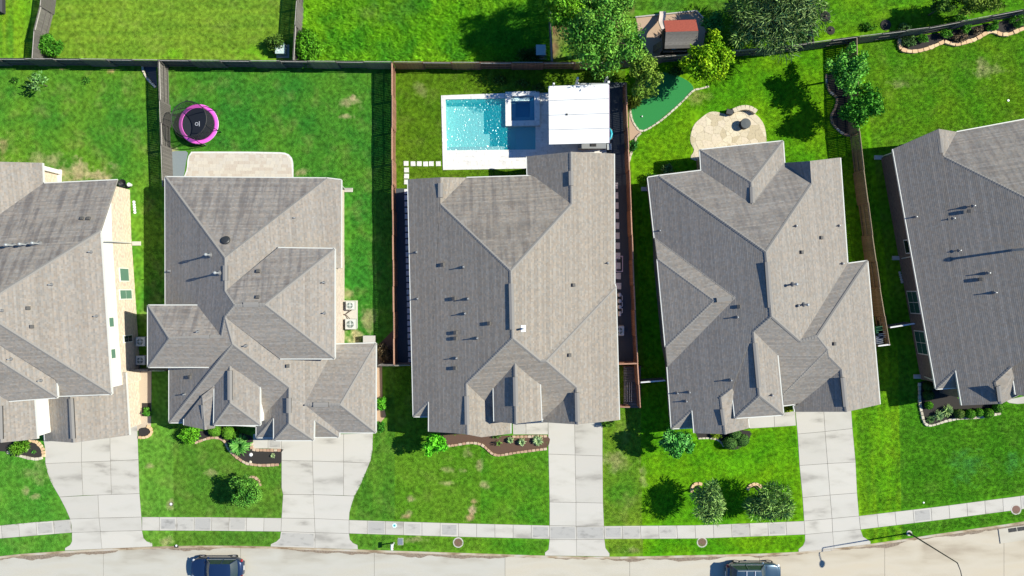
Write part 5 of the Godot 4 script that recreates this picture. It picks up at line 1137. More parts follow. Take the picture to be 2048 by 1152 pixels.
	bed("mulch_bed", "mulch bed between the red brown fence and the putting green", P2([10.18, -15.77, 10.44, -15.03, 10.79, -14.16, 11.32, -13.63, 10.84, -13.15, 10.27, -12.85]), M.mulch_tan)
	edging("bed_edging", "three pale stones below the putting green at the fence", P2([11.27, -13.54, 10.84, -13.15, 10.49, -12.06, 10.18, -10.97]), M.white_stone, 0.55, 0.2, 0.12, r)
	# flagstone terrace
	var at := Vector3(18.875, 0, -13.37)
	o = setting("terrace", "cream flagstone terrace with a fire pit behind the fourth house", at)
	var out := smooth_line(P2([16.08, -11.10, 15.90, -12.06, 15.60, -12.71, 15.60, -13.37, 15.90, -14.24, 16.52, -14.86, 17.21, -15.34, 17.83, -15.40, 18.48, -15.25, 19.14, -15.21, 19.92, -15.42, 20.80, -15.38, 21.45, -15.03, 21.93, -14.42, 22.15, -13.72, 22.24, -12.71, 22.24, -11.10]), true, 4)
	part("mortar_bed", prism(local(out, at), -0.05, 0.026), M.flag[3], o)
	flagstones(o, out, 0.62, M.flag, r)
	fire_pit(Vector3(20.23, 0, -14.244))
	seat_wall()
	var bx := thing("cooler_box", "small black box at the left end of the curved stone seat", "box", Vector3(18.897, 0, -15.292), -0.2)
	part("body", box(0.55, 0.4, 0.4), M.black, bx, Vector3(0, 0.2, 0))
	part("lid", box(0.58, 0.06, 0.43), M.dark_metal, bx, Vector3(0, 0.43, 0))
	play_tower()
	# stone-edged bed at the upper right and along the brown fence
	bed("mulch_bed", "black mulch bed inside the tan stone border at the upper right", P2([33.82, -21.67, 33.77, -21.15, 34.04, -20.75, 35.00, -20.67, 36.00, -20.84, 37.05, -21.23, 37.62, -21.50, 38.49, -21.28, 39.37, -21.41, 40.46, -21.76, 41.33, -22.28, 41.95, -22.41, 42.64, -22.15, 43.30, -22.15, 44.74, -22.72, 47.45, -23.42, 47.01, -24.38, 44.74, -23.68, 38.27, -22.46]), M.mulch_black)
	edging("stone_border", "tan curving stone border of the bed at the upper right", P2([33.82, -21.76, 33.77, -21.15, 34.04, -20.75, 35.00, -20.62, 36.00, -20.80, 37.05, -21.19, 37.66, -21.50, 38.49, -21.23, 39.37, -21.37, 40.46, -21.72, 41.33, -22.24, 41.95, -22.41, 42.64, -22.11, 43.30, -22.11, 44.74, -22.68, 47.01, -23.33]), M.tan_stone, 0.5, 0.32, 0.2, r)
	bed("mulch_bed", "black mulch under the two trees by the brown fence", smooth_line(P2([27.61, -18.61, 27.48, -17.96, 27.70, -17.08, 28.31, -16.52, 28.23, -15.77, 27.83, -14.77, 28.14, -14.03, 29.10, -13.37, 30.06, -13.46, 30.24, -16.43, 30.06, -19.05, 28.66, -19.27]), true, 4), M.mulch_black)
	edging("bed_edging", "dark stones along the wavy bed under the two trees", P2([27.44, -18.70, 27.44, -17.96, 27.70, -17.17, 28.36, -16.60, 28.23, -15.77, 27.83, -14.86, 28.23, -14.03, 29.19, -13.33, 30.15, -13.50]), [M.pale_wood, M.stone[2], M.brown_wood[2]], 0.42, 0.18, 0.14, r)
	for p in [[1650,33,0.52,"dark mulch ring near the top fence, uppermost of three"], [1661,61,0.42,"dark mulch ring beside the black fence, below another ring"], [1771,50,0.52,"dark mulch ring against the rear fence of the rightmost garden"]]:
		var q := Vector2((p[0] - 1024) * 0.043693, (p[1] - 576) * 0.043693)
		var ring := thing("tree_ring", p[3], "mulch ring", Vector3(q.x, 0, q.y))
		part("mulch", lathe([[p[2], -0.02], [p[2] * 0.8, 0.06], [0.0, 0.09]], 18), M.mulch_black, ring)
		part("stump", tube([Vector3(0, 0, 0), Vector3(0.02, 0.22, 0)], [0.09, 0.07], 8), M.bark, ring)
	# enclosure with slats right of the middle house
	var en := thing("slat_deck", "dark slatted enclosure between the middle house and the red brown fence", "deck", Vector3(10.399, 0, 8.695))
	for k in 16: part("board", box(1.5, 0.06, 0.2), M.grey_wood[k % 3], en, Vector3(0.05, 0.32, -1.75 + k * 0.225))
	for k in 4: part("lath", box(0.05, 0.05, 1.7), M.pale_wood, en, Vector3(-0.62 + k * 0.19, 0.62, 0.3))
	part("frame_beam", box(1.6, 0.3, 0.06), M.red_wood[1], en, Vector3(0.05, 0.18, -1.88))
	# rubbish bins
	for b in [[1757,659,"green wheeled bin behind the short white topped fence", Color(0.02, 0.16, 0.06)], [1762,668,"dark blue wheeled bin beside the green bin", Color(0.012, 0.05, 0.11)], [1757,680,"grey wheeled bin nearest to the short white topped fence", Color(0.28, 0.31, 0.33)]]:
		var q := Vector2((b[0] - 1024) * 0.0431, (b[1] - 576) * 0.0431)
		var n := thing("wheeled_bin", b[2], "bin", Vector3(q.x, 0, q.y), 0.05)
		var c: Color = b[3]
		part("body", tube([Vector3(0, 0.04, 0), Vector3(0, 0.95, 0)], [0.31, 0.40], 4), plain(c.r, c.g, c.b, 0.5), n, Vector3.ZERO, Vector3(0, PI / 4, 0))
		part("lid", box(0.62, 0.07, 0.66), plain(c.r * 1.2, c.g * 1.2, c.b * 1.2, 0.45), n, Vector3(0, 0.99, 0))
		part("handle", box(0.05, 0.05, 0.5), M.black, n, Vector3(0.34, 0.98, 0))
	var rack := thing("metal_rack", "dark metal rack with rungs above the wheeled bins", "rack", Vector3(32.027, 0, 2.927))
	for k in 6: part("rung", box(0.55, 0.03, 0.03), M.galv, rack, Vector3(0, 0.7, -0.45 + k * 0.18))
	for s in [-0.28, 0.28]: part("upright", box(0.04, 0.75, 1.05), M.black, rack, Vector3(s, 0.37, 0))

func tag_mesh(o: Node, label: String, category: String, group := ""):
	o.set_meta("label", label)
	o.set_meta("category", category)
	if group != "": o.set_meta("group", group)

func trampoline(at: Vector3):
	var o := thing("trampoline", "round trampoline with a pink pad and black safety net beside the grey fence", "trampoline", at)
	var st := st_new()
	var n := 40
	for k in n:
		var a := TAU * k / n; var b := TAU * (k + 1) / n
		for ring in [[1.72, 0.74, 1.66, 0.80], [1.66, 0.80, 1.50, 0.81], [1.50, 0.81, 1.40, 0.77]]:
			quad(st, Vector3(cos(a) * ring[0], ring[1], sin(a) * ring[0]), Vector3(cos(a) * ring[2], ring[3], sin(a) * ring[2]), Vector3(cos(b) * ring[2], ring[3], sin(b) * ring[2]), Vector3(cos(b) * ring[0], ring[1], sin(b) * ring[0]))
	part("pad", st.commit(), plain(0.80, 0.12, 0.60, 0.55), o)
	part("mat", lathe([[1.44, 0.745], [1.43, 0.755], [0.0, 0.75]], 40), plain(0.012, 0.016, 0.024, 0.7), o)
	var em := part("emblem", lathe([[0.10, 0.765], [0.10, 0.768], [0.15, 0.768], [0.15, 0.765]], 20), M.white_metal, o, Vector3(-0.15, 0, 0.0))
	part("emblem_text", box(0.06, 0.006, 0.44), M.white_metal, o, Vector3(0.08, 0.766, -0.02))
	part("rim_tube", ring_tube(1.7, 0.70, 0.03), M.galv, o)
	for k in 6:
		var a := TAU * (k + 0.3) / 6
		var d := Vector3(cos(a), 0, sin(a))
		part("net_pole", tube([d * 1.76, d * 1.80 + Vector3(0, 1.3, 0), d * 1.72 + Vector3(0, 2.1, 0), d * 1.5 + Vector3(0, 2.62, 0)], [0.035, 0.035, 0.03, 0.025], 6), M.black, o)
		part("leg", tube([d * 1.68 + Vector3(0, 0.7, 0), d * 1.74 + Vector3(0, 0.0, 0)], [0.025, 0.025], 6), M.galv, o)
	var net := StandardMaterial3D.new()
	net.albedo_color = Color(0.17, 0.17, 0.18, 0.5)
	net.transparency = BaseMaterial3D.TRANSPARENCY_ALPHA
	net.roughness = 0.9
	net.cull_mode = BaseMaterial3D.CULL_DISABLED
	part("net", lathe([[1.42, 0.80], [1.45, 1.4], [1.45, 2.2], [1.46, 2.55]], 40), net, o)
	part("net_ring", ring_tube(1.48, 2.58, 0.035), M.black, o)

func ring_tube(rad: float, y: float, thick: float) -> ArrayMesh:
	var pts := []; var rr := []
	for k in 41:
		var a := TAU * k / 40
		pts.append(Vector3(cos(a) * rad, y, sin(a) * rad))
		rr.append(thick)
	var st := st_new()
	tube_on(st, pts, rr, 6, false)
	return st.commit()

func fire_pit(at: Vector3):
	var o := thing("fire_pit", "round black fire pit on the flagstone terrace", "fire pit", at)
	part("bowl", lathe([[0.40, 0.0], [0.42, 0.06], [0.36, 0.12], [0.40, 0.5], [0.45, 0.52], [0.45, 0.58], [0.40, 0.58]], 28), M.dark_metal, o)
	part("lid", lathe([[0.43, 0.58], [0.42, 0.61], [0.0, 0.635]], 28), grained(Color(0.075, 0.085, 0.09), M.speck, 0.5, 0.7), o)

func seat_wall():
	var o := thing("seat_wall", "low curved stone seat wall behind the fire pit", "seat wall", Vector3(20.273, 0, -15.336))
	var r := rng_of(5)
	var arc := cut(smooth_line(P2([19.22, -15.38, 19.71, -15.60, 20.27, -15.69, 20.80, -15.58, 21.23, -15.29])), 0.34)
	for i in arc.size() - 1:
		var a := arc[i]; var b := arc[i + 1]
		var t := (b - a).normalized(); var n := Vector2(-t.y, t.x)
		part("block", prism(local(PackedVector2Array([a - n * 0.2, b - t * 0.01 - n * 0.2, b - t * 0.01 + n * 0.2, a + n * 0.2]), o.position), 0.0, 0.42 + r.randf() * 0.006, 0.01), M.flag[r.randi() % 3], o)

func play_tower():
	bed("mulch_bed", "tan bark play area under the red roofed play tower", P2([10.84, -23.64, 16.08, -24.21, 16.69, -23.51, 16.95, -22.55, 16.52, -20.27, 12.06, -20.19, 11.10, -21.67]), M.mulch_tan)
	var rim := thing("timber_edging", "pale timber edging round the tan bark play area", "edging", Vector3(13.807, 0, -23.856))
	for e in [[Vector3(10.748, 0, -23.638), Vector3(16.079, 0, -24.184)], [Vector3(16.079, 0, -24.184), Vector3(16.691, 0, -23.55)]]:
		var a: Vector3 = e[0]; var b: Vector3 = e[1]
		part("timber", box(a.distance_to(b), 0.16, 0.12), M.pale_wood, rim, (a + b) / 2 - rim.position + Vector3(0, 0.07, 0), Vector3(0, -atan2(b.z - a.z, b.x - a.x), 0))
	var at := Vector3(14.054, 3, -21.205)
	at.y = 0
	var o := thing("play_tower", "wooden play tower with a red and grey plank roof and a slide", "play tower", at, 0.03)
	var dark := plain(0.045, 0.028, 0.022, 0.9)
	var red := grained(Color(0.36, 0.075, 0.045), M.board, 1.0, 0.8)
	for x in [-1.1, 1.1]:
		for z in [-0.75, 0.75]: part("post", box(0.1, 2.7, 0.1), dark, o, Vector3(x, 1.35, z))
	part("platform", box(2.4, 0.1, 1.7), M.brown_wood[1], o, Vector3(0, 1.2, 0))
	for k in 7: part("wall_board", box(2.3, 0.16, 0.03), dark, o, Vector3(0, 1.35 + k * 0.17 if k < 4 else 0.2 + (k - 4) * 0.17, 0.82))
	for k in 4: part("wall_board", box(0.03, 0.16, 1.6), dark, o, Vector3(-1.18, 1.35 + k * 0.17, 0))
	for k in 5:
		part("roof_plank", box(2.7, 0.035, 0.27), M.grey_wood[k % 4], o, Vector3(0, 3.28 - k * 0.125, 0.12 + k * 0.235), Vector3(0.5, 0, 0))
		part("roof_plank", box(2.7, 0.035, 0.27), red, o, Vector3(0, 3.28 - k * 0.125, -0.12 - k * 0.235), Vector3(-0.5, 0, 0))
	var st := st_new()
	var path := []
	for k in 13:
		var t := k / 12.0
		path.append(Vector3(-1.0 - 0.12 * sin(t * 5.0), 1.25 * (1.0 - t) + 0.12 + 0.16 * sin(t * TAU * 1.2) * (1 - t), -0.85 - t * 2.1))
	for k in 12:
		for s in [[-0.28, -0.28, 0.2, 0.0], [-0.28, 0.28, 0.0, 0.0], [0.28, 0.28, 0.0, 0.2]]:
			quad(st, path[k] + Vector3(s[0], s[2], 0), path[k] + Vector3(s[1], s[3], 0), path[k + 1] + Vector3(s[1], s[3], 0), path[k + 1] + Vector3(s[0], s[2], 0))
	part("slide", st.commit(), plain(0.62, 0.52, 0.45, 0.4), o)
	part("ladder", box(0.06, 1.3, 0.6), M.brown_wood[0], o, Vector3(-1.5, 0.62, 0.3), Vector3(0, 0, -0.35))
	part("wheel_panel", lathe([[0.0, 0.0], [0.22, 0.0], [0.22, 0.03], [0.0, 0.03]], 16), plain(0.03, 0.16, 0.3, 0.4), o, Vector3(-0.3, 1.7, 0.85), Vector3(PI / 2, 0, 0))

# ---------------------------------------------------------------- pool
func build_pool():
	var r := rng_of(31)
	var at := Vector3(-1.704, 0, -14.025)
	var deck := setting("pool_deck", "white stone deck round the swimming pool", at)
	var outline := P2([-6.20, -16.82, -0.52, -17.02, 3.10, -17.04, 8.26, -17.04, 8.26, -11.27, 5.51, -11.19, 2.01, -10.66, 1.57, -10.44, -6.03, -10.31])
	var pit := P2([-5.81, -16.47, -0.52, -16.56, -0.52, -14.16, 2.05, -14.16, 2.05, -12.10, -5.68, -12.02])
	var spa := P2([-0.61, -17.08, 2.40, -17.17, 2.45, -14.11, -0.57, -14.07])
	var z: float = -17.215
	var filler := st_new()
	var row := 0
	while z < -10.224:
		var x: float = -6.379 - (0.3 if row % 2 else 0.0)
		while x < 8.389:
			for p1 in Geometry2D.intersect_polygons(PackedVector2Array([Vector2(x, z), Vector2(x + 0.61, z), Vector2(x + 0.61, z + 0.41), Vector2(x, z + 0.41)]), outline):
				for p2 in Geometry2D.clip_polygons(p1, pit):
					for p3 in Geometry2D.clip_polygons(p2, spa):
						var g := Geometry2D.offset_polygon(p3, -0.003)
						prism_on(filler, local(p3, at), -0.05, 0.042)
						if g.size():
							part("paving_stone", prism(local(g[0], at), -0.06, 0.05 + r.randf_range(0.0, 0.003)), M.travertine[r.randi() % 3], deck)
			x += 0.61
		z += 0.41
		row += 1
	part("joint_filler", filler.commit(), M.flag[2], deck).set_meta("kind", "stuff")
	# basin
	var plaster := grained(Color(0.42, 0.80, 0.78), noise_tex(51, 0.03, [grey(0.86), grey(1.0), grey(1.08)], 512, 4), 2.0, 0.7)
	var shelf_m := grained(Color(0.50, 0.66, 0.66), M.speck, 1.5, 0.7)
	var pool := thing("swimming_pool", "turquoise swimming pool with a shallow shelf on the right", "pool", at)
	var st := st_new()
	var lp := local(pit, at)
	prism_floor(st, lp, -1.45)
	for i in lp.size():
		var a := lp[i]; var b := lp[(i + 1) % lp.size()]
		quad(st, Vector3(a.x, -1.45, a.y), Vector3(a.x, 0.04, a.y), Vector3(b.x, 0.04, b.y), Vector3(b.x, -1.45, b.y))
	part("basin", st.commit(), plaster, pool)
	part("shelf", prism(local(P2([0.31, -14.14, 2.04, -14.14, 2.04, -12.12, 0.31, -12.10]), at), -1.4, -0.36), shelf_m, pool)
	part("step", prism(local(P2([-0.09, -14.14, 0.29, -14.14, 0.29, -12.10, -0.09, -12.09]), at), -1.4, -0.62), shelf_m, pool)
	part("step", prism(local(P2([-0.48, -14.11, -0.10, -14.11, -0.10, -12.09, -0.48, -12.08]), at), -1.4, -0.9), shelf_m, pool)
	part("bench", prism(local(P2([-5.66, -12.37, -0.49, -12.45, -0.49, -12.08, -5.66, -12.03]), at), -1.4, -0.3), shelf_m, pool)
	var water := StandardMaterial3D.new()
	water.albedo_color = Color(0.04, 0.66, 0.70, 0.4)
	water.transparency = BaseMaterial3D.TRANSPARENCY_ALPHA
	water.roughness = 0.2
	var w := part("water", ripple(lp, -0.07), water, pool)
	w.set_meta("label", "rippled turquoise water")
	# raised spa
	var sp := thing("spa", "raised square spa with a white rim in the corner of the pool", "spa", Vector3(0.918, 0, -15.598))
	thing_rim(sp, P2([-0.59, -17.06, 2.40, -17.15, 2.45, -14.13, -0.57, -14.09]), P2([-0.09, -16.69, 1.94, -16.71, 1.97, -14.59, -0.07, -14.55]), 0.30)
	part("tub", prism(local(P2([-0.11, -16.71, 1.97, -16.73, 1.99, -14.57, -0.09, -14.53]), sp.position), -0.9, -0.85), plain(0.10, 0.42, 0.55, 0.6), sp)
	for q in [[P2([-0.09, -14.99, 1.97, -15.01, 1.97, -14.59, -0.07, -14.55])], [P2([-0.09, -16.69, 0.31, -16.69, 0.31, -14.99, -0.09, -14.99])], [P2([1.57, -16.69, 1.94, -16.69, 1.97, -14.99, 1.57, -14.99])]]:
		part("bench", prism(local(q[0], sp.position), -0.85, -0.25), plain(0.20, 0.55, 0.62, 0.6), sp)
	part("spill_shelf", prism(local(P2([-0.09, -16.54, 1.53, -16.56, 1.53, -16.30, -0.09, -16.28]), sp.position), -0.5, 0.2), plain(0.55, 0.70, 0.66, 0.5), sp)
	var w2 := StandardMaterial3D.new()
	w2.albedo_color = Color(0.02, 0.42, 0.62, 0.36)
	w2.transparency = BaseMaterial3D.TRANSPARENCY_ALPHA
	w2.roughness = 0.03
	part("water", ripple(local(P2([-0.07, -16.68, 1.93, -16.70, 1.95, -14.61, -0.05, -14.56]), sp.position), 0.17), w2, sp)
	# pavilion
	var pv := thing("pavilion", "white flat roofed pavilion right of the swimming pool", "pavilion", Vector3(5.811, 0, -15.118))
	var roof := P2([3.03, -16.78, 8.02, -16.95, 8.04, -12.03, 3.07, -11.90])
	for k in 4:
		var a0 := roof[0].lerp(roof[3], k / 4.0); var a1 := roof[0].lerp(roof[3], (k + 1) / 4.0 - 0.006)
		var b0 := roof[1].lerp(roof[2], k / 4.0); var b1 := roof[1].lerp(roof[2], (k + 1) / 4.0 - 0.006)
		part("roof_panel", prism(local(PackedVector2Array([a0, b0, b1, a1]), pv.position), 2.96, 3.05, 0.01), M.white_metal, pv)
	part("roof_deck", prism(local(PackedVector2Array([roof[0].lerp(roof[2], 0.02), roof[1].lerp(roof[3], 0.02), roof[2].lerp(roof[0], 0.02), roof[3].lerp(roof[1], 0.02)]), pv.position), 2.7, 2.955), M.galv, pv)
	part("beam", prism(local(PackedVector2Array([roof[1] + Vector2(0.0, 0.02), roof[1] + Vector2(0.09, 0.05), roof[2] + Vector2(0.09, -0.05), roof[2] + Vector2(0.0, -0.02)]), pv.position), 2.8, 3.0), plain(0.33, 0.28, 0.36, 0.6), pv)
	for p in [Vector2(3.495, -17.084), Vector2(5.505, -17.564), Vector2(7.952, -17.608), Vector2(3.539, -12.802), Vector2(5.593, -12.758), Vector2(7.952, -12.802)]:
		part("post", box(0.16, 2.72, 0.16), M.white_metal, pv, Vector3(p.x, 1.35, p.y) - pv.position)
	part("roof_fitting", box(0.16, 0.12, 0.16), M.dark_metal, pv, Vector3(4.549, 3.05, -14.416) - pv.position)
	part("back_beam", box(2.6, 0.14, 0.12), M.galv, pv, Vector3(6.74, 2.6, -17.079) - pv.position)
	for p in [Vector3(5.484, 2.6, -17.121), Vector3(8.079, 2.6, -17.226)]: part("beam_end", box(0.2, 0.2, 0.2), M.white_metal, pv, p - pv.position)
	var kt := thing("outdoor_counter", "grey counter under the lower edge of the white pavilion", "counter", Vector3(6.903, 0, -12.409))
	part("cabinet", box(2.3, 0.85, 0.7), plain(0.16, 0.14, 0.14, 0.8), kt, Vector3(0, 0.42, 0))
	part("worktop", box(2.4, 0.05, 0.8), plain(0.24, 0.25, 0.26, 0.4), kt, Vector3(0, 0.88, 0))
	part("grill", box(0.5, 0.08, 0.35), M.black, kt, Vector3(0.1, 0.94, 0.05))
	var fl := thing("pool_float", "curved turquoise float leaning beside the white pavilion", "float", Vector3(8.52, 0, -13.239))
	part("tube", tube([Vector3(-0.16, 1.0, -0.5), Vector3(-0.02, 1.04, -0.28), Vector3(0.03, 1.06, 0), Vector3(-0.02, 1.04, 0.28), Vector3(-0.16, 1.0, 0.5)], [0.05, 0.09, 0.11, 0.09, 0.06], 10), plain(0.03, 0.42, 0.52, 0.3), fl)
	part("stand", box(0.25, 1.0, 0.9), M.grey_wood[0], fl, Vector3(-0.02, 0.48, 0))
	var cb := thing("storage_chest", "small dark chest with a pale rim beside the pavilion", "chest", Vector3(8.433, 0, -12.234))
	part("body", box(0.38, 0.5, 0.5), M.dark_metal, cb, Vector3(0, 0.25, 0))
	part("lid", box(0.42, 0.06, 0.54), M.galv, cb, Vector3(0, 0.53, 0))

func thing_rim(o: Node3D, outer: PackedVector2Array, inner: PackedVector2Array, y: float):
	for i in 4:
		var j := (i + 1) % 4
		part("rim_stone", prism(local(PackedVector2Array([outer[i], outer[j], inner[j], inner[i]]), o.position), -1.4, y + 0.001 * i, 0.01), M.travertine[i % 3], o)

func prism_floor(st: SurfaceTool, pts: PackedVector2Array, y: float):
	var tris := Geometry2D.triangulate_polygon(pts)
	for i in range(0, tris.size(), 3):
		var v := []
		for k in 3: v.append(Vector3(pts[tris[i + k]].x, y, pts[tris[i + k]].y))
		if (v[2] - v[0]).cross(v[1] - v[0]).y < 0: v.reverse()
		tri(st, v[0], v[1], v[2], Vector3.UP)

func ripple(poly: PackedVector2Array, y: float) -> ArrayMesh:
	# a water surface with small waves of its own
	var nz := FastNoiseLite.new(); nz.seed = 9; nz.frequency = 0.9; nz.fractal_octaves = 2
	var rect := Rect2(poly[0], Vector2.ZERO)
	for p in poly: rect = rect.expand(p)
	var s := 0.07
	var st := st_new()
	var nx := int(rect.size.x / s); var nz_ := int(rect.size.y / s)
	var hgt := func(p: Vector2) -> float: return y + 0.10 * (0.5 - absf(nz.get_noise_2d(p.x * 3.0, p.y * 3.0)))
	var nrm := func(p: Vector2) -> Vector3: return Vector3(hgt.call(p - Vector2(0.03, 0)) - hgt.call(p + Vector2(0.03, 0)), 0.06, hgt.call(p - Vector2(0, 0.03)) - hgt.call(p + Vector2(0, 0.03))).normalized()
	for i in nx:
		for k in nz_:
			var a := rect.position + rect.size * Vector2(float(i) / nx, float(k) / nz_)
			var b := rect.position + rect.size * Vector2(float(i + 1) / nx, float(k + 1) / nz_)
			for c in Geometry2D.intersect_polygons(PackedVector2Array([a, Vector2(b.x, a.y), b, Vector2(a.x, b.y)]), poly):
				for t in range(1, c.size() - 1):
					var v := [c[0], c[t], c[t + 1]]
					if (v[1] - v[0]).cross(v[2] - v[0]) < 0: v.reverse()
					for q in v:
						st.set_normal(nrm.call(q))
						st.add_vertex(Vector3(q.x, hgt.call(q), q.y))
	return st.commit()

# ---------------------------------------------------------------- street, machines
func ac_unit(at: Vector3, label: String, s := 0.85, pad := true):
	var o := thing("air_conditioner", label, "air conditioner", at, 0.0, "air conditioning units beside the houses")
	part("cabinet", box(s, 0.78, s), plain(0.52, 0.53, 0.50, 0.5), o, Vector3(0, 0.42, 0))
	for k in 4: part("louvre", box(s + 0.02, 0.05, s + 0.02), plain(0.25, 0.26, 0.25, 0.6), o, Vector3(0, 0.2 + k * 0.15, 0))
	part("fan_well", lathe([[s * 0.37, 0.812], [s * 0.36, 0.818], [0.0, 0.815]], 22), plain(0.13, 0.16, 0.15, 0.7), o)
	for k in 4: part("fan_blade", box(s * 0.33, 0.01, 0.13), plain(0.34, 0.38, 0.36, 0.5), o, Vector3(cos(k * PI / 2), 0, sin(k * PI / 2)) * s * 0.17 + Vector3(0, 0.83, 0), Vector3(0.25, -k * PI / 2, 0))
	part("fan_guard", ring_tube(s * 0.37, 0.835, 0.014), plain(0.6, 0.62, 0.6, 0.5), o)
	part("fan_hub", lathe([[0.08, 0.82], [0.08, 0.86], [0.0, 0.87]], 12), plain(0.5, 0.53, 0.52, 0.4), o)

func manhole(at: Vector3, label: String):
	var o := thing("manhole", label, "manhole", at, 0.0, "round rusty manhole covers")
	part("collar", lathe([[0.46, -0.08], [0.46, 0.02], [0.36, 0.022], [0.36, 0.0]], 28), M.concrete[1], o)
	part("cover", lathe([[0.35, 0.0], [0.35, 0.022], [0.0, 0.026]], 28), grained(Color(0.19, 0.10, 0.075), M.speck, 0.4, 0.8), o)
	for k in 5: part("rib", box(0.5, 0.012, 0.02), grained(Color(0.16, 0.085, 0.065), M.speck, 0.4, 0.8), o, Vector3(0, 0.026, -0.2 + k * 0.1))

func wheel(o: Node3D, at: Vector3, rad: float):
	var w := part("wheel", lathe([[rad * 0.55, -0.11], [rad * 0.94, -0.115], [rad, -0.08], [rad, 0.08], [rad * 0.94, 0.115], [rad * 0.55, 0.11]], 24), plain(0.018, 0.018, 0.019, 0.8), o, at, Vector3(PI / 2, 0, 0))
	for s in [-1.0, 1.0]:
		part("rim", lathe([[rad * 0.66, 0.0], [rad * 0.62, 0.03], [rad * 0.2, 0.01], [0.0, 0.03]], 16), plain(0.55, 0.55, 0.57, 0.25, 0.8), w, Vector3(0, 0.09 * s - (0.03 if s < 0 else 0.0), 0))

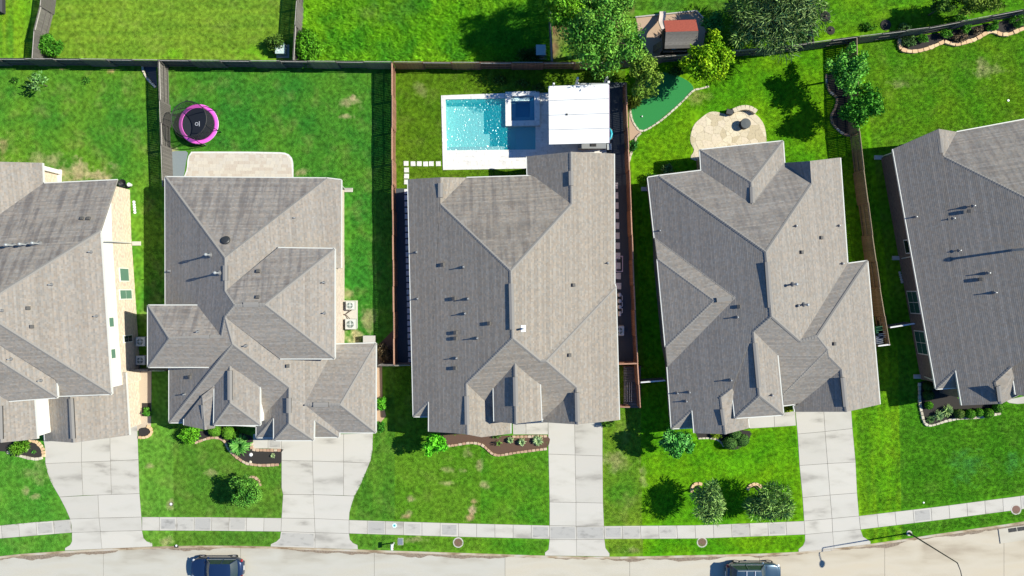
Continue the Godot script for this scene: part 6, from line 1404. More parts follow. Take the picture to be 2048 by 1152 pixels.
func car(label: String, called: String, at: Vector3, turn: float, L: float, W: float, Ht: float, body_h: float, paint: Color, cabin: Array, rack: bool, group: String):
	# the car's nose points to -x; cabin: x of windscreen foot, roof front, roof rear, rear glass foot
	var o := thing(called, label, "car", at, turn, group)
	var pm := StandardMaterial3D.new()
	pm.albedo_color = lin(paint.r, paint.g, paint.b)
	pm.metallic = 0.35
	pm.roughness = 0.32
	pm.clearcoat_enabled = true
	pm.clearcoat = 1.0
	pm.clearcoat_roughness = 0.04
	var st := st_new()
	st.set_smooth_group(1)
	var n := 26
	var secs := []
	for i in n + 1:
		var t := float(i) / n
		var x := -L / 2 + L * t
		var e := absf(t * 2 - 1)
		var hw := W / 2 * pow(1.0 - pow(e, 7.0), 0.42) * (1.0 - 0.05 * pow(e, 3.0)) if e < 0.999 else W * 0.24
		hw = maxf(hw, W * 0.30)
		var top := body_h
		if x < cabin[0]: top = lerpf(body_h * 0.80, body_h, smoothstep(-L / 2, cabin[0], x))
		elif x > cabin[3]: top = lerpf(body_h, body_h * 0.93, smoothstep(cabin[3], L / 2, x))
		if e > 0.93: top = lerpf(top, top * 0.82, (e - 0.93) / 0.07)
		var bot := 0.22 + 0.14 * pow(e, 6.0)
		secs.append([Vector3(x, bot, hw * 0.90), Vector3(x, bot + 0.16, hw), Vector3(x, top * 0.66, hw), Vector3(x, top * 0.86, hw * 0.985), Vector3(x, top * 0.97, hw * 0.93), Vector3(x, top, hw * 0.80), Vector3(x, top + 0.025, hw * 0.4), Vector3(x, top + 0.035, 0)])
	for i in n:
		for k in 7:
			for s in [1.0, -1.0]:
				var q := []
				for v in [secs[i][k], secs[i + 1][k], secs[i + 1][k + 1], secs[i][k + 1]]: q.append(Vector3(v.x, v.y, v.z * s))
				if s > 0: q.reverse()
				for idx in [0, 1, 2, 0, 2, 3]: st.add_vertex(q[idx])
	for i in [0, n]:
		for k in 7:
			var a: Vector3 = secs[i][k]; var b: Vector3 = secs[i][k + 1]
			for v in [a, b, Vector3(b.x, b.y, -b.z), a, Vector3(b.x, b.y, -b.z), Vector3(a.x, a.y, -a.z)]: st.add_vertex(v)
	st.index()
	st.generate_normals()
	part("body", st.commit(), pm, o)
	# greenhouse: glass all round, painted roof and pillars
	var wb := W * 0.455; var wr := W * 0.36
	var gl := plain(0.012, 0.03, 0.04, 0.03)
	gl.clearcoat_enabled = true
	var y0 := body_h - 0.03; var y1 := Ht - 0.07
	var rows_ := 6
	for end in [[cabin[0], cabin[1], "windscreen"], [cabin[3], cabin[2], "rear_window"]]:
		var g := st_new()
		var sgn := 1.0 if end[2] == "windscreen" else -1.0
		for i in rows_:
			for k in 8:
				var q := []
				for c in [[i, k], [i, k + 1], [i + 1, k + 1], [i + 1, k]]:
					var t: float = c[0] / float(rows_); var s: float = c[1] / 4.0 - 1.0
					q.append(Vector3(lerpf(end[0], end[1], t) + sgn * 0.14 * s * s * (1 - t * 0.4), lerpf(y0, y1, t) + 0.03 * sin(t * PI), s * lerpf(wb * 0.96, wr * 0.98, t)))
				quad(g, q[0], q[1], q[2], q[3])
		part(end[2], g.commit(), gl, o)
	for s in [-1.0, 1.0]:
		var g := st_new()
		var xs := [cabin[0] + 0.2, cabin[1] + 0.12, (cabin[1] + cabin[2]) / 2, cabin[2] - 0.05, cabin[3] - 0.2]
		for i in 4:
			var f := func(x: float, t: float) -> Vector3:
				var xx := clampf(x, lerpf(cabin[0] + 0.1, cabin[1] + 0.02, t), lerpf(cabin[3] - 0.1, cabin[2], t))
				return Vector3(xx, lerpf(y0, y1, t), s * lerpf(wb, wr, t))
			quad(g, f.call(xs[i], 0.0), f.call(xs[i + 1], 0.0), f.call(xs[i + 1], 1.0), f.call(xs[i], 1.0))
		part("side_window", g.commit(), gl, o)
		var pil := st_new()
		for e in [[cabin[0] + 0.12, cabin[1] + 0.06], [(cabin[1] + cabin[2]) / 2 + 0.1, (cabin[1] + cabin[2]) / 2 + 0.08], [cabin[3] - 0.12, cabin[2] - 0.04]]:
			tube_on(pil, [Vector3(e[0], y0, s * (wb + 0.004)), Vector3(e[1], y1 + 0.02, s * (wr + 0.006))], [0.045, 0.04], 6)
		part("pillar", pil.commit(), pm, o)
		part("window_trim", tube([Vector3(cabin[0] + 0.15, y0 + 0.02, s * (wb + 0.012)), Vector3(cabin[3] - 0.15, y0 + 0.02, s * (wb + 0.012))], [0.014, 0.014], 6), M.galv, o)
		part("mirror", lathe([[0.0, -0.07], [0.09, -0.05], [0.10, 0.04], [0.0, 0.07]], 10), pm, o, Vector3(cabin[0] + 0.32, y0 + 0.06, s * (W / 2 + 0.09)))
		part("headlight", lathe([[0.0, -0.05], [0.14, -0.03], [0.12, 0.03], [0.0, 0.05]], 10), plain(0.75, 0.77, 0.8, 0.1), o, Vector3(-L / 2 + 0.2, body_h * 0.70, s * W * 0.36), Vector3(0, 0, 0.5))
		part("tail_light", box(0.14, 0.16, 0.2), plain(0.35, 0.02, 0.02, 0.2), o, Vector3(L / 2 - 0.12, body_h * 0.80, s * W * 0.38))
		for x in [-L * 0.31, L * 0.29]: wheel(o, Vector3(x, 0.34, s * (W / 2 - 0.12)), 0.34)
		if rack: part("roof_rail", tube([Vector3(cabin[1] + 0.1, Ht, s * wr * 0.9), Vector3(cabin[2] - 0.05, Ht, s * wr * 0.9)], [0.025, 0.025], 6), M.galv, o)
	var rf := st_new()
	rf.set_smooth_group(1)
	for i in 10:
		for k in 8:
			var q := []
			for c in [[i, k], [i, k + 1], [i + 1, k + 1], [i + 1, k]]:
				var t: float = c[0] / 10.0; var s: float = c[1] / 4.0 - 1.0
				var e := absf(t * 2 - 1)
				q.append(Vector3(lerpf(cabin[1] - 0.03, cabin[2] + 0.03, t) + (0.1 * s * s * (1 - t) - 0.06 * s * s * t), y1 + 0.07 * (1 - pow(e, 4.0)) * (1 - pow(absf(s), 4.0)) + 0.005, s * (wr + 0.01)))
			for idx in [0, 1, 2, 0, 2, 3]: rf.add_vertex(q[idx])
	rf.index()
	rf.generate_normals()
	part("roof", rf.commit(), pm, o)
	if rack:
		for x in [0.28, 0.62]: part("cross_bar", box(0.07, 0.04, wr * 1.8), plain(0.7, 0.72, 0.75, 0.3, 0.5), o, Vector3(lerpf(cabin[1], cabin[2], x), Ht + 0.03, 0))
	part("wiper", tube([Vector3(cabin[0] + 0.06, y0 + 0.04, -0.1), Vector3(cabin[0] + 0.2, y0 + 0.1, 0.5)], [0.012, 0.012], 5), M.black, o)
	part("hood_edge", box(0.03, 0.012, W * 0.8), M.black, o, Vector3(cabin[0] - 0.05, body_h + 0.012, 0))
	part("number_plate", box(0.03, 0.12, 0.4), M.white_metal, o, Vector3(L / 2 + 0.0, body_h * 0.62, 0))

func build_street_things():
	var road := -0.125
	car("dark navy blue car parked by the kerb at the lower left", "parked_car", Vector3(-25.517, 0, 24.249) + Vector3(0, road, 0), 0.0, 4.55, 1.84, 1.62, 0.98, Color(0.012, 0.030, 0.085), [-0.95, -0.35, 1.45, 1.95], false, "cars parked along the kerb")
	car("blue grey car with roof bars parked near the street lamp", "parked_car", Vector3(20.885, 0, 24.73) + Vector3(0, road, 0), PI, 4.75, 1.9, 1.70, 1.02, Color(0.035, 0.075, 0.12), [-1.0, -0.42, 1.7, 2.2], true, "cars parked along the kerb")
	# street lamp
	var base := Vector3(34.692, 0, 21.409)
	var lp := thing("street_lamp", "tall dark street lamp with an arm reaching over the street", "street lamp", base)
	part("pole", tube([Vector3.ZERO, Vector3(0, 0.4, 0), Vector3(0, 0.42, 0), Vector3(0, 6.75, 0)], [0.11, 0.11, 0.065, 0.04], 10), M.dark_metal, lp)
	var tip := Vector3(34.947, 6.9, 22.521) - base
	part("arm", tube([Vector3(0, 6.7, 0), Vector3(0.02, 6.78, 0.1), tip.lerp(Vector3(0, 6.8, 0), 0.5) + Vector3(0, 0.08, 0), tip], [0.045, 0.04, 0.035, 0.035], 8), M.dark_metal, lp)
	var d := (tip - Vector3(0, 6.8, 0)); d.y = 0; d = d.normalized()
	part("lamp_head", lathe([[0.0, -0.12], [0.14, -0.09], [0.18, 0.0], [0.12, 0.07], [0.0, 0.09]], 14), M.dark_metal, lp, tip + d * 0.3, Vector3.ZERO, Vector3(1.3, 1, 1.9))
	part("footing", lathe([[0.24, -0.05], [0.24, 0.06], [0.0, 0.07]], 14), M.concrete[2], lp)
	# mailbox
	var mb := thing("mailbox", "white mailbox on a post by the kerb beside a small grey lid", "mailbox", Vector3(-10.311, 0, 22.24))
	part("post", box(0.09, 1.0, 0.09), M.white_metal, mb, Vector3(0, 0.5, 0))
	part("box", tube([Vector3(0, 1.1, -0.24), Vector3(0, 1.1, 0.24)], [0.12, 0.12], 10), M.white_metal, mb)
	part("flag", box(0.02, 0.14, 0.05), plain(0.5, 0.03, 0.03, 0.5), mb, Vector3(0.14, 1.2, 0.1))
	var lid := thing("meter_lid", "small square grey lid in the grass beside the mailbox", "meter lid", Vector3(-9.743, 0, 22.152))
	part("lid", box(0.42, 0.05, 0.55), plain(0.16, 0.19, 0.23, 0.7), lid, Vector3(0, 0.02, 0))
	part("rim", box(0.5, 0.03, 0.63), M.concrete[2], lid, Vector3(0, 0.01, 0))
	var disc := thing("survey_disc", "round pale teal marker lying on a sidewalk slab", "marker", Vector3(-10.265, 0.016, 20.749))
	part("plate", lathe([[0.2, 0.0], [0.2, 0.012], [0.0, 0.014]], 20), plain(0.62, 0.78, 0.76, 0.5), disc)
	part("centre", lathe([[0.10, 0.014], [0.10, 0.018], [0.0, 0.019]], 16), plain(0.05, 0.36, 0.38, 0.5), disc)
	manhole(Vector3(-4.697, 0, 22.24), "round rusty manhole in the grass strip below the straw spotted lawn")
	manhole(Vector3(16.603, 0, 22.218), "round rusty manhole between sidewalk and kerb below the feathery trees")
	manhole(Vector3(44.042, 0, 19.356), "round rusty manhole beside the sidewalk at the right edge")
	var sd := thing("storm_drain", "storm drain with black grates in the kerb at the right edge", "drain", Vector3(44.042, 0, 21.235) + Vector3(0, -0.1, 0), 0.14)
	part("apron", box(2.9, 0.06, 1.3), M.road[1], sd, Vector3(0, 0.005, 0.3))
	for k in 2:
		part("grate", box(0.72, 0.03, 0.34), M.black, sd, Vector3(-0.25 + k * 0.8, 0.04, -0.1))
		for q in 6: part("bar", box(0.03, 0.03, 0.32), M.dark_metal, sd, Vector3(-0.55 + k * 0.8 + q * 0.12, 0.055, -0.1))
	var pc := thing("sprinkler_box", "small white round cap in the front lawn left of the round tree", "cap", Vector3(-29.798, 0, 18.875))
	part("cap", lathe([[0.12, 0.0], [0.12, 0.03], [0.0, 0.06]], 14), M.white_metal, pc)
	part("collar", lathe([[0.2, 0.0], [0.2, 0.015], [0.0, 0.016]], 14), M.soil, pc)
	tag_mesh(part("lawn_cap", lathe([[0.08, 0.0], [0.08, 0.05], [0.0, 0.06]], 10), M.white_metal, self, Vector3(35.959, 0, 18.744)), "tiny white cap in the lawn above the rising sidewalk", "cap")
	tag_mesh(part("lawn_cap", lathe([[0.1, 0.0], [0.1, 0.05], [0.0, 0.06]], 10), M.white_metal, self, Vector3(43.343, 0, -16.385)), "tiny white cap in the lawn behind the rightmost house", "cap")
	var hy := thing("kerb_outlet", "small dark drain outlet with a white cap at the kerb left of the navy car", "outlet", Vector3(-29.318, 0, 22.502))
	part("cap", lathe([[0.09, 0.0], [0.09, 0.06], [0.0, 0.08]], 12), M.white_metal, hy)
	part("pit", box(0.36, 0.04, 0.24), M.black, hy, Vector3(0, 0.02, 0.06))
	# cabinets behind the rear fences
	for c in [[Vector3(-20.011, 0, -20.667), "pale green utility cabinet between the shrubs at the top", Color(0.42, 0.52, 0.48)], [Vector3(2.49, 0, -20.536), "blue grey utility cabinet in the shade of the big tree", Color(0.34, 0.42, 0.44)]]:
		var o := thing("utility_cabinet", c[1], "cabinet", c[0])
		var k: Color = c[2]
		part("body", box(0.8, 0.75, 0.85), plain(k.r, k.g, k.b, 0.5), o, Vector3(0, 0.4, 0))
		part("lid", box(0.84, 0.05, 0.9), plain(k.r * 1.1, k.g * 1.1, k.b * 1.1, 0.45), o, Vector3(0, 0.8, 0))
		part("plinth", box(1.1, 0.08, 1.15), M.concrete[2], o, Vector3(0, 0.03, 0))
		if k.r > 0.4:
			for s in [-1.0, 1.0]: part("ridge", box(0.06, 0.02, 0.7), M.white_metal, o, Vector3(0, 0.835, 0), Vector3(0, s * 0.7, 0))
	# air conditioners
	bed("concrete_pad", "concrete pad under two air conditioners right of the second house", P2([-14.68, 1.09, -13.48, 1.09, -13.48, 3.50, -14.68, 3.50]), M.concrete[1], 0.08)
	ac_unit(Vector3(-13.96, 0, 1.507) + Vector3(0, 0.07, 0), "smaller air conditioner on the pad right of the second house, upper of two", 0.72)
	ac_unit(Vector3(-13.938, 0, 3.124) + Vector3(0, 0.07, 0), "larger air conditioner on the pad right of the second house, lower of two", 0.88)
	ac_unit(Vector3(-32.07, 0, 4.631), "air conditioner in the shade left of the second house, upper of two", 0.78)
	ac_unit(Vector3(-32.07, 0, 6.248), "air conditioner in the shade left of the second house, lower of two", 0.78)
	ac_unit(Vector3(9.263, 0, 3.692) + Vector3(0, 0.05, 0), "air conditioner half under the right eave of the middle house", 0.8)
	bed("concrete_pad", "concrete pad under the air conditioner of the middle house", P2([8.74, 3.23, 9.74, 3.23, 9.74, 4.19, 8.74, 4.19]), M.concrete[1], 0.05)
	var pipes := st_new()
	tube_on(pipes, [Vector3(-13.958, 0.3, 1.913), Vector3(-14.471, 0.15, 2.267), Vector3(-14.649, 0.5, 2.297)], [0.035, 0.035, 0.035], 6)
	tube_on(pipes, [Vector3(-14.088, 0.3, 2.696), Vector3(-14.471, 0.15, 2.354), Vector3(-14.649, 0.5, 2.297)], [0.035, 0.035, 0.035], 6)
	tag_mesh(part("coolant_pipe", pipes.commit(), plain(0.10, 0.07, 0.06, 0.7), self), "dark bent pipes joining the two air conditioners to the wall", "pipe")
	var gx := thing("generator_box", "square grey cabinet at the corner of the garage wing of the second house", "cabinet", Vector3(-12.365, 0, 4.544))
	part("body", box(0.95, 0.7, 0.8), plain(0.42, 0.40, 0.385, 0.6), gx, Vector3(0, 0.36, 0))
	part("lid", box(1.0, 0.05, 0.86), plain(0.46, 0.44, 0.42, 0.5), gx, Vector3(0, 0.74, 0))
	var pq := thing("pool_equipment", "white pool pumps and pipes under the right eave of the middle house", "pump", Vector3(9.307, 0, 1.486))
	for z in [-0.9, -0.35, 0.15]: part("filter", lathe([[0.16, 0.0], [0.18, 0.1], [0.18, 0.6], [0.1, 0.72], [0.0, 0.74]], 14), plain(0.55, 0.57, 0.6, 0.4), pq, Vector3(0.0, 0, z))
	for k in 3: part("pipe", tube([Vector3(0, 0.5, -0.9 + k * 0.55), Vector3(0.25, 0.5, -0.8 + k * 0.55), Vector3(0.25, 0.5, -0.45 + k * 0.55), Vector3(0, 0.5, -0.35 + k * 0.55)], [0.035, 0.035, 0.035, 0.035], 6), M.white_metal, pq)
	part("motor", tube([Vector3(0.05, 0.3, 0.55), Vector3(0.05, 0.3, 0.95)], [0.13, 0.13], 10), M.white_metal, pq)
	var cr := thing("ladder_frame", "small white frame standing on the square pavers beside the middle house", "frame", Vector3(9.307, 0, -2.097))
	for z in [-0.66, 0.66]: part("bar", box(0.62, 0.06, 0.06), plain(0.62, 0.52, 0.62, 0.4), cr, Vector3(0, 0.5, z))
	for x in [-0.28, 0.28]: part("side", box(0.05, 0.05, 1.36), plain(0.62, 0.52, 0.62, 0.4), cr, Vector3(x, 0.5, 0))
	for x in [-0.28, 0.28]:
		for z in [-0.62, 0.62]: part("leg", box(0.05, 0.5, 0.05), plain(0.62, 0.52, 0.62, 0.4), cr, Vector3(x, 0.25, z))
	# odds and ends
	var hb := thing("garden_tools", "black garden tools and a white pail behind the two storey house", "tools", Vector3(-33.643, 0, -9.088))
	part("barrow", lathe([[0.15, 0.2], [0.34, 0.5], [0.36, 0.52], [0.3, 0.5], [0.0, 0.3]], 10), M.black, hb, Vector3(-0.15, 0, 0))
	part("pail", lathe([[0.13, 0.0], [0.17, 0.36], [0.0, 0.36]], 14), M.white_metal, hb, Vector3(0.35, 0, 0.1))
	part("handle", tube([Vector3(-0.2, 0.5, 0), Vector3(-0.5, 0.9, -0.4)], [0.02, 0.02], 5), M.black, hb)
	for k in 2: part("cart_wheel", ring_tube(0.16, 0.0, 0.03), M.black, hb, Vector3(-0.1 + k * 0.3, 0.18, 0.32), Vector3(PI / 2, 0, 0))
	var ws := setting("round_pavers", "five small white round stones beside the two storey house")
	for k in 5: part("stone", lathe([[0.13, -0.02], [0.12, 0.05], [0.0, 0.07]], 10), M.white_metal, ws, Vector3(-33.032, 0, -7.515).lerp(Vector3(-32.944, 0, -6.598), k / 4.0))
	var ws2 := setting("round_pavers", "row of small pale round stones in the shade beside the rightmost house")
	for k in 5: part("stone", lathe([[0.12, -0.02], [0.11, 0.05], [0.0, 0.07]], 10), M.concrete[0], ws2, Vector3(33.862, 0, -1.354).lerp(Vector3(34.08, 0, -0.524), k / 4.0))
	var pd := thing("patio_set", "dark round patio table under the porch roof of the two storey house", "table", Vector3(-40.459, 0, -9.438))
	part("table_top", lathe([[0.55, 0.70], [0.55, 0.74], [0.0, 0.74]], 20), M.dark_metal, pd)
	part("leg", tube([Vector3.ZERO, Vector3(0, 0.7, 0)], [0.05, 0.05], 8), M.dark_metal, pd)
	var pp := thing("porch_slab", "white porch floor and pier behind the two storey house", "porch", Vector3(-39.848, 0, -9.787))
	part("floor", box(1.6, 0.14, 1.3), M.travertine[0], pp, Vector3(-0.3, 0.05, 0.1))
	part("pier", box(0.35, 2.3, 0.35), M.siding, pp, Vector3(0.35, 1.15, -0.3))
	part("beam", box(1.6, 0.3, 0.25), M.siding, pp, Vector3(-0.4, 2.4, -0.35), Vector3(0, -0.12, 0))
	var grl := thing("black_mat", "dark corner of a covered table at the top left edge", "table", Vector3(-44.829, 0, -24.643))
	part("cover", box(1.1, 0.75, 1.4), plain(0.07, 0.07, 0.085, 0.9), grl, Vector3(0, 0.4, 0))
	part("skirt", box(1.16, 0.4, 1.46), plain(0.03, 0.03, 0.035, 0.9), grl, Vector3(0, 0.2, 0))

# ---------------------------------------------------------------- plants
func leaf_on(V: PackedVector3Array, N: PackedVector3Array, C: PackedColorArray, p: Vector3, dir: Vector3, nrm: Vector3, len_: float, wide: float, col: Color):
	var s := dir.cross(nrm).normalized() * wide * 0.5
	var tip := p + dir * len_ - nrm * len_ * 0.12
	var m := p + dir * len_ * 0.45 + nrm * len_ * 0.06
	var n1 := (m + s - p).cross(tip - p).normalized()
	for v in [p, tip, m + s, p, m - s, tip]:
		V.append(v); N.append(n1); C.append(col)

func foliage(r: RandomNumberGenerator, clumps: Array, per: int, len_: float, wide: float, c1: Color, c2: Color, style := 0) -> ArrayMesh:
	# clumps: [centre, radius]; style 0 broad leaves, 1 long drooping leaves, 2 clipped
	var V := PackedVector3Array(); var N := PackedVector3Array(); var C := PackedColorArray()
	for cl in clumps:
		var tone := r.randf()
		var base: Color = c1.lerp(c2, tone)
		for k in per:
			var d := Vector3(r.randfn(), r.randfn() * 0.85 + (0.15 if style != 2 else 0.3), r.randfn()).normalized()
			var rad: Vector3 = cl[1]
			var q := pow(r.randf(), 0.45) if style != 2 else r.randf_range(0.93, 1.03)
			var p: Vector3 = cl[0] + d * rad * q
			var nrm := (d + Vector3(r.randfn(), r.randfn(), r.randfn()) * (0.55 if style != 2 else 0.35)).normalized()
			var dir := nrm.cross(Vector3(r.randfn(), r.randfn(), r.randfn())).normalized()
			if style == 1:
				dir = (d * 1.1 + Vector3(r.randfn() * 0.5, -0.25, r.randfn() * 0.5)).normalized()
				nrm = dir.cross(Vector3(r.randfn(), r.randfn() * 0.3, r.randfn())).normalized()
				if nrm.y < 0: nrm = -nrm
			var v := r.randf_range(0.72, 1.28)
			var col := base.lerp(c2 if r.randf() < 0.5 else c1, r.randf() * 0.5)
			leaf_on(V, N, C, p, dir, nrm, len_ * r.randf_range(0.5, 1.45), wide * r.randf_range(0.6, 1.35), Color(col.r * v, col.g * v, col.b * v))
	var arr := []
	arr.resize(Mesh.ARRAY_MAX)
	arr[Mesh.ARRAY_VERTEX] = V; arr[Mesh.ARRAY_NORMAL] = N; arr[Mesh.ARRAY_COLOR] = C
	var m := ArrayMesh.new()
	m.add_surface_from_arrays(Mesh.PRIMITIVE_TRIANGLES, arr)
	return m

func tree(called: String, label: String, top: Vector3, rx: float, rz: float, ry: float, leaves: int, clumps: int, leaf: Array, c1: Color, c2: Color, style := 0, seed_ := 1, group := "", spread := 0.30, trunk := 0.09, lean := Vector2.ZERO):
	# top: middle of the crown at its real height
	var at := Vector3(top.x + lean.x, 0, top.z + lean.y)
	var o := thing(called, label, "tree", at, 0.0, group)
	var r := rng_of(seed_)
	var cl := []
	var off := Vector3(-lean.x, 0, -lean.y)
	for k in clumps:
		var d := Vector3(r.randfn(), r.randfn() * 0.8 + 0.25, r.randfn()).normalized()
		var q := r.randf_range(0.45, 0.92) if k > clumps / 6 else r.randf() * 0.4
		var rad := spread * r.randf_range(0.7, 1.25)
		cl.append([off + Vector3(d.x * rx * q, top.y + d.y * ry * q, d.z * rz * q), Vector3(rx, ry, rz) * rad])
	var st := st_new()
	var top_of_stem := off * 0.7 + Vector3(0, top.y - ry * 0.35, 0)
	tube_on(st, [Vector3(0, -0.05, 0), off * 0.3 + Vector3(0.03, (top.y - ry) * 0.6 + 0.1, 0.02), top_of_stem], [trunk * 1.2, trunk, trunk * 0.7], 8)
	for k in range(0, clumps, 3):
		var e: Vector3 = cl[k][0]
		tube_on(st, [top_of_stem - Vector3(0, ry * 0.25, 0), top_of_stem.lerp(e, 0.5) + Vector3(0, 0.08, 0), e], [trunk * 0.55, trunk * 0.35, trunk * 0.14], 5)
	part("trunk", st.commit(), M.bark, o)
	part("crown", foliage(r, cl, leaves / clumps, leaf[0], leaf[1], c1, c2, style), M.leaf, o)
	return o

func shrub(called: String, label: String, at: Vector3, rx: float, rz: float, ry: float, leaves: int, leaf: Array, c1: Color, c2: Color, style := 0, seed_ := 1, group := "", clumps := 9):
	var o := thing(called, label, "shrub", Vector3(at.x, 0, at.z), 0.0, group)
	var r := rng_of(seed_)
	var cl := []
	if style == 2:
		cl.append([Vector3(0, ry, 0), Vector3(rx, ry, rz)])
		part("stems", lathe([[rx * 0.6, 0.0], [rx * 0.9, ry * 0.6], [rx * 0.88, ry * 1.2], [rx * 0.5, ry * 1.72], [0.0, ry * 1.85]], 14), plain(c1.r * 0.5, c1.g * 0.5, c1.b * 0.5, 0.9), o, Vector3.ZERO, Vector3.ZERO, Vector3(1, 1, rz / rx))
	else:
		for k in clumps:
			var d := Vector3(r.randfn(), absf(r.randfn()) * 0.8, r.randfn()).normalized()
			cl.append([Vector3(d.x * rx * 0.62, ry * (0.75 + d.y * 0.6), d.z * rz * 0.62), Vector3(rx, ry * 1.1, rz) * r.randf_range(0.36, 0.5)])
		var st := st_new()
		for k in mini(4, clumps): tube_on(st, [Vector3(0, -0.03, 0), (cl[k][0] as Vector3)], [0.04, 0.015], 5)
		part("stems", st.commit(), M.bark, o)
	part("foliage", foliage(r, cl, leaves / cl.size(), leaf[0], leaf[1], c1, c2, style), M.leaf, o)
	return o

func rosette(called: String, label: String, at: Vector3, rad: float, high: float, blades: int, wide: float, c1: Color, c2: Color, seed_ := 1, group := "", bend := 0.35):
	# long leaves arching from one point
	var o := thing(called, label, "plant", Vector3(at.x, 0, at.z), 0.0, group)
	var r := rng_of(seed_)
	var V := PackedVector3Array(); var N := PackedVector3Array(); var C := PackedColorArray()
	for k in blades:
		var a := r.randf() * TAU
		var up := pow(r.randf(), 0.8)
		var d := Vector3(cos(a), 0, sin(a))
		var L := rad * r.randf_range(0.75, 1.08) * (1.0 - up * 0.45)
		var tipy := high * (0.25 + up * 0.85)
		var side := Vector3(-d.z, 0, d.x)
		var col := c1.lerp(c2, r.randf()) * r.randf_range(0.75, 1.25)
		var pts := [Vector3(0, 0.05, 0), d * L * 0.5 + Vector3(0, tipy * 0.85, 0), d * L * 0.85 + Vector3(0, tipy, 0), d * L + Vector3(0, tipy * (1.0 - bend), 0)]
		var ws := [wide * 0.5, wide, wide * 0.7, 0.004]
		for i in 3:
			var p: Vector3 = pts[i]; var q: Vector3 = pts[i + 1]
			var n := (q - p).cross(side).normalized()
			for v in [p - side * ws[i] * 0.5, p + side * ws[i] * 0.5, q + side * ws[i + 1] * 0.5, p - side * ws[i] * 0.5, q + side * ws[i + 1] * 0.5, q - side * ws[i + 1] * 0.5]:
				V.append(v); N.append(n); C.append(col)
	var arr := []
	arr.resize(Mesh.ARRAY_MAX)
	arr[Mesh.ARRAY_VERTEX] = V; arr[Mesh.ARRAY_NORMAL] = N; arr[Mesh.ARRAY_COLOR] = C
	var m := ArrayMesh.new()
	m.add_surface_from_arrays(Mesh.PRIMITIVE_TRIANGLES, arr)
	part("leaves", m, M.leaf, o)
	part("crown_base", lathe([[0.06, -0.02], [0.05, 0.1], [0.0, 0.14]], 8), M.bark, o)

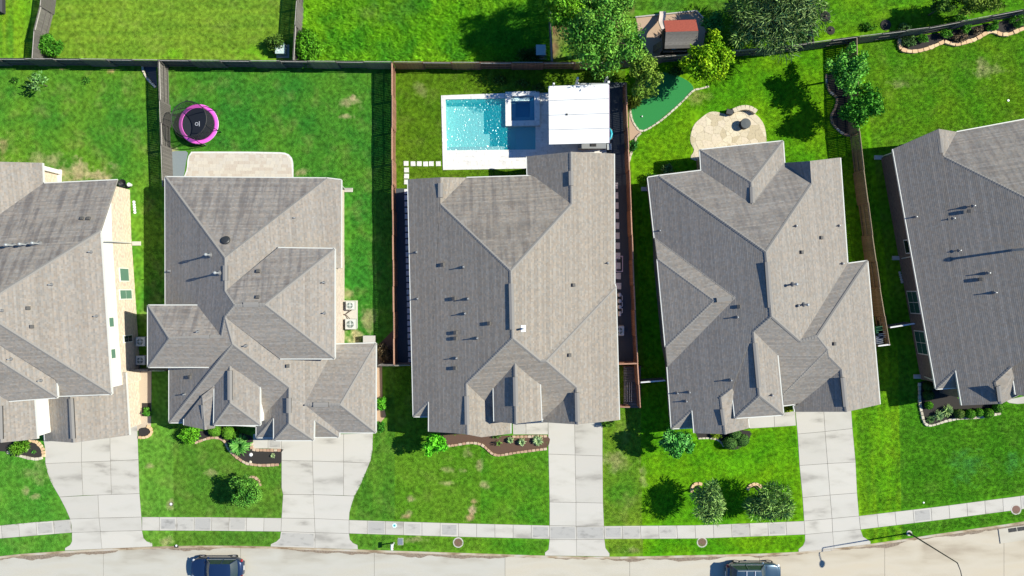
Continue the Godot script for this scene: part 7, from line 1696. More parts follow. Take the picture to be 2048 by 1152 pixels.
func build_plants():
	var lime := Color(0.16, 0.36, 0.02); var green := Color(0.055, 0.20, 0.02); var deep := Color(0.03, 0.12, 0.02)
	var olive := Color(0.16, 0.24, 0.035); var grey_g := Color(0.12, 0.19, 0.085); var yell := Color(0.27, 0.42, 0.015); var bright := Color(0.07, 0.40, 0.02)
	# trees
	tree("shade_tree", "tallest big leafy tree at the top, its crown reaching over the rear fence", Vector3(7.299, 5.4, -20.502), 3.3, 3.3, 2.5, 15000, 70, [0.30, 0.11], Color(0.085, 0.293, 0.037), Color(0.220, 0.462, 0.062), 0, 101, "", 0.27, 0.2)
	tree("shade_tree", "lime green tree at the top edge, left of the tallest tree", Vector3(4.243, 5.2, -23.136), 2.1, 2.6, 2.2, 8000, 40, [0.26, 0.12], Color(0.09, 0.30, 0.02), Color(0.26, 0.55, 0.03), 0, 102, "", 0.3, 0.14)
	tree("shade_tree", "yellow green round tree beside the putting green", Vector3(16.023, 3.4, -18.996), 2.05, 2.2, 1.7, 8000, 46, [0.24, 0.12], Color(0.14, 0.36, 0.012), Color(0.34, 0.52, 0.015), 0, 103, "", 0.29, 0.1)
	tree("shade_tree", "olive green tree between the tallest tree and the white pavilion", Vector3(10.745, 2.9, -17.742), 1.55, 1.95, 1.5, 6000, 34, [0.22, 0.11], Color(0.108, 0.230, 0.027), Color(0.270, 0.405, 0.054), 0, 104, "", 0.3, 0.09)
	tree("feathery_tree", "wide feathery grey green tree at the top, right of the play tower", Vector3(21.833, 4.2, -22.159), 3.6, 3.0, 1.5, 8000, 60, [0.55, 0.05], Color(0.26, 0.48, 0.12), Color(0.50, 0.68, 0.26), 1, 105, "", 0.3, 0.14)
	tree("feathery_tree", "darker feathery tree left of the wide feathery tree at the top", Vector3(19.179, 3.6, -22.059), 1.9, 2.2, 1.4, 5000, 30, [0.45, 0.06], Color(0.18, 0.36, 0.08), Color(0.34, 0.52, 0.15), 1, 106, "", 0.3, 0.1)
	tree("young_tree", "small glossy green tree right of the play tower", Vector3(16.899, 2.2, -22.251), 0.95, 0.95, 0.8, 1800, 14, [0.22, 0.12], Color(0.05, 0.22, 0.04), Color(0.10, 0.32, 0.06), 0, 107, "", 0.36, 0.05)
	tree("garden_tree", "leafy tree with some yellow leaves, upper of two by the brown fence", Vector3(27.633, 3.3, -18.036), 1.6, 2.2, 1.4, 4200, 30, [0.26, 0.13], Color(0.075, 0.312, 0.037), Color(0.213, 0.525, 0.075), 0, 108, "", 0.27, 0.08)
	tree("garden_tree", "denser dark green tree, lower of two by the brown fence", Vector3(28.923, 3.2, -15.083), 1.85, 1.9, 1.4, 5600, 36, [0.24, 0.12], Color(0.042, 0.204, 0.018), Color(0.108, 0.360, 0.036), 0, 109, "", 0.28, 0.08)
	tree("front_tree", "round dense bush tree on the front lawn of the second house", Vector3(-22.457, 2.1, 17.265), 1.42, 1.36, 1.25, 6500, 36, [0.20, 0.08], Color(0.065, 0.247, 0.033), Color(0.182, 0.416, 0.058), 0, 110, "", 0.32, 0.07)
	tree("front_tree", "bright green small tree at the left corner of the middle house", Vector3(-6.532, 2.2, 13.106), 0.98, 1.02, 0.9, 3200, 22, [0.22, 0.15], bright, Color(0.16, 0.60, 0.03), 0, 111, "", 0.34, 0.06)
	tree("front_tree", "glossy leafy tree at the left corner of the fourth house", Vector3(13.814, 2.6, 12.893), 1.55, 1.25, 1.1, 4300, 30, [0.24, 0.14], Color(0.050, 0.275, 0.037), Color(0.188, 0.525, 0.112), 0, 112, "", 0.28, 0.07)
	tree("feathery_tree", "feathery grey green tree on the front lawn, left of two", Vector3(16.423, 2.7, 17.844), 1.35, 1.55, 1.2, 5200, 34, [0.34, 0.05], Color(0.257, 0.488, 0.116), Color(0.558, 0.819, 0.250), 1, 113, "", 0.33, 0.08, Vector2(-0.2, -0.5))
	tree("feathery_tree", "feathery dark green tree on the front lawn, right of two", Vector3(21.438, 2.7, 17.803), 1.85, 1.6, 1.2, 5600, 36, [0.42, 0.05], Color(0.200, 0.425, 0.097), Color(0.446, 0.729, 0.194), 1, 114, "", 0.33, 0.08, Vector2(-0.3, -0.5))
	tree("sapling", "sparse sapling with pale leaves in the leftmost back garden", Vector3(-40.614, 1.4, -17.638), 0.95, 0.75, 0.55, 260, 12, [0.26, 0.12], Color(0.10, 0.28, 0.06), Color(0.24, 0.42, 0.14), 0, 115, "", 0.3, 0.03)
	tree("garden_tree", "olive leafy tree at the top edge near the upper right corner", Vector3(38.847, 2.6, -23.777), 2.2, 1.2, 1.0, 4200, 26, [0.22, 0.11], Color(0.09, 0.17, 0.025), Color(0.19, 0.28, 0.04), 0, 116, "", 0.3, 0.07)
	tree("garden_tree", "dark leafy tree at the top edge, left of the olive one", Vector3(36.411, 2.2, -23.853), 1.3, 1.1, 0.9, 2400, 18, [0.22, 0.11], Color(0.05, 0.13, 0.02), Color(0.11, 0.22, 0.03), 0, 117, "", 0.32, 0.06)
	# shrubs behind
	shrub("round_shrub", "dense round green shrub in the corner of the grey fences at the upper left", Vector3(-39.785, 1.1, -20.944), 1.38, 1.05, 0.8, 3800, [0.2, 0.09], Color(0.04, 0.19, 0.015), Color(0.12, 0.36, 0.03), 0, 201, "", 14)
	shrub("leafy_shrub", "tall leafy shrub right of the pale green cabinet", Vector3(-17.537, 1.6, -20.772), 1.3, 1.6, 1.1, 3400, [0.24, 0.1], Color(0.05, 0.20, 0.012), Color(0.14, 0.38, 0.02), 0, 202, "", 14)
	shrub("leafy_shrub", "dark spreading shrub left of the pale green cabinet", Vector3(-20.438, 1.2, -21.166), 1.0, 0.8, 0.7, 900, [0.26, 0.1], Color(0.05, 0.12, 0.02), Color(0.12, 0.22, 0.03), 0, 203, "", 10)
	for s in [[1825,77,0.75,0.6,"dark leafy shrub at the left end of the stone edged bed", 0], [1850,76,0.5,0.55,"light green shrub, second in the stone edged bed at the upper right", 1], [1898,63,0.55,0.55,"light green shrub in the middle of the stone edged bed", 1], [1927,70,0.75,0.45,"reddish shrub in the stone edged bed", 2], [1938,50,0.5,0.7,"tall green shrub behind the reddish one at the upper right", 1], [1961,57,0.45,0.4,"brownish shrub right of the reddish one", 2], [1991,46,0.62,0.55,"light green shrub near the right end of the stone edged bed", 1], [2042,38,0.7,0.7,"green shrub at the right end of the stone edged bed", 1], [1928,36,0.6,0.5,"leafy climber over the rear fence at the upper right", 1], [1815,50,0.7,0.35,"leafy climber over the rear fence left of the stone edged bed", 0]]:
		var q := Vector3((s[0] - 1024) * 0.0431, 0, (s[1] - 576) * 0.0431)
		var a: Array = [[Color(0.05, 0.12, 0.035), Color(0.11, 0.22, 0.06)], [Color(0.06, 0.24, 0.02), Color(0.14, 0.38, 0.04)], [Color(0.12, 0.10, 0.06), Color(0.26, 0.19, 0.12)]][s[5]]
		shrub("bed_shrub", s[4], q, s[2], s[3] * 0.9, 0.45, 900, [0.15, 0.07], a[0], a[1], 0, int(s[0]), "shrubs in the stone edged bed")
	shrub("leafy_shrub", "round shrub against the fence below the putting green", Vector3(10.351, 0.8, -12.335), 0.5, 0.6, 0.5, 900, [0.16, 0.08], Color(0.03, 0.14, 0.03), Color(0.07, 0.24, 0.05), 0, 220)
	shrub("ornamental_grass", "pale grassy tuft at the upper left of the putting green", Vector3(10.454, 0.7, -16.243), 0.55, 0.55, 0.5, 900, [0.4, 0.03], Color(0.16, 0.30, 0.03), Color(0.30, 0.42, 0.06), 1, 221)
	shrub("leafy_shrub", "pale leafy shrub at the rear corner of the fourth house", Vector3(13.478, 0.7, -10.281), 0.6, 0.5, 0.5, 500, [0.18, 0.08], Color(0.09, 0.17, 0.05), Color(0.2, 0.30, 0.1), 0, 222)
	shrub("leafy_shrub", "dark shrub at the left rear corner of the fourth house", Vector3(12.116, 0.6, -9.519), 0.6, 0.6, 0.5, 600, [0.16, 0.08], deep, green, 0, 223)
	shrub("leafy_shrub", "shrubby rockery under the yellow green tree", Vector3(14.216, 0.5, -18.896), 0.9, 0.6, 0.4, 700, [0.16, 0.08], deep, Color(0.06, 0.14, 0.03), 0, 224)
	shrub("weed_clump", "tall weeds beside the blue grey cabinet", Vector3(1.341, 0.6, -20.25), 0.8, 0.6, 0.5, 500, [0.45, 0.04], Color(0.05, 0.14, 0.03), Color(0.10, 0.22, 0.04), 1, 225)
	for p in [[1000,160,"left"], [1045,168,"middle"], [1078,176,"right"]]:
		shrub("low_shrub", "low dark shrub behind the pool spa, %s of three" % p[2], Vector3((p[0] - 1024) * 0.0435, 0, (p[1] - 576) * 0.0435), 0.7, 0.45, 0.3, 500, [0.15, 0.07], Color(0.05, 0.13, 0.02), Color(0.10, 0.18, 0.03), 0, p[0])
	# front beds
	var r := rng_of(91)
	bed("mulch_bed", "black mulch bed in front of the second house", smooth_line(P2([-28.49, 12.63, -28.49, 13.37, -27.48, 13.46, -26.61, 13.06, -25.95, 12.98, -25.21, 13.20, -24.86, 13.72, -24.56, 14.37, -23.99, 14.86, -23.33, 15.25, -22.55, 15.42, -21.58, 15.47, -20.27, 15.42, -20.14, 14.37, -20.14, 14.07, -22.68, 14.07, -22.76, 12.93, -25.52, 12.50]), true, 3), M.mulch_black)
	edging("bed_edging", "orange stone edging of the bed in front of the second house", P2([-27.70, 13.54, -26.91, 13.24, -26.17, 13.06, -25.52, 13.11, -25.08, 13.41, -24.73, 14.07, -24.03, 14.77, -23.33, 15.25, -22.55, 15.42, -21.58, 15.47, -20.36, 15.42]), M.stone, 0.36, 0.21, 0.13, r)
	edging("bed_edging", "orange pebble edging along the short walk of the second house", P2([-22.72, 13.46, -22.68, 14.07, -21.58, 14.16, -20.19, 14.16]), M.stone, 0.3, 0.24, 0.1, r)
	bed("mulch_bed", "brown mulch bed in front of the middle house", smooth_line(P2([-6.64, 12.50, -5.72, 13.68, -4.54, 13.59, -3.45, 13.46, -2.80, 13.54, -2.27, 13.94, -1.79, 14.37, -1.14, 14.55, -0.17, 14.42, 1.57, 14.20, 3.01, 13.98, 3.06, 12.89, 0.04, 12.89, -2.80, 12.85]), true, 3), M.mulch_brown)
	edging("bed_edging", "orange stone edging of the curved bed in front of the middle house", P2([-5.72, 13.81, -4.76, 13.68, -3.89, 13.54, -3.15, 13.54, -2.58, 13.72, -2.05, 14.20, -1.57, 14.55, -0.96, 14.59, 0.04, 14.42, 1.35, 14.24, 3.06, 14.03]), M.stone, 0.34, 0.2, 0.13, r)
	edging("bed_edging", "orange stones between the walk and the bed of the middle house", P2([0.00, 12.98, 1.14, 12.98, 3.06, 12.93]), M.stone, 0.33, 0.22, 0.12, r)
	bed("mulch_bed", "dark mulch bed in front of the fourth house", smooth_line(P2([16.21, 12.50, 16.34, 13.15, 17.52, 13.15, 18.09, 13.28, 18.48, 13.85, 19.05, 14.11, 19.84, 14.03, 20.58, 13.37, 20.80, 12.50, 18.18, 12.41]), true, 3), M.mulch_black)
	edging("bed_edging", "small stones edging the bed in front of the fourth house", P2([16.25, 13.15, 16.95, 13.11, 17.65, 13.15, 18.18, 13.41, 18.53, 13.85]), M.white_stone, 0.32, 0.16, 0.1, r)
	bed("mulch_bed", "black mulch bed at the corner of the rightmost house", smooth_line(P2([35.48, 8.48, 35.57, 9.79, 35.78, 10.88, 36.00, 11.88, 36.61, 11.97, 37.62, 11.67, 38.71, 11.36, 40.90, 11.23, 42.56, 10.92, 42.82, 10.44, 42.21, 9.79, 39.59, 10.05, 37.84, 8.48, 36.09, 8.13]), true, 3), M.mulch_black)
	edging("bed_edging", "dark and pale stones round the bed of the rightmost house", P2([35.57, 8.26, 35.57, 9.79, 35.74, 10.88, 36.00, 11.80, 36.44, 12.02, 37.05, 11.88, 37.84, 11.62, 38.93, 11.40, 40.90, 11.27, 42.64, 10.92]), M.white_stone, 0.36, 0.22, 0.15, r)
	bed("mulch_bed", "black mulch bed at the left edge in front of the two storey house", smooth_line(P2([-45.62, 13.50, -42.99, 13.28, -41.51, 13.54, -41.03, 14.07, -41.07, 14.68, -41.68, 14.81, -42.78, 14.64, -43.87, 14.33, -45.62, 14.16]), true, 3), M.mulch_black)
	edging("bed_edging", "pale pebbles round the mulch bed at the left edge", P2([-44.09, 14.29, -43.34, 14.55, -42.47, 14.77, -41.60, 14.94, -40.98, 14.81]), M.white_stone, 0.36, 0.24, 0.12, r)
	edging("bed_edging", "tan pebble strip between the left mulch bed and the driveway", P2([-42.21, 13.28, -41.51, 13.46, -40.98, 14.07, -40.90, 14.77]), M.tan_stone, 0.3, 0.3, 0.08, r)
	bed("mulch_bed", "small black mulch corner right of the leftmost driveway", smooth_line(P2([-32.59, 12.32, -31.81, 12.19, -31.50, 12.50, -31.63, 12.93, -32.51, 13.11]), true, 3), M.mulch_black)
	edging("bed_edging", "tan stones round the small mulch corner beside the leftmost driveway", P2([-32.64, 13.02, -32.07, 13.06, -31.55, 12.80, -31.46, 12.32, -31.90, 12.06]), M.tan_stone, 0.33, 0.22, 0.12, r)
	bed("mulch_bed", "tan bark beside the garage wing of the second house", P2([-11.75, 5.64, -11.36, 5.68, -11.32, 9.79, -11.01, 11.19, -11.67, 11.97, -11.88, 11.53]), M.mulch_tan)
	bed("mulch_bed", "tan bark with a dry bush against the red brown fence", P2([-11.67, 4.98, -10.40, 3.67, -10.36, 6.64, -11.67, 6.64]), M.mulch_brown)
	edging("tree_well", "stone ring round the foot of the round bush tree", P2([-23.03, 16.56, -22.59, 16.47, -22.11, 16.78, -21.98, 17.30]), M.stone, 0.3, 0.2, 0.14, r)
	edging("tree_well", "stone ring at the foot of the left feathery tree", P2([15.69, 17.87, 15.73, 17.30, 16.12, 17.04, 16.60, 17.13]), M.tan_stone, 0.35, 0.26, 0.16, r)
	edging("tree_well", "stone ring at the foot of the right feathery tree", P2([20.54, 17.65, 20.75, 17.26, 21.32, 17.08, 21.80, 17.39]), M.tan_stone, 0.35, 0.26, 0.16, r)
	shrub("round_shrub", "bright green square clipped shrub in front of the second house", Vector3(-27.859, 0.9, 12.702), 0.95, 0.78, 0.65, 2600, [0.2, 0.07], Color(0.07, 0.30, 0.02), Color(0.20, 0.52, 0.03), 0, 301, "", 16)
	shrub("box_ball", "clipped green ball, left of the pair in front of the second house", Vector3(-25.766, 0.5, 12.417), 0.56, 0.46, 0.42, 1500, [0.09, 0.06], Color(0.09, 0.26, 0.02), Color(0.15, 0.34, 0.03), 2, 302)
	shrub("box_ball", "clipped green ball, right of the pair in front of the second house", Vector3(-24.617, 0.5, 12.569), 0.56, 0.58, 0.42, 1500, [0.09, 0.06], Color(0.10, 0.28, 0.02), Color(0.17, 0.36, 0.03), 2, 303)
	shrub("box_ball", "small clipped bush beside the spiky plant", Vector3(-23.963, 0.4, 12.763), 0.26, 0.36, 0.32, 500, [0.09, 0.06], Color(0.09, 0.26, 0.02), Color(0.15, 0.34, 0.03), 2, 304)
	rosette("spiky_plant", "large spiky green plant in front of the second house", Vector3(-23.707, 0.5, 13.652), 1.2, 0.85, 190, 0.085, Color(0.05, 0.24, 0.03), Color(0.20, 0.46, 0.10), 305)
	rosette("pale_succulent", "small pale plant in the mulch beside the curved driveway", Vector3(-20.861, 0.2, 14.633), 0.3, 0.25, 40, 0.05, Color(0.25, 0.36, 0.16), Color(0.42, 0.52, 0.26), 306)
	tag_mesh(part("garden_stone", lathe([[0.16, -0.02], [0.17, 0.06], [0.1, 0.13], [0.0, 0.15]], 9), M.white_metal, self, Vector3(-22.808, 0, 14.55)), "white oval stone in the mulch beside the spiky plant", "stone")
	tag_mesh(part("garden_stone", lathe([[0.13, -0.02], [0.14, 0.06], [0.08, 0.12], [0.0, 0.13]], 9), M.white_stone[1], self, Vector3(-22.851, 0, 15.205)), "pale stone among the orange edging near the spiky plant", "stone")
	for p in [[1020,881,0.36,"left"], [1043,885,0.44,"middle"], [1075,882,0.62,"right"]]:
		rosette("hosta", "pale variegated leafy plant in the brown bed, %s of three" % p[3], Vector3((p[0] - 1024) * 0.0435, 0, (p[1] - 576) * 0.0435), p[2], 0.4, 90, 0.08, Color(0.16, 0.30, 0.10), Color(0.45, 0.55, 0.30), int(p[0]), "", 0.5)
	rosette("thin_palm", "thin green plant in the middle of the brown bed", Vector3(-1.172, 0.4, 13.501), 0.36, 0.6, 26, 0.05, Color(0.12, 0.28, 0.05), Color(0.22, 0.38, 0.08), 308)
	shrub("low_shrub", "low dark plants under the eave in the brown bed", Vector3(-1.261, 0.3, 12.957), 0.5, 0.2, 0.2, 300, [0.14, 0.06], Color(0.06, 0.15, 0.03), Color(0.14, 0.26, 0.05), 0, 309)
	shrub("leafy_shrub", "leafy bush at the corner of the middle house garage beside the driveway", Vector3(8.394, 0.6, 11.769), 0.7, 0.3, 0.45, 700, [0.2, 0.07], Color(0.07, 0.2, 0.02), Color(0.17, 0.34, 0.04), 0, 310)
	shrub("leafy_shrub", "bright bush against the right wall of the second house, upper of two", Vector3(-11.235, 0.8, 10.006), 0.48, 0.62, 0.6, 1300, [0.18, 0.09], Color(0.05, 0.28, 0.02), Color(0.14, 0.46, 0.03), 0, 311)
	shrub("leafy_shrub", "darker bush against the right wall of the second house, lower of two", Vector3(-11.405, 0.7, 11.966), 0.4, 0.6, 0.5, 900, [0.18, 0.09], Color(0.03, 0.16, 0.015), Color(0.08, 0.28, 0.03), 0, 312)
	shrub("dry_bush", "dry brown bush against the red brown fence", Vector3(-11.077, 0.6, 5.582), 0.6, 0.8, 0.5, 700, [0.35, 0.03], Color(0.20, 0.15, 0.08), Color(0.34, 0.26, 0.15), 1, 313)
	for p in [[1460,886,0.62,"lower left"], [1484,880,0.60,"right"], [1470,868,0.5,"upper"]]:
		shrub("box_ball", "dark clipped ball in the bed of the fourth house, %s of three" % p[3], Vector3((p[0] - 1024) * 0.0434, 0, (p[1] - 576) * 0.0434), p[2], p[2] * 0.9, 0.45, 1400, [0.1, 0.06], Color(0.05, 0.14, 0.03), Color(0.11, 0.24, 0.05), 2, int(p[0]))
	shrub("low_shrub", "yellow green low plants at the gable of the fourth house", Vector3(17.74, 0.3, 12.87), 0.6, 0.3, 0.25, 500, [0.14, 0.06], Color(0.2, 0.34, 0.02), Color(0.32, 0.44, 0.03), 0, 316)
	shrub("low_shrub", "yellow green plants in the notch beside the tilted driveway", Vector3(24.045, 0.3, 10.522), 0.4, 0.25, 0.25, 400, [0.14, 0.06], Color(0.2, 0.28, 0.02), Color(0.34, 0.40, 0.03), 0, 317)
	for p in [[1859,811,0.34,"light round ball on the black mulch of the rightmost house", 1], [1856,773,0.42,"dark round ball nearest to the shaded wall of the rightmost house", 0], [1857,790,0.46,"dark round ball between a darker one and the light one", 0], [1919,828,0.42,"olive clipped ball, leftmost of the row before the rightmost house", 2], [1941,828,0.42,"green clipped ball, second of the row before the rightmost house", 1], [1959,825,0.36,"green clipped ball, third of the row before the rightmost house", 1], [1977,827,0.44,"green clipped ball, fourth of the row before the rightmost house", 1], [1996,815,0.46,"green clipped ball, last of the row before the rightmost house", 1]]:
		var a: Array = [[Color(0.03, 0.08, 0.015), Color(0.05, 0.12, 0.02)], [Color(0.07, 0.24, 0.015), Color(0.12, 0.32, 0.025)], [Color(0.09, 0.17, 0.03), Color(0.16, 0.25, 0.05)]][p[4]]
		shrub("box_ball", p[3], Vector3((p[0] - 1024) * 0.0434, 0, (p[1] - 576) * 0.0434), p[2], p[2], p[2] * 0.9, 1200, [0.085, 0.055], a[0], a[1], 2, int(p[0]), "clipped balls before the rightmost house")
	rosette("strappy_plant", "pale strappy plant in the bed of the rightmost house, left of two", Vector3(37.16, 0.4, 11.113), 0.6, 0.5, 90, 0.05, Color(0.12, 0.26, 0.08), Color(0.34, 0.46, 0.2), 320)
	rosette("strappy_plant", "pale strappy plant in the bed of the rightmost house, right of two", Vector3(37.898, 0.4, 10.679), 0.7, 0.5, 100, 0.06, Color(0.12, 0.28, 0.06), Color(0.36, 0.48, 0.18), 321)
	rosette("strappy_plant", "thin dark grassy plant at the corner stones of the rightmost house", Vector3(36.437, 0.3, 11.479), 0.5, 0.4, 70, 0.03, Color(0.06, 0.16, 0.04), Color(0.14, 0.26, 0.08), 322)
	shrub("leafy_shrub", "bright leafy plants at the left edge in the black mulch", Vector3(-43.097, 0.6, 13.717), 0.95, 0.7, 0.4, 1300, [0.3, 0.06], Color(0.08, 0.26, 0.02), Color(0.2, 0.42, 0.04), 1, 323)
	rosette("pale_succulent", "small yellow green plant in the black mulch at the left edge", Vector3(-42.376, 0.2, 14.024), 0.3, 0.25, 40, 0.09, Color(0.24, 0.40, 0.10), Color(0.40, 0.55, 0.2), 324)
	rosette("pale_succulent", "tiny dark green plant near the driveway in the left black mulch", Vector3(-41.723, 0.2, 14.329), 0.25, 0.25, 24, 0.06, Color(0.05, 0.2, 0.03), Color(0.1, 0.28, 0.05), 325)
	shrub("round_shrub", "small round bush in a black bed beside the two storey house", Vector3(-31.733, 0.4, 10.766), 0.42, 0.4, 0.35, 900, [0.12, 0.06], Color(0.05, 0.22, 0.02), Color(0.13, 0.36, 0.04), 0, 326)
	bed("mulch_bed", "black square bed round the small bush beside the two storey house", P2([-32.33, 10.05, -31.55, 10.05, -31.55, 11.19, -32.33, 11.19]), M.mulch_black, 0.03)
	shrub("weed_clump", "small weed tuft in the leftmost back garden, left one", Vector3(-43.29, 0.2, -18.118), 0.3, 0.22, 0.2, 160, [0.2, 0.05], Color(0.05, 0.2, 0.02), Color(0.12, 0.32, 0.04), 1, 327)
	shrub("weed_clump", "small weed tuft in the leftmost back garden, right one", Vector3(-37.106, 0.2, -18.118), 0.26, 0.2, 0.2, 160, [0.2, 0.05], Color(0.05, 0.2, 0.02), Color(0.12, 0.32, 0.04), 1, 328)
	shrub("weed_clump", "leafy weeds on the lawn behind the dark rear fence at the upper right", Vector3(31.133, 0.3, -22.784), 0.7, 0.4, 0.25, 300, [0.2, 0.07], Color(0.04, 0.16, 0.015), Color(0.08, 0.24, 0.02), 0, 329)

# ---------------------------------------------------------------- grass blades
func tuft_mesh(blades: int, high: float, reach: float, wide: float, seed_: int) -> ArrayMesh:
	var r := rng_of(seed_)
	var V := PackedVector3Array(); var N := PackedVector3Array()
	for k in blades:
		var a := r.randf() * TAU
		var d := Vector3(cos(a), 0, sin(a))
		var s := Vector3(-d.z, 0, d.x) * wide * 0.5
		var b := d * r.randf() * reach * 0.4
		var tip := b + d * reach * r.randf_range(0.5, 1.0) + Vector3(0, high * r.randf_range(0.6, 1.1), 0)
		var n := (tip - b).cross(2.0 * s).normalized()
		for v in [b - s, b + s, tip]:
			V.append(v); N.append(n)
	var arr := []
	arr.resize(Mesh.ARRAY_MAX)
	arr[Mesh.ARRAY_VERTEX] = V; arr[Mesh.ARRAY_NORMAL] = N
	var m := ArrayMesh.new()
	m.add_surface_from_arrays(Mesh.PRIMITIVE_TRIANGLES, arr)
	return m

func scatter(called: String, label: String, zones: Array, keep_out: Array, per_m2: float, mesh: Mesh, size: float, seed_: int):
	var r := rng_of(seed_)
	var buf := PackedFloat32Array()
	for zone in zones:
		var rect := Rect2(zone[0], Vector2.ZERO)
		for p in zone: rect = rect.expand(p)
		var n := int(rect.get_area() * per_m2)
		for k in n:
			var x := rect.position.x + r.randf() * rect.size.x; var z := rect.position.y + r.randf() * rect.size.y
			var p := Vector2(x, z)
			if not Geometry2D.is_point_in_polygon(p, zone): continue
			var bad := false
			for q in keep_out:
				if q[0].has_point(p) and Geometry2D.is_point_in_polygon(p, q[1]):
					bad = true
					break
			if bad: continue
			var s := size * r.randf_range(0.65, 1.35)
			var a := r.randf() * TAU
			var c := cos(a) * s; var d := sin(a) * s
			var col := lawn_color(x, z)
			var v := r.randf_range(0.9, 1.3)
			buf.append_array([c, 0.0, d, x, 0.0, s * r.randf_range(0.7, 1.2), 0.0, 0.002, -d, 0.0, c, z, col.r * v, col.g * v, col.b * v, 1.0])
	var mm := MultiMesh.new()
	mm.transform_format = MultiMesh.TRANSFORM_3D
	mm.use_colors = true
	mm.mesh = mesh
	mm.instance_count = buf.size() / 16
	mm.buffer = buf
	var o := MultiMeshInstance3D.new()
	o.multimesh = mm
	o.material_override = M.leaf
	named(o, called, self)
	o.set_meta("label", label)
	o.set_meta("category", "grass")
	o.set_meta("kind", "stuff")

func build_grass():
	var no := []
	for p in keep_out_areas():
		var rect := Rect2(p[0], Vector2.ZERO)
		for q in p: rect = rect.expand(q)
		no.append([rect, p])
	scatter("tall_grass", "tall unmown bright grass behind the pool garden", [P2([-18.26, -26.48, 3.23, -26.48, 3.32, -19.88, -18.09, -19.97])], no, 46.0, tuft_mesh(9, 0.30, 0.34, 0.035, 7), 1.0, 3)
	scatter("lawn_grass", "short grass blades over all the lawns",
		[P2([-47.36, -26.48, -42.12, -26.48, -42.12, -20.27, -47.36, -20.27]), P2([-40.72, -26.48, -19.14, -26.48, -19.14, -20.10, -41.68, -20.10]), P2([10.75, -26.48, 26.48, -26.48, 26.48, -20.80, 10.75, -20.36]), P2([26.91, -26.48, 47.45, -26.48, 47.45, -25.17, 30.41, -22.33, 26.91, -21.89]),
		P2([-47.36, -19.57, -31.11, -19.57, -30.85, -9.44, -30.32, 6.95, -47.36, 6.95]), P2([-30.32, -19.49, -10.66, -19.40, -10.49, 6.29, -30.32, 6.29]), P2([-9.96, -19.31, 9.87, -19.31, 10.05, -8.78, -10.14, -8.78]), P2([10.22, -19.49, 30.19, -21.45, 33.03, 5.42, 11.62, 6.73]), P2([30.58, -21.58, 47.45, -24.64, 47.45, -6.82, 33.91, 2.80, 32.25, -4.19]),
		P2([-47.36, 13.72, -39.94, 13.72, -38.54, 20.10, -47.36, 21.15]), P2([-32.59, 11.97, -20.27, 11.97, -20.19, 19.97, -32.33, 19.88]), P2([-13.98, 7.17, -8.26, 6.95, 3.15, 12.85, 3.23, 20.62, -13.98, 20.10]), P2([8.04, 6.73, 12.06, 6.73, 24.73, 11.97, 25.43, 20.23, 8.08, 20.67]), P2([29.80, 5.42, 35.65, 5.42, 47.45, 9.79, 47.45, 17.56, 30.50, 19.75]),
		P2([-47.36, 22.37, -38.62, 21.50, -38.71, 22.63, -47.36, 23.64]), P2([-32.11, 21.37, -20.45, 21.41, -20.93, 22.37, -31.63, 22.46]), P2([-13.98, 21.63, 3.06, 22.11, 2.88, 23.16, -13.46, 22.63]), P2([8.30, 22.11, 25.43, 21.72, 24.99, 22.85, 8.65, 23.24]), P2([30.76, 21.23, 47.45, 19.09, 47.45, 19.75, 31.46, 22.15])],
		no, 130.0, tuft_mesh(5, 0.055, 0.075, 0.022, 8), 1.0, 4)

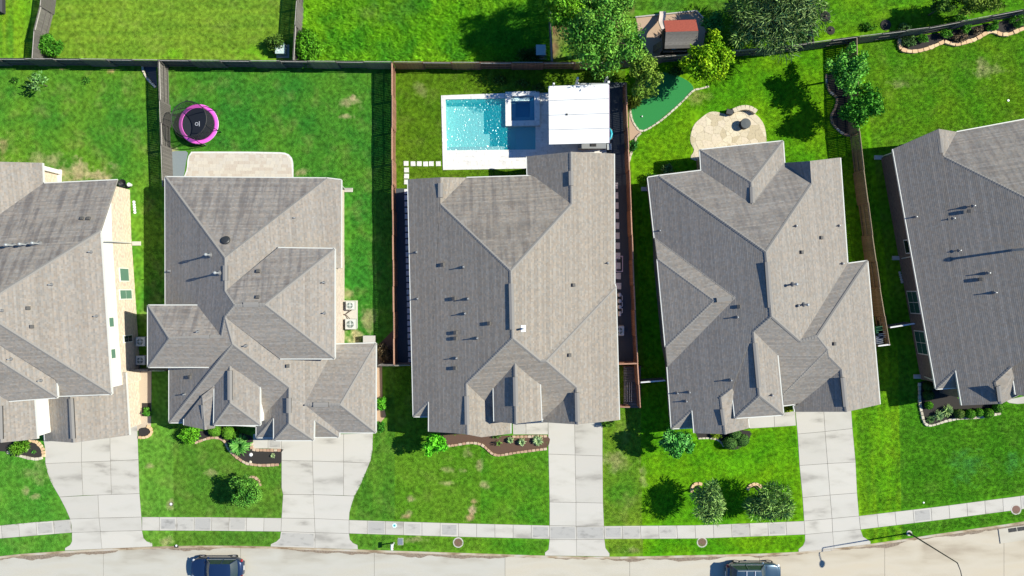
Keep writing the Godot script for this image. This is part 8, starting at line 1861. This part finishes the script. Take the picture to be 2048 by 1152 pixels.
func keep_out_areas() -> Array:
	return [P2([-41.46, 11.32, -32.51, 11.32, -32.33, 21.41, -31.42, 22.59, -39.28, 22.94, -38.62, 21.15, -40.72, 15.47]),
		P2([-20.19, 12.63, -12.06, 12.63, -12.41, 15.29, -14.16, 18.96, -14.24, 21.58, -13.46, 22.81, -21.10, 22.63, -20.19, 21.80]),
		P2([3.10, 11.23, 7.95, 11.23, 8.13, 22.02, 8.56, 23.42, 2.80, 23.42, 3.23, 22.02]),
		P2([24.64, 10.31, 29.71, 10.22, 30.50, 21.15, 31.37, 22.37, 24.99, 23.07, 25.60, 21.93]),
		P2([-22.72, 12.67, -20.10, 12.67, -20.10, 14.11, -22.72, 14.11]),
		P2([0.00, 11.45, 3.19, 11.36, 3.19, 12.85, 0.00, 12.89]),
		P2([20.27, 11.19, 24.82, 10.57, 24.86, 12.10, 20.71, 12.37]),
		P2([42.99, 9.70, 45.70, 9.26, 45.70, 10.14, 43.26, 10.22]),
		P2([-29.89, -12.06, -28.14, -12.06, -19.62, -11.97, -18.96, -11.40, -18.96, -9.00, -30.06, -9.00]),
		P2([-6.25, -17.04, 8.39, -17.21, 8.39, -11.10, 1.57, -10.31, -6.12, -10.22]),
		P2([8.17, -18.18, 9.96, -18.18, 10.75, 6.82, 7.91, 6.82]),
		P2([-10.27, -8.74, -7.95, -8.74, -7.69, 6.73, -10.22, 6.73]),
		P2([10.40, -18.61, 15.90, -18.83, 15.99, -17.21, 11.36, -13.59, 10.40, -14.24]),
		P2([15.55, -15.55, 17.74, -15.47, 20.80, -15.73, 22.11, -14.68, 22.33, -10.97, 15.99, -10.97]),
		P2([10.75, -24.29, 16.17, -24.29, 16.95, -22.55, 16.52, -20.19, 11.01, -20.19]),
		P2([33.69, -21.76, 33.77, -20.62, 35.22, -20.54, 37.66, -21.41, 38.49, -21.15, 40.46, -21.67, 41.95, -22.37, 43.08, -22.02, 47.45, -23.33, 47.45, -24.73]),
		P2([27.44, -19.27, 30.15, -19.27, 30.24, -13.37, 28.66, -13.28, 27.70, -14.68]),
		P2([-28.58, 12.50, -27.48, 13.59, -25.52, 13.15, -24.73, 14.16, -23.33, 15.34, -20.10, 15.55, -20.10, 12.50]),
		P2([-5.85, 12.85, -5.72, 13.85, -3.23, 13.59, -1.70, 14.59, 3.10, 14.07, 3.10, 12.63]),
		P2([16.17, 12.41, 16.25, 13.20, 18.18, 13.37, 19.05, 14.16, 20.80, 13.28, 20.80, 12.32]),
		P2([35.39, 8.13, 35.92, 12.06, 36.96, 11.97, 38.71, 11.45, 42.82, 11.01, 42.21, 9.35, 37.40, 8.04]),
		P2([-47.36, 13.28, -40.81, 13.28, -40.81, 14.94, -42.99, 14.77, -47.36, 14.16]),
		P2([-32.73, 11.97, -31.37, 11.97, -31.37, 13.11, -32.73, 13.20]),
		P2([-11.88, 5.42, -11.19, 5.42, -10.92, 11.27, -11.97, 12.19]),
		P2([-11.71, 3.67, -10.31, 3.45, -10.31, 6.73, -11.71, 6.73]),
		P2([-32.33, -19.49, -30.93, -19.49, -30.93, -17.39]),
		P2([10.18, -15.90, 11.36, -13.63, 10.22, -12.76]),
		P2([-14.77, 1.00, -13.37, 1.00, -13.37, 3.58, -14.77, 3.58]),
		P2([-33.64, 7.08, -31.42, 7.08, -31.42, 12.58, -33.03, 12.58]),
		P2([-38.58, -8.60, -32.49, -8.88, -32.35, -4.48, -31.49, 8.33, -35.79, 8.49, -35.40, 7.14, -40.10, 3.10, -39.53, 1.51, -41.20, 1.52, -43.58, -3.29, -43.80, -9.99, -38.66, -10.28]),
		P2([-35.30, 6.73, -31.79, 6.95, -31.50, 12.09, -34.96, 12.32, -38.32, 12.51, -38.73, 6.93]),
		P2([-24.82, 1.38, -28.43, 1.48, -28.45, -9.11, -15.14, -9.00, -14.03, -8.86, -14.03, -1.64, -15.58, -1.58, -22.09, 0.27, -18.47, -3.16, -14.01, -3.10, -14.01, 5.56, -18.31, 5.56, -21.95, 2.22, -14.97, 5.82, -14.51, 4.63, -11.18, 4.53, -11.20, 11.86, -14.16, 11.85, -14.21, 12.23, -16.25, 12.23, -15.97, 10.65, -16.01, 12.28, -19.17, 12.26, -19.17, 10.47, -19.61, 12.27, -20.96, 12.27, -20.96, 11.32, -26.99, 11.04, -28.12, 11.04, -28.12, 6.52, -23.91, 6.24, -28.73, 6.24, -28.73, 1.38]),
		P2([-8.53, -8.90, -5.73, -8.85, -3.73, -9.05, 1.72, -9.20, 1.27, -9.21, 1.23, -10.79, 4.69, -10.82, 8.37, -11.02, 8.41, -0.37, 8.51, -0.08, 8.80, 10.81, 5.26, 10.89, 2.50, 10.99, 2.58, 10.74, -0.49, 10.90, -0.12, 11.02, -0.12, 11.88, -2.44, 11.92, -3.52, 11.56, -4.62, 11.55, -6.73, 11.64, -6.73, 9.20, -6.81, 10.54, -8.08, 10.54]),
		P2([11.16, -9.07, 12.02, -9.21, 15.54, -9.63, 15.43, -11.32, 22.24, -12.06, 22.34, -10.25, 23.78, -10.12, 26.93, -10.69, 27.53, -1.99, 29.17, -2.22, 30.19, 9.54, 26.62, 9.84, 23.24, 10.15, 23.14, 9.68, 23.59, 9.48, 22.28, 9.64, 22.13, 9.01, 21.97, 8.59, 21.01, 5.30, 21.48, 10.03, 17.67, 10.29, 17.41, 7.99, 18.76, 3.38, 17.34, 7.92, 19.13, 10.62, 19.22, 11.35, 16.94, 11.59, 14.76, 11.73, 14.60, 9.87, 14.91, 11.45, 13.11, 11.53, 12.75, 6.48, 12.42, 4.77, 11.76, -2.34, 11.71, -4.10]),
		P2([31.28, -11.40, 34.11, -12.71, 36.50, -12.80, 48.24, -14.97, 43.90, -3.96, 44.41, 1.64, 39.30, 6.22, 41.14, 8.73, 38.85, 9.17, 36.50, 9.51, 35.98, 6.64, 36.68, 8.16, 34.83, 8.27])]
